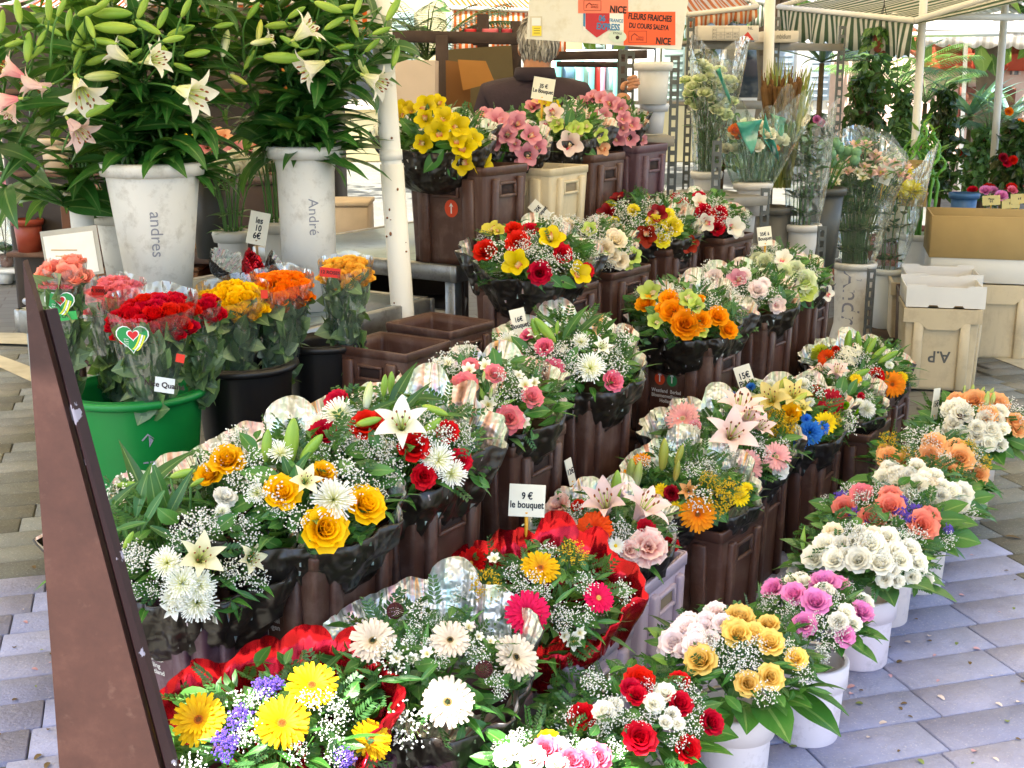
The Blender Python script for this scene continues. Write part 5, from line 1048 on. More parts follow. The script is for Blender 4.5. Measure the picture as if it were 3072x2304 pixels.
# ---------------------------------------------------------------- lilies
def bez(a, b, c, n=8): return [a*(1-t)**2+b*2*t*(1-t)+c*t*t for t in [i/(n-1) for i in range(n)]]
def lily_bunch(label, mouth, R, Y, stems, buds, blooms, nleaf, extra=0, lk='lily'):
    root = thing('lily_bunch', label, 'lilies', mouth, 'cut lilies in buckets'); paths = []
    for s in stems:
        pts = [P(1, x, y, Y+RD.uniform(-.1, .12)) for x, y in s]; b = mouth+Vector((max(-.8, min(.8, (pts[0].x-mouth.x)/max(R, .05)))*R*.7, RD.uniform(-.5, .5)*R, -.05)); paths.append([b]+pts)
    for k in range(extra):
        tx = mouth+Vector((RD.uniform(-1.6, 1.6)*R, RD.uniform(-.6, 1.4)*R, RD.uniform(.38, .62))); b = mouth+Vector((RD.uniform(-.6, .6)*R, RD.uniform(-.5, .6)*R, -.05)); paths.append([b, b*.5+tx*.5+Vector((RD.uniform(-.03, .03), 0, .03)), tx])
    for p in paths:
        q = []
        for i in range(len(p)-1):
            for k in range(4): q.append(p[i].lerp(p[i+1], k/4))
        q.append(p[-1]); g = G(); tube(g, [tuple(v-mouth) for v in q], [.0055-.003*i/len(q) for i in range(len(q))], 6); ob('stem', g.mesh('stem', M_STEM), root)
        L = len(q)-1; nn = nleaf
        for i in range(nn):
            t = (i+RD.random()*.8)/nn*.97; k = int(t*L); v = q[k].lerp(q[min(k+1, L)], t*L-k); ax = (q[min(k+1, L)]-q[max(0, k-1)]).normalized()
            a = i*2.4+RD.uniform(-.5, .5); d = Vector((cos(a), sin(a)*.9, 0)); d = (d-ax*d.dot(ax)*.6+ax*RD.uniform(.15, .75)).normalized(); s = RD.uniform(.15, .25)*(1.12-.35*t)
            ob('leaf', f_leaf(lk, 'droop' if RD.random() < .55 else 'lance', RD.randint(0, 1)), root, v-mouth, frame_quat(d, ax+Vector((RD.uniform(-.4, .4), RD.uniform(-.4, .4), .4))), (s*1.15, s, s))
    for p in paths[len(stems):]:     # a head of closed buds on every further stem
        for k in range(3):
            a = RD.uniform(0, 6.28); d = Vector((cos(a)*.8, sin(a)*.6-.2, RD.uniform(.1, .9))).normalized(); s = RD.uniform(.07, .1); b = p[-1]+d*.035
            ob('lily_bud', f_bud('green'), root, b-mouth, d.to_track_quat('Z', 'Y') @ Quaternion((0, 0, 1), a), s); g = G(); tube(g, [tuple(p[-1]-Vector((0, 0, .02))-mouth), tuple(b-mouth)], .0026, 5); ob('pedicel', g.mesh('pedicel', M_STEM), root)
    allp = [v for p in paths for v in p[1:]]
    for x, y, s, ang, c in buds:
        p = P(1, x, y, Y-.16+RD.uniform(-.1, .05)); s = msz(1, s, p); a = radians(ang); d = (RT*cos(a)+UP*sin(a)+Vector((0, RD.uniform(-.35, .2), 0))).normalized(); b = p-d*s/2
        ob('lily_bud', f_bud(c), root, b-mouth, d.to_track_quat('Z', 'Y') @ Quaternion((0, 0, 1), RD.uniform(0, 6)), (s*1.0, s*1.0, s*1.02))
        near = min(allp, key=lambda v: (v-b).length); near = near if (near-b).length < .22 else b-d*.08-Vector((0, -.03, .06))
        g = G(); tube(g, [tuple(v-mouth) for v in bez(near, b-d*.04, b, 6)], .0028, 5); ob('pedicel', g.mesh('pedicel', M_STEM), root)
    for x, y, s, ang, fwd, c in blooms:
        p = P(1, x, y, Y-.24+RD.uniform(-.05, .05)); s = msz(1, s, p); a = radians(ang); d = (RT*cos(a)+UP*sin(a)+Vector((0, -fwd, 0))).normalized()
        ob('lily', f_lily(c, 1. if fwd > .5 else .8), root, p-mouth, face_quat(d, RD.uniform(0, 1)), s*1.1); b = p-d*s*.4
        near = min(allp, key=lambda v: (v-b).length); near = near if (near-b).length < .25 else b-d*.1
        g = G(); tube(g, [tuple(v-mouth) for v in bez(near, b-d*.04, b, 6)], .003, 5); ob('pedicel', g.mesh('pedicel', M_STEM), root)
    return root
gB = 'green'
lily_bunch('tall white lilies and green buds in the large left bucket', L1, R1, 3.7,
 [[(800, 640), (805, 460), (800, 280), (740, 70)], [(660, 700), (560, 480), (500, 270), (470, 60)], [(700, 640), (660, 420), (640, 200), (600, -40)], [(880, 680), (960, 480), (1010, 280), (1040, 80)], [(760, 600), (740, 380), (860, 160), (900, -60)], [(620, 760), (470, 600), (400, 420), (330, 200)]],
 [(620, 75, 215, 0, gB), (640, 155, 225, 178, gB), (790, 40, 140, 65, gB), (1000, 170, 160, 20, gB), (1090, 295, 150, 8, gB), (905, 280, 140, -50, gB), (565, 420, 190, 5, 'pale'), (545, 600, 190, 28, gB), (400, 610, 160, 5, 'pale'), (540, 330, 150, 20, gB), (450, 190, 200, 62, gB), (500, 150, 130, 110, gB), (490, 60, 140, 20, gB), (960, 215, 130, 10, gB), (560, 30, 130, 40, gB), (700, 230, 120, 150, gB), (430, 330, 130, 70, gB), (740, 300, 120, 30, gB), (580, 230, 140, 170, gB), (900, 100, 130, 60, gB), (1010, 370, 110, -20, gB), (380, 110, 120, 80, gB), (820, 150, 150, 150, gB), (470, 265, 120, 15, gB), (1030, 40, 120, 60, gB)],
 [(1060, 520, 330, -18, .4, 'white'), (850, 330, 250, 10, .5, 'white'), (650, 300, 210, 150, .1, 'white'), (450, 510, 330, -60, .5, 'white'), (430, 720, 270, -45, .25, 'pink'), (240, 480, 150, 200, .3, 'pink')], 24, 11)
lily_bunch('tall white lilies and buds in the bucket beside the post', L2, R2, 3.95,
 [[(1430, 720), (1370, 400), (1340, 230), (1290, 40)], [(1740, 780), (1830, 530), (1960, 330), (2010, 180), (2110, 40)], [(1560, 640), (1540, 400), (1500, 200), (1480, 0)], [(1640, 660), (1690, 420), (1740, 180), (1780, -40)], [(1700, 700), (1900, 460), (2100, 300), (2180, 200)], [(1500, 700), (1260, 440), (1220, 250), (1180, 60)]],
 [(1170, 130, 130, 15, gB), (1240, 140, 110, 10, gB), (1400, 60, 120, 50, gB), (1700, 290, 130, 10, gB), (1600, 230, 120, 150, gB), (1850, 130, 130, 30, gB), (1380, 330, 120, 60, gB), (2110, 170, 110, 20, gB), (1960, 150, 120, 110, gB), (1540, 140, 150, 5, gB), (1565, 320, 215, -3, gB), (1435, 170, 120, 80, 'yellow'), (1815, 40, 160, -20, gB), (1980, 30, 120, 70, gB), (2012, 380, 120, -60, 'pale'), (1320, 440, 110, -30, 'yellow'), (2175, 50, 150, 60, gB), (2190, 310, 120, 75, gB), (1740, 190, 120, -50, gB), (1900, 260, 120, 10, gB), (1450, 230, 130, 10, 'pale'), (1910, 40, 110, 10, gB), (1640, 70, 120, 30, gB), (2060, 250, 110, 40, gB), (1245, 240, 160, 80, 'white')],
 [(1690, 170, 250, 35, .3, 'white'), (1720, 380, 270, 205, .35, 'white'), (2080, 450, 250, -25, .3, 'white'), (1480, 220, 130, 20, .2, 'white')], 24, 11)
lily_bunch('pink lilies leaning in from the left edge', L3, R3, 3.6,
 [[(0, 1020), (100, 800), (210, 590), (300, 420), (400, 210), (450, 60)], [(-60, 900), (0, 600), (60, 300), (120, 60)], [(-20, 800), (120, 560), (190, 300), (250, 80)], [(-100, 700), (-60, 400), (-20, 100)]],
 [(270, 40, 140, 85, gB), (155, 260, 165, 85, gB), (10, 120, 130, 85, gB), (200, 290, 120, 40, gB), (100, 60, 150, 100, gB), (300, 170, 110, -30, gB), (80, 240, 110, 15, gB), (340, 40, 110, 60, gB), (230, 210, 100, 60, gB)],
 [(60, 390, 230, 150, .5, 'hotpink'), (20, 560, 250, 190, .4, 'hotpink'), (170, 470, 200, 170, .2, 'pink'), (60, 620, 160, 250, .3, 'pink')], 17, 7)
# flowers seen between and below the lilies
def stemmed(label, name, cat, mouth, R, h, n, flower, size, lk='dark', spread=1.6, leaves=10, ls=.1, group=None, jitter=.25, film=None, topz=None):
    """a plain bunch of stems standing in a bucket"""
    t = thing(name, label, cat, mouth, group)
    for k in range(n):
        a = k*2.4; rr = sqrt((k+.5)/n); tip = Vector((cos(a)*rr*R*spread, sin(a)*rr*R*spread, h*(1-.25*rr)+RD.uniform(-jitter, jitter)*h*.4)); b = Vector((cos(a)*rr*R*.6, sin(a)*rr*R*.6, -.06))
        q = bez(b, Vector((b.x, b.y, h*.5)), tip, 7); g = G(); tube(g, [tuple(v) for v in q], .003, 5); ob('stem', g.mesh('stem', M_STEM), t)
        if flower: ob(flower(k).name.split('.')[0], flower(k), t, tip, face_quat(tip*.6+Vector((0, -.25, .25)), RD.uniform(0, 6)), size*RD.uniform(.85, 1.15))
        for j in range(leaves):
            v = q[min(6, int(j/leaves*6)+1)]; d = Vector((cos(j*2.4+k), sin(j*2.4+k), RD.uniform(.1, .8))); ob('leaf', f_leaf(lk, 'broad' if ls > .07 else 'lance', RD.randint(0, 1)), t, v, frame_quat(d, Vector((RD.uniform(-.3, .3), RD.uniform(-.3, .3), 1))), ls*RD.uniform(.7, 1.2))
    return t
stemmed('white lisianthus blooms between the two lily buckets', 'lisianthus_bunch', 'flowers', L5, R5, .26, 12, lambda k: f_rose('white', k % 2), .06, 'grey', 2.2, 4, .07)
stemmed('dark leafy foliage stems standing in a white bucket', 'foliage_bunch', 'foliage', L4, R4, .24, 16, None, .05, 'dark', 1.9, 10, .11)
stemmed('bare green stems with one white bloom in the flared vase', 'stem_bunch', 'flowers', L6, R6, .28, 14, lambda k: f_rose('white', k % 2), .055, 'dark', 1.1, 1, .06)
p = P(1, 1170, 860, 4.5); p.z -= .1
t = stemmed('peach yellow and pink orchids glimpsed behind the lilies', 'orchid_bunch', 'flowers', p, .09, .16, 9, lambda k: f_orchid(['peach', 'yellow', 'pink'][k % 3]), .1, 'mid', 1.6, 3, .09)
bucket('dark bucket of the orchids behind the lilies', (p.x, p.y, .96), [(.07, 0), (.09, p.z-.9)], '#3a3836', group='dark buckets')
# ================================================================ bunches of roses in clear sleeves
def heart(s, n=26, sx=1., sy=1.):
    o = []
    for i in range(n):
        a = 2*pi*i/n; o.append((sx*s*.0625*16*sin(a)**3*.5, sy*s*.0625*(13*cos(a)-5*cos(2*a)-2*cos(3*a)-cos(4*a))*.5))
    return o[::-1]
STK = [m_plain('#1f8a46', .4, .03), m_plain('#e9ece6', .4, .03), m_plain('#c81c24', .4, .03), m_plain('#d6d83a', .4, .03), m_plain('#c0344a', .5), m_plain('#15301c', .6)]
def sticker(s):
    g = G(); M = plane_M((0, 0, 0), (1, 0, 0), (0, 0, 1)); poly(g, M, heart(s*1.08, sy=.95), 1); poly(g, M, heart(s, sy=.95), 0, .0006); poly(g, M, [(x+.02*s, y+.09*s) for x, y in heart(s*.42)], 1, .0012); poly(g, M, [(x+.02*s, y+.09*s) for x, y in heart(s*.34)], 2, .0018)
    for k, m in ((0, 3), (1, 1), (2, 3)):
        pts = []
        for i in range(7): t = i/6; pts.append((s*(.05+.07*k+.26*t*(1-.3*t)-.1*(1-t)), s*(-.38+.5*t**1.4-.02*k)))
        q = [(x+s*.055, y-s*.012) for x, y in pts][::-1]; poly(g, M, pts+q if k % 2 == 0 else pts+q, m, .0014+.0003*k)
    M2 = M.copy(); M2.translation = Vector((-s*.1, -.001, s*.56)); text_on(g, 'Nice Qualit\u00e9 Plus', s*.17, M2, 4, bold=s*.004)
    M2.translation = Vector((-s*.2, -.002, -s*.16)); text_on(g, 'C\'est\nBeau\nc\'est\nNice', s*.075, M2, 1); return g.mesh('sticker', STK)
FILM = m_film('#fbfffd', .5)
def rose_bunch(label, x0, x1, yt, yb, Y, colr, Rr=.026, stick=(), tags=(), base=None, lean=0., sq=.9, n=None):
    T = P(4, (x0+x1)/2, yt, Y); Rt = msz(4, x1-x0, T)/2*.9; T.z -= Rt*.35; B = P(4, (x0+x1)/2+lean, yb, Y); B.z -= .05
    t = thing('rose_bunch', label, 'roses', B, 'rose bunches in clear sleeves'); ax = (T-B); L = ax.length; ax.normalize()
    fw = Vector((0, -1, 0)); u = RT; w = ax.cross(u).normalized(); nrm = (ax*.9-Vector((0, .42, 0))).normalized(); v = nrm.cross(u).normalized(); n = n or int(round((Rt/Rr)**2*1.85))
    for k in range(n):
        rr = sqrt((k+.5)/n)*Rt; a = k*2.39996+.3; x, y = cos(a)*rr, sin(a)*rr*sq; z = -.3*rr*rr/Rt+RD.uniform(-.008, .008); q = T+u*x+v*y+nrm*z
        f = (nrm+u*(x/Rt)*.55+v*(y/Rt)*.45+Vector((RD.uniform(-.15, .15), RD.uniform(-.15, .1), 0))).normalized(); ob('rose', f_rosebud(colr, k % 2), t, q-B, face_quat(f, RD.uniform(0, 6)), Rr*2.0*RD.uniform(.95, 1.12))
    # outer ring of roses hanging lower, seen from the side
    m = max(6, int(Rt*pi/Rr*.62))
    for k in range(m):
        a = pi+pi*(k+.5)/m; q = T+u*cos(a)*Rt*.97+v*sin(a)*Rt*.92*sq-nrm*(Rt*.3+RD.uniform(.0, .015)); f = (ax+u*cos(a)*.5-Vector((0, .55, 0))).normalized(); ob('rose', f_rosebud(colr, k % 2), t, q-B, face_quat(f, RD.uniform(0, 6)), Rr*2.0)
    g = G()
    for k in range(150):
        tz = RD.uniform(.05, .93)**.8; rad = (.35+.62*tz)*Rt*RD.uniform(.55, 1.0); a = RD.uniform(0, 6.283); c = B+ax*(L*tz-Rt*.35)+u*cos(a)*rad+w*sin(a)*rad; d = (ax*RD.uniform(-.3, 1.)+u*cos(a)*.5+w*sin(a)*.5+Vector((RD.uniform(-.4, .4), RD.uniform(-.4, .4), 0))).normalized()
        l = RD.uniform(.055, .1); leaf_geo(g, l, l*.6, LEAFP, .5, .2, 5, 3, RD.randint(0, 1), Matrix.Translation(c-B-d*l*.5) @ frame_quat(d, u*cos(a)+w*sin(a)+Vector((RD.uniform(-.5, .5), RD.uniform(-.5, .5), RD.uniform(0, .5)))).to_matrix().to_4x4())
    for k in range(14):
        a = k*2.4; e = T-nrm*.04+u*cos(a)*Rt*.8+v*sin(a)*Rt*.7; tube(g, [(0, 0, -.02), tuple((e-B)*.5+Vector((cos(a), sin(a), 0))*Rt*.1), tuple(e-B)], .0035, 5, 2, False)
    ob('foliage', g.mesh('foliage', [m_leaf('#3f5c36', '#62804c'), m_leaf('#4c6a40', '#8a9c70'), M_STEM]), t, kind='stuff')
    g = G(); n2 = 40; V = []; A = []; ph = RD.uniform(0, 6)
    for i in range(9):
        s = i/8; rad = Rt*(.42+.70*s**.8); z = s*(L+Rt*(.18))
        for j in range(n2):
            a = 2*pi*j/n2; r = rad*(1+.035*sin(3*a+ph+s*2)+.02*sin(8*a-s*5)); bk = Rt*.42*s*s*(sin(a)*.9+.15*sin(5*a)); V.append(tuple(ax*(z+bk*.8)+u*cos(a)*r+w*sin(a)*r*.92)); A.append((s, j/n2, 0))
    g.add(V, gf(9, n2, wrap=True), 0, A); ob('sleeve', g.mesh('sleeve', FILM), t)
    for x, y, s in stick:
        p = P(4, x, y, Y-Rt*1.0); ob('sticker', sticker(msz(4, s, p)), t, p-B)
    for x, y, w_, h_, c, tx, rot in tags:
        p = P(4, x, y, Y-Rt*1.02); sw, sh = msz(4, w_, p), msz(4, h_, p); g = G(); M = plane_M((0, 0, 0), (cos(rot), 0, sin(rot)), (-sin(rot), 0, cos(rot))); poly(g, M, [(-sw/2, -sh/2), (sw/2, -sh/2), (sw/2, sh/2), (-sw/2, sh/2)], 0); M2 = M.copy(); M2.translation = Vector((0, -.001, 0)); text_on(g, tx, sh*.5, M2, 1, bold=sh*.01)
        ob('tag', g.mesh('tag', [m_plain(c, .45, .04), m_plain('#2a1416', .6)]), t, p-B)
    return t
def tub(label, u0, u1, vr, Y, h, col, mark=None, z0=None):
    T = at_y(((u0+u1)/2, vr), Y); R = (u1-u0)/FPX*rng(T)/2; b = bucket(label, (T.x, Y, T.z-h), [(R*.76, 0), (R*.8, h*.1), (R*.97, h*.93), (R, h)], col, rim=.014, group='rose tubs', rough=.4, name='flower_tub', cat='tub', text=mark); return b, T, R
tg, Tg, Rg = tub('bright green plastic tub holding the red and pink roses', 66, 202, 388, 3.08, .34, '#0f7a34', ('\u2191\n--\n~~', .05, .19, False, -1.12))
tk, Tk, Rk = tub('black tub holding the yellow and orange rose bunches', 194, 293, 362, 3.33, .34, '#1d1a18')
tl, Tl, Rl = tub('black tub holding the single peach rose bunch', 286, 361, 341, 3.54, .34, '#211e1c')
for T, nm in ((Tg, 'green tub'), (Tk, 'black tub of yellow roses'), (Tl, 'black tub of peach roses')):
    h = T.z-.34; crate('brown', None, (T.x, T.y, 0), f'dark brown crate, bottom one under the {nm}', h/2); crate('brown', None, (T.x, T.y, h/2), f'dark brown crate, upper one under the {nm}', h/2)
rose_bunch('salmon pink roses in a clear sleeve with green band', 240, 490, 440, 1160, 3.0, 'salmon', .03, [(345, 690, 165)], [(350, 770, 190, 50, '#2fa04a', 'L 60 CM', .12)])
rose_bunch('pale pink edged roses behind the red ones', 470, 830, 560, 1130, 3.2, 'pinkedge', .027, (), [(565, 620, 70, 55, '#c8201c', 'R 5000', -.05)])
rose_bunch('dense bunch of deep red roses with green heart sticker', 610, 1130, 640, 1170, 2.97, 'red', .028, [(765, 890, 180)], [(1040, 1010, 50, 50, '#d8301c', '', -.2), (950, 1165, 115, 90, '#d8dcd8', 'Nice Qualit\u00e9', -.15)])
rose_bunch('narrow bunch of red roses at the tub edge', 1060, 1275, 670, 1150, 3.08, 'red', .026, [(1070, 880, 110)])
rose_bunch('golden yellow roses in a clear sleeve', 1125, 1545, 575, 1080, 3.3, 'sun', .025, (), [(1525, 640, 40, 50, '#d83418', '', 0)])
rose_bunch('hot orange roses in a clear sleeve', 1420, 1800, 510, 1040, 3.38, 'hotorange', .025)
rose_bunch('peach yellow roses with red paper tag', 1835, 2150, 430, 930, 3.5, 'warmpeach', .023, (), [(1905, 515, 120, 55, '#d0281c', '12 ROSES', -.1)])
# price tag, plastic sleeve with paper and a bundle of wrapping foil on the low table
card('tall narrow price tag with red sticker among the vases', 4, 1490, 260, 115, 190, 4.0, 'les\n10\n6\u20ac', -.2, '#9a7a50', .26, 0, .1, .1)
t = thing('paper_sheet', 'white paper in a clear plastic pocket leaning behind the salmon roses', 'paper', P(4, 415, 400, 3.5))
M = plane_M((0, 0, 0), (1, 0, .12), (-.12, .1, 1)); g = G(); s = msz(4, 1, P(4, 415, 400, 3.5)); poly(g, M, [(-165*s, -140*s), (165*s, -140*s), (165*s, 140*s), (-165*s, 140*s)], 0); g2 = G()
sheet(g2, [M @ Vector(q) for q in ((-165*s, -140*s, 0), (165*s, -140*s, 0), (165*s, 140*s, 0), (-165*s, 140*s, 0))], 0, .002); ob('pocket', g2.mesh('pocket', m_plain('#a8a294', .25), False), t)
g2 = G(); sheet(g2, [M @ Vector(q) for q in ((-150*s, -120*s, .002), (140*s, -125*s, .002), (140*s, 110*s, .002), (-150*s, 110*s, .002))], 0, .0015); ob('paper', g2.mesh('paper', m_plain('#e4dfd4', .6), False), t)
g2 = G()
for k in range(3): cbox(g2, tuple(M @ Vector((-40*s+20*k*s, (20-38*k)*s, .0035))), (150*s, .001, 6*s), .0003)
ob('lettering', g2.mesh('lettering', m_plain('#c8a468', .6)), t)
p = P(4, 1420, 470, 3.8); t = thing('foil_bundle', 'crumpled bundle of red and silver wrapping foil on the low table', 'foil', p)
for k, (dx, dz, s, kind) in enumerate(((-.06, 0, .06, HOLO), (.03, -.01, .05, REDF), (.1, -.01, .05, HOLO))):
    ob('foil_sheet', f_wrap(kind[0] if kind == HOLO else 'red', kind[1], k), t, (dx, 0, dz), Quaternion((1, .5*k, .3, k)).normalized(), s)
# ================================================================ right side: racks, buckets, boxes, plants
M_SLOT = m_plain('#5f615e', .5, .2, 10, .6, .5)
def upright(g, p, h, yaw=0., w=.042):
    """slotted steel angle: two rails with rungs, the slots really open"""
    ex = Vector((cos(yaw), sin(yaw), 0))
    for s in (-1, 1): cbox(g, tuple(p+ex*(s*(w/2-.006))+Vector((0, 0, h/2))), (.012, .003, h), .0008, 0, yaw)
    n = int(h/.052)
    for i in range(n+1): cbox(g, tuple(p+Vector((0, 0, .01+(h-.02)*i/n))), (w-.022, .003, .02), .0008, 0, yaw)
    q = p+Vector((-ex.y, ex.x, 0))*.018-ex*(w/2-.001); cbox(g, tuple(q+Vector((0, 0, h/2))), (.003, .034, h), .0008, 0, yaw)
def rack(label, posts, shelves, mat=None):
    t = thing('shelving_rack', label, 'rack', posts[0][0], 'slotted steel racks'); o = posts[0][0]
    for p, h in posts: g = G(); upright(g, Vector((0, 0, 0)), h, CRZ*.2); ob('upright', g.mesh('upright', M_SLOT, False), t, Vector((p.x, p.y, 0))-o)
    for a, b, d, z in shelves:
        a, b = Vector((a.x, a.y, 0)), Vector((b.x, b.y, 0)); x = (b-a); L = x.length; yaw = atan2(x.y, x.x); c = (a+b)/2+Vector((-sin(yaw), cos(yaw), 0))*d/2; g = G()
        cbox(g, (0, 0, 0), (L, d, .02), .003)
        cbox(g, (0, -d/2-.004, -.012), (L+.02, .006, .045), .002); s = ob('shelf', g.mesh('shelf', mat or m_plain('#8a8478', .5, .15, 6, .2)), t, c+Vector((0, 0, z))-o); s.rotation_euler = (0, 0, yaw)
    return t
def g0(c, x, Y): p = P(c, x, 500, Y); return Vector((p.x, Y, 0))
zt = lambda c, y, Y: P(c, 500, y, Y).z
A0, A1, A2 = g0(3, 140, 7.2), g0(3, 668, 7.6), g0(3, 1072, 8.0)
rack('tall slotted steel rack carrying the flat flower cartons', [(A0, zt(3, 110, 7.2)), (A1, zt(3, 105, 7.6)), (A2, zt(3, 160, 8.0))],
     [(A0, A2, .5, zt(3, 268, 7.4)), (A0, A1, .5, zt(3, 640, 7.4))])
B0, B1, B2, B3, B4 = g0(2, 2045, 5.75), g0(6, 285, 5.85), g0(6, 592, 5.95), g0(6, 952, 6.2), g0(6, 1275, 6.9)
rack('low slotted steel rack with white buckets behind the white rose bouquets', [(B0, zt(2, 370, 5.75)), (B1, zt(3, 870, 5.85)), (B2, zt(6, 30, 5.95)), (B3, zt(6, 265, 6.2)), (B4, zt(6, 530, 6.9))],
     [(B0, B2, .45, zt(6, 370, 6.0)-.012), (B2, B4+Vector((-.2, 0, 0)), .5, zt(6, 505, 6.3)-.012), (B0, B2, .45, zt(6, 85, 6.)), (B2, B4, .5, .12)])
# the two upturned cups by the seller
WC = 'white cups and buckets on the racks'
b, T, R, h = bucket_px('white paper cup hanging upper of two beside the seller', 2, 1795, 2012, 420, 690, 5.55, .86, '#dcd8d2', group=WC)
b, T, R, h = bucket_px('pale grey cup, lower of the two beside the seller', 2, 1835, 1985, 690, 885, 5.6, .8, '#c9cad0', group=WC)
rack('short steel shelf bracket holding the two cups beside the seller', [(g0(2, 1745, 5.7), zt(2, 340, 5.7)), (g0(2, 1700, 5.9), zt(2, 330, 5.9))], [(g0(2, 1740, 5.55), g0(2, 2040, 5.55), .22, zt(2, 892, 5.6)-.015)])
# cartons on the tall rack
def carton(label, c, x0, x1, y0, y1, Y, d, col='#c9bda9', yaw=0., name='carton', lid=False, group=None):
    a, b = P(c, x0, y1, Y), P(c, x1, y0, Y); w, h = b.x-a.x, b.z-a.z; t = thing(name, label, 'box', ((a.x+b.x)/2, Y+d/2, a.z), group, yaw); m = m_plain(col, .8, .08, 5)
    g = G(); th = .006
    for s in (-1, 1):
        cbox(g, (s*(w/2-th/2), 0, h/2), (th, d-.013, h), .001); cbox(g, (0, s*(d/2-th/2), h/2), (w, th, h), .001)
    cbox(g, (0, 0, .004), (w-.014, d-.014, .006), .001); ob('walls', g.mesh('walls', m), t)
    if lid:
        g = G(); cbox(g, (0, 0, h-.004), (w-.016, d-.016, .006), .001); ob('lid', g.mesh('lid', m), t)
    return t, w, d, h
t, w, d, h = carton('long flat white carton with printed table and red triangle on the tall rack', 3, 195, 572, 158, 250, 7.15, .34, '#cfc6b8', lid=True)
M = plane_M((0, -d/2-.002, h/2), (1, 0, 0), (0, 0, 1)); g = G(); k = w/377
for y in (30, 5, -12, -38):
    poly(g, M, [(-100*k, y*k-.6*k), (65*k, y*k-.6*k), (65*k, y*k+.6*k), (-100*k, y*k+.6*k)], 0)
for x in (-100, -75, -25, 25, 65): poly(g, M, [(x*k-.6*k, -38*k), (x*k+.6*k, -38*k), (x*k+.6*k, 30*k), (x*k-.6*k, 30*k)], 0)
for x, y in ((-88, 18), (-88, -4), (-50, -4), (0, -4), (45, -4), (-88, -24), (-50, -24), (0, -24), (45, -24)):
    M2 = M.copy(); M2.translation = M @ Vector((x*k, y*k, .0004)); text_on(g, 'AB12'[int(abs(x)) % 3:], 13*k, M2, 0)
poly(g, M, [(72*k, -42*k), (160*k, -42*k), (120*k, 8*k)], 1); M2 = M.copy(); M2.translation = M @ Vector((120*k, -34*k, .0006)); text_on(g, 'Joshua', 15*k, M2, 2)
M2.translation = M @ Vector((135*k, 28*k, .0004)); text_on(g, 'NL', 26*k, M2, 0); ob('lettering', g.mesh('lettering', [m_plain('#4a4a4e', .6), m_plain('#c23a2c', .6), m_plain('#eae4da', .6)]), t)
t, w, d, h = carton('second flat carton printed mbidium behind the post on the tall rack', 3, 610, 818, 190, 262, 7.5, .34, '#cfc4b2', lid=True)
M = plane_M((.01, -d/2-.002, h/2), (1, 0, 0), (0, 0, 1)); g = G(); text_on(g, 'mbidium', h*.62, M, 0, sx=.6); ob('lettering', g.mesh('lettering', m_plain('#55534e', .6)), t)
# ---------------------------------------------------------------- buckets standing along the right
RB = 'white buckets at the right of the stall'
bA, TA_, RA, hA = bucket_px('white bucket of dark foliage in the middle of the low rack', 6, 738, 942, 255, 500, 6.45, .78, '#d6d2ca', group=RB)
bB, TB_, RB_, hB = bucket_px('white bucket under the slotted rack behind the small red roses', 6, 432, 562, 70, 365, 6.15, .72, '#d2cdc4', group=RB)
bC, TC, RC, hC = bucket_px('waisted white bucket with Andre written down its side', 6, 1035, 1290, 490, 985, 7.1, .7, '#dcd7cb', waist=.82, group=RB, text=('Andr\u00e9', .15, .24, True, -1.95), dirt='#b8ae9e')
bD, TD, RD_, hD = bucket_px('slim white bucket holding the yellow spider chrysanthemum', 6, 1288, 1450, 530, 955, 7.5, .86, '#d4d8d4', group=RB)
bE, TE, RE, hE = bucket_px('tall white bucket of lucky bamboo beside the cardboard box', 6, 1440, 1660, 315, 930, 7.8, .62, '#dcdcd8', group=RB)
bF, TF, RF, hF = bucket_px('white bucket of white lisianthus wrapped in clear film', 3, 165, 330, 1065, 1260, 6.3, .8, '#d6d2ca', group=RB)
bG, TG, RG, hG = bucket_px('pale bucket of the turquoise wrapped bunches', 3, 430, 640, 1130, 1330, 6.1, .8, '#d2ccc4', group=RB)
# low wooden board under them
g = G(); a, b_ = g0(6, 1000, 7.0), g0(6, 1720, 8.1); c_ = (a+b_)/2; cbox(g, (0, 0, 0), ((b_-a).length*1.02, .62, .05), .006)
for x in (-.5, 0, .5): cbox(g, (x, 0, -.05), (.08, .6, .05), .006)
o = tag(ob('wooden_platform', g.mesh('wooden_platform', m_plain('#4a3a2c', .75, .3, 8)), None, (c_.x, c_.y+.1, .078)), 'low dark wooden board under the tall white buckets at right', 'platform'); o.rotation_euler = (0, 0, atan2((b_-a).y, (b_-a).x))
FILMT = m_film('#f4fff8', .3)
def film_cone(t, base, top, r0, r1, jag=.15, mat=None, n=36):
    g = G(); V = []; A = []; ax = Vector(top)-Vector(base); ph = RD.uniform(0, 6); u = ax.orthogonal().normalized(); w = ax.cross(u).normalized()
    for i in range(8):
        s = i/7
        for j in range(n):
            a = 2*pi*j/n; r = (r0+(r1-r0)*s**.8)*(1+.06*sin(3*a+ph+2*s)+.05*sin(9*a-4*s)); k = 1+(jag*sin(2*a+ph)*s*s if i > 4 else 0); V.append(tuple(Vector(base)+ax*s*k+u*r*cos(a)+w*r*sin(a))); A.append((s, j/n, 0))
    g.add(V, gf(8, n, wrap=True), 0, A); ob('film', g.mesh('film', mat or FILM), t)
t = stemmed('dark green foliage in clear film in the white rack bucket', 'foliage_bunch', 'foliage', TA_, RA, .52, 12, None, .05, 'dark', leaves=12, ls=.08, spread=1.15); film_cone(t, (0, 0, -.02), (0, 0, .56), RA*.9, RA*1.6)
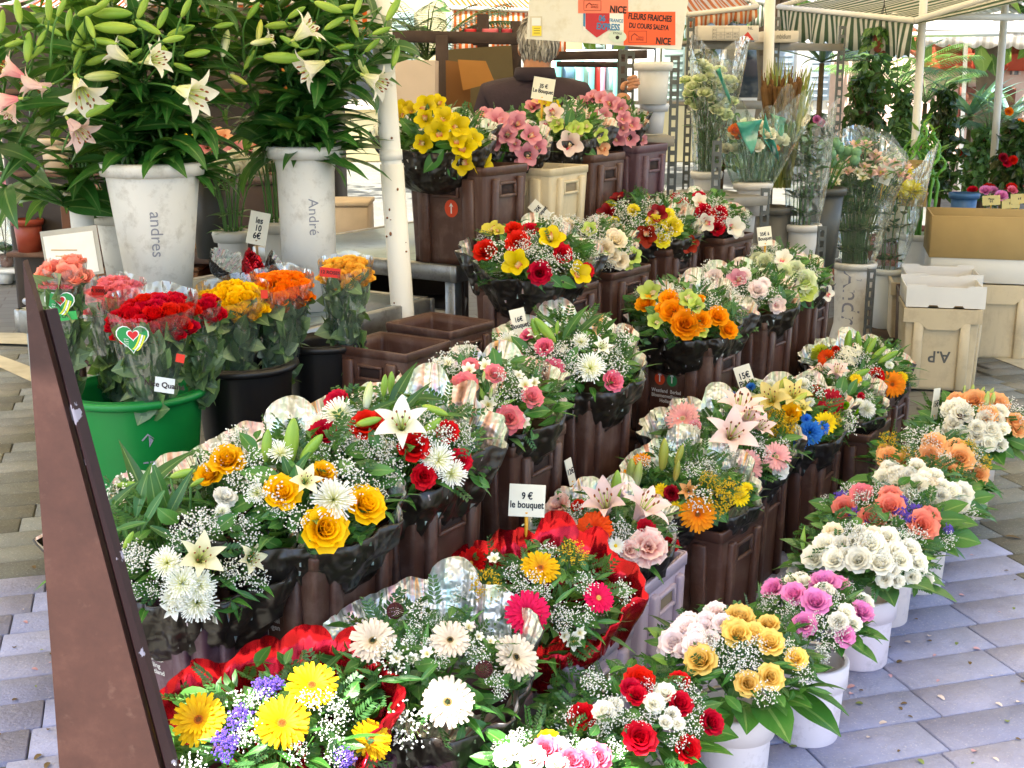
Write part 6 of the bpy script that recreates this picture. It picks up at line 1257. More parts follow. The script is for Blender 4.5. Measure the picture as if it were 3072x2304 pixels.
t = stemmed('pale pink and white alstroemeria bunch in clear film above the waisted bucket', 'alstroemeria_bunch', 'flowers', TC, RC, .66, 60, lambda k: f_alstro('pink' if k % 5 < 3 else 'white'), .1, 'mid', leaves=6, ls=.09, spread=2.3, jitter=.15)
film_cone(t, (0, 0, -.02), (0, 0, .66), RC*.8, RC*2.3)
t = stemmed('yellow spider chrysanthemum bunch in clear film', 'chrysanthemum_bunch', 'flowers', TD, RD_, .58, 7, lambda k: f_spider('yellow'), .17, 'dark', leaves=9, ls=.08, spread=1.5, jitter=.35); film_cone(t, (0, 0, -.02), (.06, 0, .68), RD_*.8, RD_*2.1)
t = stemmed('white lisianthus bunch in clear film beside the cattails', 'lisianthus_bunch', 'flowers', TF, RF, .5, 34, lambda k: f_rose('green', k % 2), .075, 'grey', leaves=6, ls=.07, spread=1.9, jitter=.5); film_cone(t, (0, 0, -.02), (.03, 0, .6), RF*.9, RF*2.1, .1)
t = stemmed('white lisianthus and red blooms wrapped in turquoise printed film', 'lisianthus_bunch', 'flowers', TG, RG, .27, 18, lambda k: f_rose('white' if k % 4 else 'hotorange', k % 2), .08, 'grey', leaves=4, ls=.07, spread=1.7, jitter=.5)
for dx, zz in ((-.08, .2), (.1, .26), (.0, .18)): film_cone(t, (dx*.3, 0, -.02), (dx*1.6, -.05, zz+.1), RG*.7, RG*1.15, .25, FILMT)
def m_turq():
    t = NT('turquoise_tissue'); c = t.ramp(t.noise(9, 3), [(.35, '#3fae9c'), (.6, '#7fd0bf'), (.75, '#dff2ea')]); a = t.pb(c, .35, 0, .5); b = t.a('BsdfTranslucent'); t.l(c, b.inputs[0]); x = t.a('MixShader'); x.inputs[0].default_value = .4; t.l(a, x.inputs[1]); t.l(b.outputs[0], x.inputs[2]); return t.end(x.outputs[0])
MT = m_turq()
for k, (x0, y0, x1, y1, x2, y2) in enumerate(((430, 760, 600, 740, 520, 960), (610, 700, 700, 1000, 590, 860), (330, 420, 400, 640, 300, 440), (640, 700, 750, 740, 700, 860))):
    g = G(); a, b, c = [P(3, x, y, 5.95+.05*k) for x, y in ((x0, y0), (x1, y1), (x2, y2))]; V = []; A = []
    for i in range(7):
        for j in range(7):
            s, q = i/6, j/6; p = a*(1-s)+(b*(1-q)+c*q)*s; V.append(tuple(p-TG+Vector((0, .035*sin(s*7+q*5)*s, 0)))); A.append((s, q, 0))
    g.add(V, gf(7, 7), 0, A); o = ob('tissue', g.mesh('tissue', MT), t); md = o.modifiers.new('sheet', 'SOLIDIFY'); md.thickness = .002
# lucky bamboo
def bamboo(label, T, R, n, h):
    t = thing('bamboo_bunch', label, 'bamboo', T)
    for k in range(n):
        a = k*2.4; rr = sqrt((k+.5)/n)*R*.7; b = Vector((cos(a)*rr, sin(a)*rr, -.1)); tip = Vector((cos(a)*rr*1.5, sin(a)*rr*1.5, h*RD.uniform(.75, 1.1))); pts = []; ra = []
        for i in range(25):
            s = i/24; q = b.lerp(tip, s)
            if s > .6: an = (s-.6)*24+a; q = q+Vector((cos(an), sin(an), 0))*.028*min(1, (s-.6)*5)
            pts.append(tuple(q)); ra.append(.009 if i % 4 else .0115)
        g = G(); tube(g, pts, ra, 8); ob('cane', g.mesh('cane', m_plain('#5f9a3a', .4, .2, 20)), t)
        for j in range(6): v = Vector(pts[-1-j*2]); d = Vector((cos(j*2.4+k), sin(j*2.4+k), RD.uniform(.2, 1.))); ob('leaf', f_leaf('light', 'lance', j % 2), t, v, frame_quat(d, (0, 0, 1)), RD.uniform(.09, .16))
    return t
bamboo('lucky bamboo canes with curled tops in the tall white bucket', TE, RE, 14, .62)
p = P(3, 1150, 1160, 8.3); bamboo('row of short lucky bamboo shoots above the cardboard', p-Vector((0, 0, .06)), .2, 16, .17)
p2 = P(3, 1430, 1130, 8.2); bamboo('second clump of lucky bamboo shoots before the cream post', p2-Vector((0, 0, .06)), .11, 9, .24)
for q, nm in ((p, 'first'), (p2, 'second')): bucket(f'low pale tray bucket under the {nm} clump of bamboo shoots', (q.x, q.y, max(.2, q.z-.36)), [(.1, 0), (.15 if nm == 'first' else .1, .3)], '#c9bb98', group='bamboo trays')
card('white price card among the bamboo shoots', 3, 1355, 1085, 80, 110, 6.9, '4\u20ac', -.35, size=.3, sl=.1)
# cattails
T = P(3, 680, 730, 6.48); t = thing('cattail_bunch', 'fan of brown cattails with tall yellow green blades', 'cattails', T)
for k in range(20):
    x = 590+ (k % 10)*26+RD.uniform(-8, 8); y = 500+RD.uniform(-15, 45)-(k % 10)*2; e = P(3, x, y, 6.32+RD.uniform(-.06, .06))-T; b = Vector((RD.uniform(-.05, .05), 0, -.35)); q = b.lerp(e, .62); g = G(); tube(g, [tuple(b), tuple(q)], .004, 5); ob('stem', g.mesh('stem', M_STEM), t)
    d = (e-q); g = G(); tube(g, [tuple(q), tuple(q+d*.06), tuple(q+d*.94), tuple(e)], [.004, .0125, .012, .004], 8); tube(g, [tuple(e), tuple(e+d*.25)], .0025, 4); ob('spike', g.mesh('spike', m_plain('#6a4a26', .9, .2, 30)), t)
for k in range(75):
    x = 590+RD.uniform(0, 1)*330; e = P(3, x+RD.uniform(0, 30), 345+RD.uniform(0, 110)+abs(x-720)*.12, 6.48+RD.uniform(-.15, .2))-T; b = Vector((RD.uniform(-.07, .09), RD.uniform(-.05, .05), -.35)); d = e-b; L = d.length; g = G(); leaf_geo(g, L, .019, [.5, .9, 1, .8, .5, .03], RD.uniform(-.15, .3), .3, 8, 3); ob('blade', g.mesh('blade', m_leaf('#6a7c34', '#a0984c')), t, b, frame_quat(d, (RD.uniform(-1, 1), -1, 0)))
bucket('tall dark bucket holding the cattails', (T.x, T.y, max(.1, T.z-1.05)), [(.08, 0), (.1, .6)], '#5a564e', group='dark buckets')
# lotus pods
T = P(3, 960, 1130, 6.7); t = thing('seed_pod_bunch', 'bunch of round green seed pods on stiff stems', 'seed pods', T)
g = G(); ball(g, (0, 0, 0), .5, 10, 7, 0, (1, 1, 1.15)); lathe(g, [(.05, .5), (.24, .56), (.26, .62), (.05, .6)], 10); pod = g.mesh('pod', m_plain('#6f9a72', .6, .15, 3))
for x, y in ((740, 920), (785, 935), (840, 870), (870, 905), (955, 905), (1005, 900), (1045, 890), (1070, 920), (965, 950), (1020, 955), (960, 995), (1025, 1005), (1125, 935), (1175, 945), (1165, 990), (760, 960), (1095, 960)):
    e = P(3, x, y, 6.7+RD.uniform(-.08, .08))-T; s = msz(3, 62, T); ob('pod', pod, t, e, face_quat(e+Vector((0, -.1, .3))), s); g = G(); tube(g, [tuple(e*.12+Vector((0, 0, -.12))), tuple(e*.6), tuple(e)], .004, 5); ob('stem', g.mesh('stem', M_STEM), t)
bucket('dark bucket holding the green seed pods', (T.x, T.y, T.z-.45), [(.09, 0), (.12, .42)], '#4a4a44', group='dark buckets')
# ---------------------------------------------------------------- big crates, trays and the cardboard box
def big_crate(label, c, kind, w, d, h, rz, mark=None):
    M_ = CM[kind]; bd, rm, rb, gp, ft = crate_mesh(w, d, h); t = thing('tall_crate', label, 'crate', c, 'tall auction crates', rz)
    ob('shell', bd.mesh('shell', M_), t); ob('rim', rm.mesh('rim', M_), t)
    g = G(); cbox(g, (0, 0, h/2-.03), (.05, .018, h-.07), .006); r_ = g.mesh('rib', M_)
    for x in (-w/2+.07, w/2-.07): ob('rib', r_, t, (x, -d/2+.003, 0)).rotation_euler = (.035, 0, 0)
    for y in (-d/2+.07, d/2-.07): o = ob('rib', r_, t, (w/2-.003, y, 0)); o.rotation_euler = (.035, 0, pi/2)
    g = G(); pts = [(-w/2-.008, h+.004), (-w/2-.008, h-.07), (-w*.3, h-.07), (-w*.2, h-.105), (w*.2, h-.105), (w*.3, h-.07), (w/2+.008, h-.07), (w/2+.008, h+.004)]; sheet(g, [(x, -d/2-.011, z) for x, z in pts], 0, -.008); ob('collar', g.mesh('collar', M_, False), t)
    if mark:
        g = G(); Mx = plane_M((0, 0, 0), (-1, 0, 0), (0, 0, -1)); text_on(g, mark, h*.2, Mx, 0, sx=.9, bold=.0012, ); o = ob('lettering', g.mesh('lettering', m_plain('#5a5a58', .7)), t, (0, -d/2+.006, h*.42)); o.rotation_euler = (.035, 0, 0)
    return t
cb = Q(6, 1670, 1285, 0); rzA = radians(-12)
fa = lambda p, a, b: Vector((p.x+cos(rzA)*a-sin(rzA)*b, p.y+sin(rzA)*a+cos(rzA)*b, 0))
big_crate('tall cream plastic crate marked A.P upside down on the pavement', fa(cb, 0, .19), 'cream', .37, .36, .43, rzA, 'A.P')
big_crate('tall dark brown crate directly behind the cream one', fa(cb, .02, .60), 'brown', .37, .38, .43, rzA)
big_crate('second tall cream crate at the back under the cardboard box', fa(cb, .0, 1.04), 'cream', .37, .40, .43, rzA)
big_crate('third tall cream crate beside it under the cardboard box', fa(cb, .42, 1.06), 'cream', .37, .40, .43, rzA)
def tray(label, loc, w, d, h, rz):
    t = thing('carton_tray', label, 'tray', loc, 'white carton trays', rz); m = m_plain('#d9d8d4', .7, .04, 6); mb = m_plain('#8a7450', .85, .1, 6)
    for s, nm in ((-1, 'front_panel'), (1, 'back_panel')):
        g = G(); pts = [(-w/2, 0), (-w*.22, 0), (-w*.2, .012), (-w*.1, .012), (-w*.08, 0), (w*.1, 0), (w*.12, .012), (w*.22, .012), (w*.24, 0), (w/2, 0), (w/2, h), (w*.28, h), (w*.26, h-.01), (-w*.24, h-.01), (-w*.26, h), (-w/2, h)]; sheet(g, [(x, s*d/2-.003, z) for x, z in pts], 0, -.005); ob(nm, g.mesh(nm, m, False), t)
    for s in (-1, 1): g = G(); cbox(g, (s*(w/2-.003), 0, h*.42), (.005, d-.01, h*.84), .001); ob('side_panel', g.mesh('side_panel', m), t)
    g = G(); cbox(g, (0, 0, .006), (w-.014, d-.014, .006), .001); ob('base', g.mesh('base', mb), t)
    g = G()
    for k in range(9): a = RD.uniform(0, 6); M_ = Matrix.Translation((RD.uniform(-.12, .12), RD.uniform(-.1, .1), .02)) @ frame_quat((cos(a), sin(a), .2), (RD.uniform(-.4, .4), 0, 1)).to_matrix().to_4x4(); leaf_geo(g, .06, .03, LEAFP, .5, .2, 4, 3, 0, M_)
    ob('leaf_scraps', g.mesh('leaf_scraps', m_leaf('#c8a83a', '#d8c060')), t, kind='stuff'); return t
tray('shallow white carton tray on top of the marked cream crate', fa(cb, .01, .2)+Vector((0, 0, .437)), .39, .36, .115, rzA)
tray('second white carton tray on the brown crate behind', fa(cb, .05, .6)+Vector((0, 0, .437)), .39, .36, .115, rzA)
p = fa(cb, .42, 1.12)+Vector((0, 0, .437)); t = thing('cardboard_box', 'large open brown cardboard box set over a white carton', 'box', p, None, radians(-14)); w, d = .80, .50
mk, mw = m_plain('#a58c5c', .85, .08, 5), m_plain('#d8d6ce', .75, .04, 5)
def hollow(w, d, z0, h, m, nm, fl=0.):
    g = G(); th = .008
    for s in (-1, 1):
        cbox(g, (s*(w/2-th/2), 0, z0+h/2), (th, d-.017, h), .001, shear=(s*fl, 0)); cbox(g, (0, s*(d/2-th/2), z0+h/2), (w, th, h), .001, shear=(0, s*fl))
    return ob(nm, g.mesh(nm, m), t)
hollow(w*.97, d*.97, 0, .17, mw, 'lower_carton'); g = G(); cbox(g, (0, 0, .008), (w*.94, d*.94, .01), .002); ob('base', g.mesh('base', mw), t); hollow(w, d, .14, .24, mk, 'upper_carton')
g = G(); cbox(g, (0, -d/2*.97-.002, .165), (.085, .004, .05), .001); ob('tape', g.mesh('tape', m_plain('#c8a870', .4)), t)
g = G(); sheet(g, [(-w/2, d/2, .38), (-w/2-.16, d/2+.02, .38), (-w/2-.16, d/2+.02, .66), (-w/2, d/2, .66)], 0, .006); ob('flap', g.mesh('flap', mk, False), t)
# yellow price notes and potted blooms behind the box
for k, (x, y, tx) in enumerate(((2010, 105, 'Plante\n8 \u20ac'), (2130, 125, '9 \u20ac'), (2185, 95, '6 \u20ac'))): card(f'yellow note {["left", "middle", "right"][k]} of the three behind the cardboard box', 6, x, y, 110, 60, 8.6, tx, .05, size=.3, sl=.1, col='#d8c47a')
p = P(6, 2080, 190, 8.8); t = stemmed('red and pink potted blooms behind the cardboard box', 'potted_flowers', 'flowers', p, .2, .2, 12, lambda k: f_rose(['red', 'lilac', 'pink'][k % 3], k % 2), .08, 'dark', leaves=4, ls=.08, spread=1.2)
bucket('terracotta trough of the blooms behind the cardboard box', (p.x, p.y, max(.0, p.z-.3)), [(.16, 0), (.22, .28)], '#8a4a34', group='plant pots')
b = bucket('blue plastic crate tub behind the cream post', tuple(P(6, 1840, 100, 8.3)-Vector((0, 0, .2))), [(.07, 0), (.085, .24)], '#3f6690', group='dark buckets')
# ---------------------------------------------------------------- potted shrubs, palms and the hanging pot
SM1 = [m_leaf('#1c3a18', '#2f5224'), m_leaf('#2a4a20', '#4a6a2c'), m_leaf('#243418', '#4a4a24')]
SM2 = [m_leaf('#3f6a34', '#6a9448'), m_leaf('#527a3a', '#88a858'), m_leaf('#2f5228', '#4a7034')]
def pot_prof(r, h): return [(r*.7, 0), (r*.97, h*.9), (r, h)]
def shrub(label, c, x, y0, y1, w, Y, n, L, mats, seed, potc='#8a4a30', nm='potted_shrub', grp='potted shrubs behind the stall'):
    a, b = P(c, x, y0, Y), P(c, x, y1, Y); h = a.z-b.z; r = msz(c, w, b)/2; t = thing(nm, label, 'shrub', (b.x, Y, 0), grp); cz = (a.z+b.z)/2
    rs = np.random.RandomState(seed); g = G()
    for i in range(n):
        s = rs.rand(); rad = r*(.35+.9*sin(pi*min(.95, s*.8+.2)))*sqrt(rs.rand()); an = rs.rand()*6.28; d = rs.normal(size=3); d[2] -= .7; l = L*rs.uniform(.7, 1.3)
        M_ = Matrix.Translation((rad*cos(an), rad*sin(an)*.8, b.z+h*s)) @ frame_quat(d, rs.normal(size=3)+np.array((0, -.4, .8))).to_matrix().to_4x4(); leaf_geo(g, l, l*.5, LEAFP, .6, .25, 4, 3, rs.randint(3), M_)
    ob('crown', g.mesh('crown', mats), t); g = G()
    for k in range(6): tube(g, [(0, 0, .25), (rs.uniform(-.3, .3)*r, 0, cz), (rs.uniform(-.7, .7)*r, rs.uniform(-.4, .4)*r, a.z-.1*h)], [.012, .009, .004], 5)
    ob('trunk', g.mesh('trunk', m_plain('#5a4630', .9, .3, 10)), t); g = G(); lathe(g, [(.001, 0)]+pot_prof(.16, .28)+[(.145, .28), (.13, .22), (.001, .22)], 20); ob('pot', g.mesh('pot', m_plain(potc, .7, .1, 5)), t); return t
shrub('dark bushy potted shrub behind the seed pods', 3, 1190, 470, 1120, 240, 9.0, 560, .085, SM1, 1)
shrub('dark leafy shrub just right of the cream post', 3, 1680, 540, 1200, 190, 9.4, 560, .085, SM1, 2)
shrub('mid green shrub in front of the cream post', 3, 1440, 560, 1100, 150, 9.3, 520, .08, SM2, 3)
shrub('loose bright shrub behind the hanging pot', 3, 1270, 330, 620, 260, 10.2, 230, .1, SM2, 4)
shrub('low green shrub by the far right post', 3, 1950, 800, 1200, 230, 9.9, 600, .08, SM2, 5)
shrub('dark green shrub with red blooms at the right edge', 3, 2140, 760, 1180, 200, 9.0, 600, .09, SM1, 6)
shrub('leafy plant on the ground behind the low rack', 3, 330, 560, 1050, 190, 9.2, 260, .09, SM2, 8)
shrub('small dark plant on the top shelf behind the white film', 3, 245, 300, 480, 140, 8.4, 200, .09, SM1, 9)
shrub('pink flowering plant behind the cattails', 3, 920, 700, 1000, 190, 9.8, 300, .09, SM1, 10)
for i, (x, y, c, Y) in enumerate(((2110, 1005, 'red', 8.85), (2145, 990, 'red', 8.85), (2085, 975, 'dark', 8.85), (930, 740, 'lilac', 9.5), (955, 760, 'pink', 9.55), (1840, 945, 'red', 9.4), (2185, 760, 'hotorange', 9.5), (2120, 690, 'hotorange', 9.6))):
    tag(ob('bloom', f_rose(c, i % 2), None, P(3, x, y, Y), face_quat((0, -1, .4)), .065), ['deep red bloom on the right edge shrub, lower left one', 'deep red bloom on the right edge shrub, lower right one', 'dark red bloom on the right edge shrub, upper one', 'lilac bloom on the plant behind the cattails', 'rose pink bloom on the plant behind the cattails', 'red bloom between the dark shrubs', 'orange red bloom right of the far post, lower one', 'orange red bloom right of the far post, upper one'][i], 'bloom')
def palm(label, c, x, y, Y, n, L, w, base_y, col=('#3f6a30', '#5f8a44'), up=.6, seed=0, kind='palm', leaflet=.2):
    rs = random.Random(seed); b = P(c, x, y, Y); t = thing('potted_palm' if kind == 'palm' else 'agave', label, 'palm' if kind == 'palm' else 'plant', (b.x, Y, 0), 'potted palms and agaves'); m = m_leaf(*col)
    for k in range(n):
        a = k*2.4+rs.uniform(-.3, .3); d = Vector((cos(a), sin(a)*.8, up+rs.uniform(-.3, .5))).normalized(); g = G()
        if kind == 'palm':
            pts = [Vector((0, 0, 0))]; dd = d.copy()
            for i in range(8): pts.append(pts[-1]+dd*L/8); dd = (dd+Vector((0, 0, -.13))).normalized()
            tube(g, [tuple(p) for p in pts], [.006-.0006*i for i in range(9)], 4, 0, False)
            for i in range(2, 33):
                s = i/33*8; k0 = int(s); p = pts[k0].lerp(pts[min(8, k0+1)], s-k0); ax = (pts[min(8, k0+1)]-pts[k0]).normalized() if k0 < 8 else dd; sd = ax.cross(Vector((0, 0, 1))).normalized()
                for sg in (-1, 1):
                    dl = (sd*sg+ax*.7+Vector((0, 0, -.15))).normalized(); l = leaflet*(1-abs(i/33-.45)*1.1); leaf_geo(g, l, .016, LANC, .6, .2, 4, 3, 0, Matrix.Translation(p) @ frame_quat(dl, (0, 0, 1)).to_matrix().to_4x4())
        else: leaf_geo(g, L*rs.uniform(.8, 1.1), w, [.7, 1, .85, .6, .3, .02], rs.uniform(.1, .6), .35, 8, 5, 0, frame_quat(d, (0, 0, 1)).to_matrix().to_4x4())
        ob('frond' if kind == 'palm' else 'leaf', g.mesh('frond', m), t, (0, 0, b.z))
    g = G(); tube(g, [(0, 0, .2), (0, 0, b.z)], [.03, .02], 7); ob('trunk', g.mesh('trunk', m_plain('#6a5638', .9, .3, 10)), t); g = G(); lathe(g, [(.001, 0)]+pot_prof(.17, .3)+[(.15, .3), (.14, .24), (.001, .24)], 20); ob('pot', g.mesh('pot', m_plain('#7c4630', .7, .1, 5)), t); return t
palm('feathery palm standing behind the seller at the brown frame', 2, 400, 400, 7.6, 22, .62, 0, 0, ('#2c4a24', '#4a6c34'), .9, 1, leaflet=.17)
palm('airy palm with arching fronds behind the hanging pot', 3, 1430, 560, 10.4, 14, .7, 0, 0, ('#4a7a3c', '#7aa454'), .9, 2, leaflet=.24)
palm('tall thin leaved palm right of the cream post', 3, 1600, 640, 11.0, 12, .5, 0, 0, ('#3c6430', '#5c8444'), 1.2, 3, leaflet=.2)
palm('low fan of palm fronds by the far right post', 3, 2000, 830, 10.2, 14, .6, 0, 0, ('#3a6238', '#6a9058'), .8, 4, leaflet=.22)
palm('blue green agave with sword leaves right of the dark shrub', 3, 1880, 720, 10.6, 18, .5, .07, 0, ('#4c7c74', '#7aa498'), .8, 5, 'agave')
palm('small agave at the right edge of the picture', 3, 2120, 760, 11.2, 14, .45, .06, 0, ('#55827c', '#86aaa2'), .7, 6, 'agave')
palm('spiky dark yucca leaning across behind the cattails', 3, 960, 390, 9.6, 12, .62, .05, 0, ('#2c4230', '#4a6048'), .35, 7, 'agave')
p = P(3, 1330, 265, 8.0); t = thing('hanging_pot', 'square terracotta pot of trailing ivy hanging from the awning', 'hanging plant', p); s = msz(3, 100, p)
g = G(); cbox(g, (0, 0, 0), (s*.86, s*.86, s*1.2), .012, top=(1.14, 1.14)); ob('pot', g.mesh('pot', m_plain('#8c4632', .7, .15, 8)), t); g = G(); cbox(g, (0, 0, s*.6), (s*1.05, s*1.05, s*.14), .008); ob('rim', g.mesh('rim', m_plain('#8c4632', .7, .15, 8)), t)
g = G(); rs = np.random.RandomState(3)
for i in range(260):
    a = rs.rand()*6.28; k = rs.rand(); q = Vector((cos(a)*s*(.25+.75*k), sin(a)*s*(.25+.75*k), s*(.95-1.3*k*k*rs.rand()-.1*rs.rand()))); l = rs.uniform(.03, .06); leaf_geo(g, l, l*.85, [.3, 1, .8, .4, .05], .5, .2, 3, 3, rs.randint(2), Matrix.Translation(q) @ frame_quat((cos(a), sin(a), -.8), rs.normal(size=3)+np.array((0, -.6, .8))).to_matrix().to_4x4())
ob('ivy', g.mesh('ivy', [m_leaf('#2a5226', '#447038'), m_leaf('#3f6a30', '#6a9048')]), t)
for k in range(3): a = k*2.1; g = G(); tube(g, [(cos(a)*s*.5, sin(a)*s*.5, s*.65), (0, 0, s*2.3), (0, 0, 2.72-p.z)], .0025, 4); ob('wire', g.mesh('wire', M_IRON), t)
# orchids in clear sleeves on a white tray, far left
T = Q(4, 60, 565, 0); T.z = 0; t = thing('plant_tray', 'white moulded plastic tray on the pavement at the left edge', 'tray', T); g = G(); cbox(g, (0, 0, .10), (.62, .34, .03), .008)
for x in (-.2, 0, .2):
    for y in (-.09, .09): lathe(g, [(.001, .0), (.05, .0), (.065, .1), (.06, .1), (.045, .01), (.001, .01)], 14, (x, y, 0))
ob('moulding', g.mesh('moulding', m_plain('#d4d6d2', .5)), t)
for k, (dx, dy, h, c) in enumerate(((-.2, -.05, .66, 'blush'), (-.02, .02, .7, 'pink'), (.2, -.04, .68, 'pink'), (.1, .1, .62, 'blush'))):
    r = thing('potted_orchid', ['pale orchid in a clear sleeve, leftmost on the white tray', 'pink orchid in a clear sleeve, middle of the white tray', 'deep pink orchid in a clear sleeve, rightmost on the white tray', 'small blush orchid in a sleeve at the back of the white tray'][k], 'orchid', T+Vector((dx, dy, .115)), 'sleeved orchids on the tray')
    g = G(); lathe(g, [(.001, 0), (.045, 0), (.06, .1), (.055, .1), (.001, .08)], 16); ob('pot', g.mesh('pot', m_plain('#8a4e38', .6)), r)
    for j in range(6): a = j*1.05; ob('leaf', f_leaf('dark', 'broad', j % 2), r, (0, 0, .1), frame_quat((cos(a), sin(a), .6), (0, 0, 1)), .2)
    for s_ in (-1, 1):
        g = G(); q = bez(Vector((0, 0, .1)), Vector((s_*.02, 0, h*.6)), Vector((s_*.06, -.03, h)), 8); tube(g, [tuple(v) for v in q], .004, 5); ob('stem', g.mesh('stem', m_plain('#5a4a3a', .6)), r)
        for j in range(4): ob('orchid', f_orchid(c), r, q[-1-j//2]+Vector((RD.uniform(-.05, .05), -.02, RD.uniform(-.06, .04))), face_quat((RD.uniform(-.4, .4), -1, .2), RD.uniform(-.3, .3)), .085)
    film_cone(r, (0, 0, 0), (0, 0, h+.06), .06, .14, .1)
# ================================================================ the back of the stall: frame, boards, seller, sign
M_WOOD = m_plain('#5a4030', .75, .3, 10); M_DKWOOD = m_plain('#3f302a', .7, .3, 10)
def pbar(g, c, x0, y0, x1, y1, Y, w, Y2=None):
    a, b = P(c, x0, y0, Y), P(c, x1, y1, Y2 or Y); d = (b-a); L = d.length; q = frame_quat(d, (0, -1, .01)); g.add(xf(_box(L, w), Matrix.Translation((a+b)/2) @ q.to_matrix().to_4x4()), _BF)
def _box(L, w):
    g = G(); cbox(g, (0, 0, 0), (w, L, w), .003); _BF[:] = g.F; return g.V[0]
_BF = []
t = thing('timber_rack', 'dark wooden frame of posts and rails behind the seller', 'frame', (0, 0, 0))
for nm, x0, y0, x1, y1, Y, w in (('post', 500, 235, 500, 1400, 6.3, .06), ('rail', 80, 238, 1010, 258, 6.32, .055), ('post', 772, 95, 772, 320, 6.7, .06), ('post', 990, 140, 990, 600, 6.7, .055), ('post', 730, 170, 730, 300, 6.75, .04), ('rail', 1240, 372, 1860, 360, 6.9, .045), ('rail', 1260, 425, 1700, 430, 7.1, .03), ('post', 1690, 330, 1690, 1300, 6.9, .04), ('post', 240, 235, 200, 420, 6.5, .06)):
    g = G(); pbar(g, 2, x0, y0, x1, y1, Y, w); ob(nm, g.mesh(nm, M_DKWOOD), t)
t = thing('ribbon_rack', 'rods of coloured wrapping ribbon rolls on the wooden frame', 'ribbons', P(2, 770, 215, 6.6))
for x, c, L in ((690, '#b81c28', 80), (820, '#c85a68', 110), (930, '#a8283a', 70)):
    p = P(2, x, 215, 6.6); s = msz(2, 1, p); g = G(); tube(g, [(-L/2*s, 0, 0), (L/2*s, 0, 0)], 24*s, 14); tube(g, [(-L/2*s-.006, 0, 0), (-L/2*s, 0, 0)], 32*s, 14, 1); tube(g, [(L/2*s, 0, 0), (L/2*s+.006, 0, 0)], 32*s, 14, 1); ob('roll', g.mesh('roll', [m_plain(c, .35), m_plain('#2a2220', .6)]), t, p-t.location)
def board(label, name, cat, c, pts, Y, th, col, group=None, dY=None):
    q = [P(c, x, y, Y+(dY[i] if dY else 0)) for i, (x, y) in enumerate(pts)]; o = q[0].copy(); t = thing(name, label, cat, o, group); g = G(); sheet(g, [v-o for v in q], 0, -th); ob('sheet', g.mesh('sheet', m_plain(col, .8, .1, 4), False), t); return t, o
board('large olive brown panel behind the seller', 'back_panel', 'panel', 2, [(525, 760), (990, 760), (960, 300), (530, 330)], 6.55, .02, '#6a5c3e')
t, o = board('upright brown cardboard box with raised orange flap', 'cardboard_sheet', 'cardboard', 2, [(530, 720), (690, 740), (690, 420), (525, 400)], 6.0, .02, '#8a5f34')
q = [P(2, x, y, 5.9) for x, y in ((640, 600), (850, 545), (790, 405), (605, 395))]; g = G(); sheet(g, [v-o for v in (q[0], q[1], q[2], q[3])], 0, -.008); ob('flap', g.mesh('flap', m_plain('#b07a3c', .8, .1, 4), False), t)
t, o = board('white carton printed with cellophane wording and a red drawing', 'carton', 'box', 2, [(170, 720), (478, 720), (478, 405), (185, 400)], 6.0, .3, '#cdb9a8')
M = plane_M(P(2, 330, 560, 5.99)-o, (1, 0, 0), (0, 0, 1)); s = msz(2, 1, P(2, 330, 560, 6)); g = G(); M2 = M.copy(); M2.translation = M @ Vector((-10*s, 105*s, 0)); text_on(g, 'CELLOPHEN EMBALLAGE', 25*s, M2, 0); poly(g, M, [(-140*s, 135*s), (145*s, 135*s), (145*s, 150*s), (-140*s, 150*s)], 1)
for a, b, c_, d_ in ((-150, -130, -144, 30), (-95, -130, -89, 30), (-40, -130, -34, 30), (8, -130, 14, 30), (-150, 24, 14, 30), (-150, -30, 14, -24), (-150, -84, 14, -78)): poly(g, M, [(a*s, b*s), (c_*s, b*s), (c_*s, d_*s), (a*s, d_*s)], 2)
for k in range(4): poly(g, M, [(-140*s, (80-14*k)*s), (120*s, (80-14*k)*s), (120*s, (83-14*k)*s), (-140*s, (83-14*k)*s)], 3)
ob('lettering', g.mesh('lettering', [m_plain('#3f6a4c', .6), m_plain('#3a4a80', .6), m_plain('#a8483a', .6), m_plain('#a89a8c', .6)]), t)
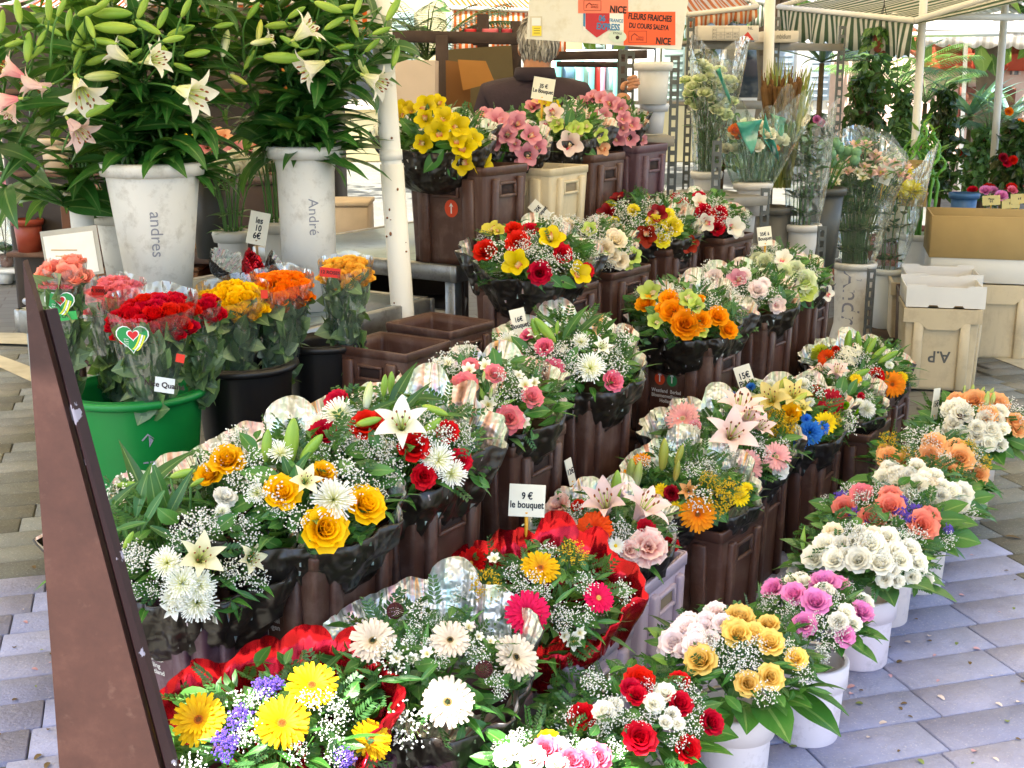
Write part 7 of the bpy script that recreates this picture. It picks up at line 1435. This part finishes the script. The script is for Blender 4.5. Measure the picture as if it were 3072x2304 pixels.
# dark clutter and shelves behind the lilies
t = thing('work_bench', 'dark wooden workbench behind the lily table', 'bench', (-1.15, 6.0, 0)); g = G(); cbox(g, (0, 0, .78), (1.9, .6, .05), .006); ob('top', g.mesh('top', M_DKWOOD), t)
for x in (-.9, 0, .9):
    for y in (-.25, .25): g = G(); cbox(g, (x, y, .38), (.06, .06, .75), .004); ob('leg', g.mesh('leg', M_DKWOOD), t)
for z in (.28, .5): g = G(); cbox(g, (0, 0, z), (1.85, .55, .025), .004); ob('shelf', g.mesh('shelf', M_DKWOOD), t)
g = G(); cbox(g, (0, .29, .4), (1.85, .02, .75), .003); ob('back_board', g.mesh('back_board', m_plain('#4a3a2e', .8, .2, 5)), t)
for k, (x, y, z, w, d, h, c, lab) in enumerate(((-1.9, 5.9, .805, .34, .3, .26, '#5a3a28', 'brown box at the left end of the workbench'), (-1.52, 6.0, .805, .34, .3, .2, '#b08a5c', 'tan box on the workbench behind the lilies'), (-1.14, 5.95, .805, .3, .3, .3, '#3a2c26', 'dark box on the workbench behind the lilies'), (-.8, 5.95, .805, .26, .26, .2, '#c8b49c', 'pale box on the workbench near the post'), (-1.0, 5.9, .515, .5, .35, .18, '#a8552c', 'orange brown box under the workbench'), (-1.7, 5.9, .515, .5, .35, .2, '#6a4a34', 'brown box under the workbench'))):
    t = thing('storage_box', lab, 'box', (x, y, z), 'boxes on the workbench'); g = G(); cbox(g, (0, 0, h/2), (w, d, h), .006); ob('walls', g.mesh('walls', m_plain(c, .8, .15, 6)), t); g = G(); cbox(g, (0, 0, h+.012), (w+.012, d+.012, .022), .004); ob('lid', g.mesh('lid', m_plain(c, .8, .15, 6)), t)
t = thing('rear_counter', 'dark van side and shelving standing behind the lilies', 'counter', (-2.15, 8.2, 0)); g = G(); cbox(g, (0, 0, 1.0), (2.1, .5, 2.0), .03); ob('cabinet', g.mesh('cabinet', m_plain('#3a322c', .7, .3, 3)), t)
for z in (.5, 1.0, 1.5): g = G(); cbox(g, (0, -.32, z), (2.05, .14, .03), .004); ob('shelf', g.mesh('shelf', M_WOOD), t)
for k in range(9):
    p = Vector((-3.05+.215*k, 7.88, [.515, 1.015, 1.515][k % 3])); shc = ['#8a3a28', '#c8b49a', '#4a5a3a', '#b8702c', '#d8d0c4'][k % 5]
    bucket(f'{["rust", "beige", "olive", "amber", "white"][k % 5]} tin {["low on the cabinet", "on the middle cabinet shelf", "on the top cabinet shelf"][k % 3]} behind the lilies', p, [(.07, 0), (.085, .2)], shc, group='tins on the rear cabinet', n=16)
# ---------------------------------------------------------------- the hanging sign board
Ys = 4.7; C0 = P(2, 1600, 130, Ys); t = thing('sign_board', 'white hanging sign board with orange flower stall stickers', 'sign', C0)
cs = [P(2, x, y, Ys)-C0 for x, y in ((1062, 258), (2088, 330), (2160, -190), (1092, -260))]; g = G(); sheet(g, cs, 0, .015); ob('board', g.mesh('board', m_plain('#dcd8cc', .5, .04, 4, dirt='#c8bea6'), False), t)
X = (cs[1]-cs[0]).normalized(); Yv = (cs[3]-cs[0]); s = msz(2, 1, C0); M = plane_M(Vector((0, -.001, 0)), X, Yv)
Ml = lambda x, y: ((P(2, x, y, Ys)-C0).dot(M.col[0].xyz)/1., (P(2, x, y, Ys)-C0).dot(M.col[1].xyz)/1.)
SG = [m_plain('#e85a2a', .5, .03), m_plain('#ee7a5c', .5, .03), m_plain('#241a16', .6), m_plain('#b8262c', .5, .03), m_plain('#e6e4de', .5, .03), m_plain('#2f7aa8', .5, .03), m_plain('#c9d4c2', .5), m_plain('#e2cc3a', .5), m_plain('#8a3018', .6), m_plain('#c8bfa8', .4)]
def rect(x0, y0, x1, y1, m, z=0.): a = Ml(x0, y1); b = Ml(x1, y1); c = Ml(x1, y0); d = Ml(x0, y0); poly(g, M, [a, b, c, d], m, z)
def txt(x, y, h, str_, m, z=.0014, sx=1., al='CENTER', b=1.): M2 = M.copy(); q = Ml(x, y); M2.translation = M @ Vector((q[0], q[1], z)); text_on(g, str_, h*s, M2, m, al, sx=sx, bold=h*s*.018*b)
def stick(nm): ob(nm, g.mesh(nm, SG, False), t)
def stamp(x0, y0, x1, y1):
    for a in ((x0, y0, x1, y0+3), (x0, y1-3, x1, y1), (x0, y0, x0+3, y1), (x1-3, y0, x1, y1)): rect(*a, 8, .0012)
    cx = (x0+x1)/2; pts = [Ml(*q) for q in ((cx-44, y1-16), (cx-44, y0+34), (cx-22, y0+14), (cx+2, y0+30), (cx-2, y0+36), (cx-22, y0+22), (cx-38, y0+38), (cx-38, y1-16))]; poly(g, M, pts, 8, .0012); txt(cx+14, y1-22, 17, 'EXPRESS', 8, sx=.8); txt(cx+20, y1-38, 13, 'FRANCE', 8, sx=.8)
g = G(); rect(1403, -40, 1735, 88, 1, .0003); txt(1668, 66, 62, 'NICE', 2, sx=.8, b=1.6); stamp(1440, 2, 1556, 70); stick('orange_sticker')
g = G(); rect(1437, 88, 1705, 200, 4, .0003); pts = [Ml(*q) for q in ((1452, 88), (1612, 88), (1612, 195), (1527, 250), (1452, 190))]; poly(g, M, pts[::-1], 3, .0007); pts = [Ml(*q) for q in ((1437, 88), (1450, 88), (1450, 180), (1437, 172))]; poly(g, M, pts[::-1], 5, .0007)
txt(1562, 124, 52, '06', 5, sx=.85, b=1.6); txt(1655, 138, 30, 'FRANCE', 5, sx=.85); txt(1602, 180, 58, 'EXPRESS', 5, sx=.72, b=1.4); stick('express_sticker')
g = G(); rect(1705, 78, 2048, 300, 0, .0006); txt(1880, 118, 54, 'FLEURS FRAICHES', 2, sx=.68, b=1.5); txt(1872, 178, 46, 'DU COURS SALEYA', 2, sx=.66, b=1.3); txt(1968, 275, 60, 'NICE', 2, sx=.75, b=1.6); stamp(1738, 205, 1858, 285); stick('orange_sticker')
g = G(); q = Ml(1664, 243); disc(g, M, 60*s, 6, 26, .0016, q[0], q[1], .66); txt(1664, 222, 18, 'ETOILE', 2, .0022); disc(g, M, 13*s, 2, 10, .002, q[0], q[1]-6*s); stick('round_sticker')
g = G(); rect(1083, 108, 1165, 245, 9, .0004); rect(1095, 118, 1155, 170, 4, .0008); rect(1098, 172, 1160, 238, 7, .0008)
for k in range(3): rect(1108, 186+16*k, 1150, 189+16*k, 2, .0012)
stick('picture_sticker')
for x, dx in ((1120, 0), (2120, 0)): a = P(2, x, -240, Ys)-C0; g = G(); tube(g, [tuple(a), (a.x, a.y, 2.75-C0.z)], .003, 5); ob('hanging_wire', g.mesh('hanging_wire', M_IRON), t)
# ---------------------------------------------------------------- the seller, seen from behind
def skin_mesh(name, verts, edges, mats, sub=2, root=0):
    me = bpy.data.meshes.new(name); me.from_pydata([v[:3] for v in verts], edges, []); o = bpy.data.objects.new(name, me); COL.objects.link(o); o.modifiers.new('s', 'SKIN'); sv = me.skin_vertices[0].data
    for i, v in enumerate(verts): sv[i].radius = (v[3], v[4] if len(v) > 4 else v[3]); sv[i].use_root = i == root
    md = o.modifiers.new('d', 'SUBSURF'); md.levels = sub; md.render_levels = sub; bpy.context.view_layer.update()
    out = bpy.data.meshes.new_from_object(o.evaluated_get(bpy.context.evaluated_depsgraph_get())); bpy.data.objects.remove(o); out.name = name; out.materials.clear()
    for m in (mats if isinstance(mats, list) else [mats]): out.materials.append(m)
    for p in out.polygons: p.use_smooth = True
    return out
M_SKIN = m_plain('#b07a58', .55, .08, 12)
Yh = 5.75; hd = P(2, 1112, 305, Yh); hz = hd.z; S = hz/1.64
pr = thing('person', 'grey haired man in a dark purple polo shirt seen from behind', 'person', (hd.x, Yh, 0))
hand = P(2, 1712, 610, Yh-.3)-Vector((hd.x, Yh, 0))
z = lambda a: a*S
V = [(0, .02, z(.95), .12, .09), (0, .02, z(1.1), .12, .09), (0, .01, z(1.30), .12, .085), (0, 0, z(1.44), .10, .07), (0, .005, z(1.50), .06, .055), (.01, .02, z(1.55), .058, .06), (.015, .04, z(1.59), .07, .075), (.02, .05, z(1.64), .078, .095), (.02, .05, z(1.72), .07, .085),
     (-.16, 0, z(1.44), .04), (-.25, .02, z(1.24), .045), (-.27, .14, z(1.02), .042), (-.2, .34, z(1.0), .034),
     (.17, 0, z(1.44), .04), (.30, .02, z(1.26), .045), (.36, .02, z(1.12), .045), (hand.x-.04, hand.y+.02, hand.z-.15, .045), (hand.x-.008, hand.y, hand.z-.05, .036), (hand.x, hand.y, hand.z, .04, .03),
     (-.09, .02, z(.85), .085), (-.1, .0, z(.48), .058), (-.1, .03, z(.08), .04), (-.1, .12, z(.035), .03), (.09, .02, z(.85), .085), (.1, .0, z(.48), .058), (.1, .03, z(.08), .04), (.1, .12, z(.035), .03)]
E_ = [(0, 1), (1, 2), (2, 3), (3, 4), (4, 5), (5, 6), (6, 7), (7, 8), (3, 9), (9, 10), (10, 11), (11, 12), (3, 13), (13, 14), (14, 15), (15, 16), (16, 17), (17, 18), (0, 19), (19, 20), (20, 21), (21, 22), (0, 23), (23, 24), (24, 25), (25, 26)]
ob('body', skin_mesh('body', V, E_, M_SKIN), pr)
for hx, hy, hzz, dirx in ((hand.x, hand.y, hand.z, 1), (-.2, .34, z(1.0), -1)):     # five bent fingers closing on what is held
    for k in range(4):
        o = (k-1.5)*.019; L = [.85, 1, .95, .75][k]; b = Vector((hx+.01, hy-.005, hzz+.03+o*.7 if dirx > 0 else hzz+o)); f = [(b.x, b.y, b.z, .0105), (b.x+.03*L, b.y-.02, b.z+.012, .0098), (b.x+.05*L, b.y+.005, b.z+.012, .009), (b.x+.04*L, b.y+.03, b.z+.008, .008)]
        ob('finger', skin_mesh('finger', f, [(0, 1), (1, 2), (2, 3)], M_SKIN, 1), pr)
    f = [(hx-.01, hy, hzz+.01, .012), (hx-.005, hy+.03, hzz+.03, .011), (hx+.02, hy+.045, hzz+.04, .0095)]; ob('thumb', skin_mesh('thumb', f, [(0, 1), (1, 2)], M_SKIN, 1), pr)
Vs = [(v[0], v[1], v[2], v[3]+.016, (v[4] if len(v) > 4 else v[3])+.016) for v in V]; idx = [0, 1, 2, 3, 4, 9, 10, 13, 14]; mp = {a: i for i, a in enumerate(idx)}
vs = [Vs[i] for i in idx]; vs[mp[4]] = (0, .005, z(1.53), .088, .085); vs[mp[3]] = (0, 0, z(1.435), .185, .118); vs[mp[9]] = (-.19, 0, z(1.43), .082, .082); vs[mp[13]] = (.2, 0, z(1.43), .082, .082); vs[mp[2]] = (0, .01, z(1.28), .195, .135); vs[mp[0]] = (0, .02, z(.93), .175, .13)
shirt = m_plain('#33262e', .85, .2, 14, bump=.3); ob('polo_shirt', skin_mesh('polo_shirt', vs, [(mp[a], mp[b]) for a, b in E_ if a in mp and b in mp], shirt), pr)
g = G(); lathe(g, [(.078, z(1.495)), (.1, z(1.50)), (.088, z(1.55)), (.076, z(1.553)), (.07, z(1.52))], 24, (.004, .012, 0), 0, 1.02); ob('collar', g.mesh('collar', m_plain('#2c2028', .85, .2, 14)), pr)
tv = [V[i] for i in (0, 19, 20, 21, 23, 24, 25)]; tv = [(a[0], a[1], a[2], a[3]+.02, (a[4] if len(a) > 4 else a[3])+.02) for a in tv]; ob('trousers', skin_mesh('trousers', tv, [(0, 1), (1, 2), (2, 3), (0, 4), (4, 5), (5, 6)], m_plain('#2c2f38', .85, .15, 14)), pr)
for sx in (-1, 1): g = G(); cbox(g, (sx*.1, .06, .03), (.085, .25, .06), .02, top=(.85, .9)); ob('shoe', g.mesh('shoe', m_plain('#1e1a18', .6)), pr)
hc = Vector((.02, .05, z(1.66))); g = G(); rs = np.random.RandomState(4)
for i in range(1500):     # short grey hair in strands over the back and crown
    th = rs.uniform(0, 6.283); ph = rs.uniform(.0, 2.3); d = Vector((sin(ph)*cos(th), sin(ph)*sin(th), cos(ph)))
    if (d.y > .55 and d.z < .45) or d.z < (-.62 if d.y < -.2 else -.3): continue
    p = hc+Vector((d.x*.09, d.y*.108, d.z*.118)); dn = Vector((d.x*.3, d.y*.3, -1.)); dn = (dn-d*dn.dot(d)*1.0+Vector(rs.normal(size=3))*.13).normalized(); l = rs.uniform(.03, .055); leaf_geo(g, l, .011, [.7, 1, .9, .6, .2], .25, .3, 4, 3, rs.randint(3), Matrix.Translation(p) @ frame_quat(dn, d).to_matrix().to_4x4())
ball(g, tuple(hc+Vector((0, -.008, .006))), .094, 16, 10, 1, (.93, 1.08, 1.2)); ob('hair', g.mesh('hair', [m_plain('#a09a90', .6, .2, 30), m_plain('#77716a', .6, .2, 30), m_plain('#bdb8b0', .6, .2, 30)]), pr)
for sx in (-1, 1): g = G(); ball(g, (hc.x+sx*.082, hc.y+.01, hc.z-.03), .03, 8, 6, 0, (.4, .7, 1.1)); ob('ear', g.mesh('ear', M_SKIN), pr)
g = G(); ball(g, (hc.x, hc.y+.1, hc.z-.03), .02, 8, 6, 0, (.8, 1.2, 1.3)); ob('nose', g.mesh('nose', M_SKIN), pr)
for sx in (-1, 1): g = G(); ball(g, (hc.x+sx*.032, hc.y+.086, hc.z), .013, 8, 6, 0); ob('eye', g.mesh('eye', m_plain('#e8e4de', .3)), pr)
g = G(); cbox(g, (hc.x, hc.y+.09, hc.z-.075), (.045, .008, .01), .003); ob('mouth', g.mesh('mouth', m_plain('#9a5a4c', .6)), pr)
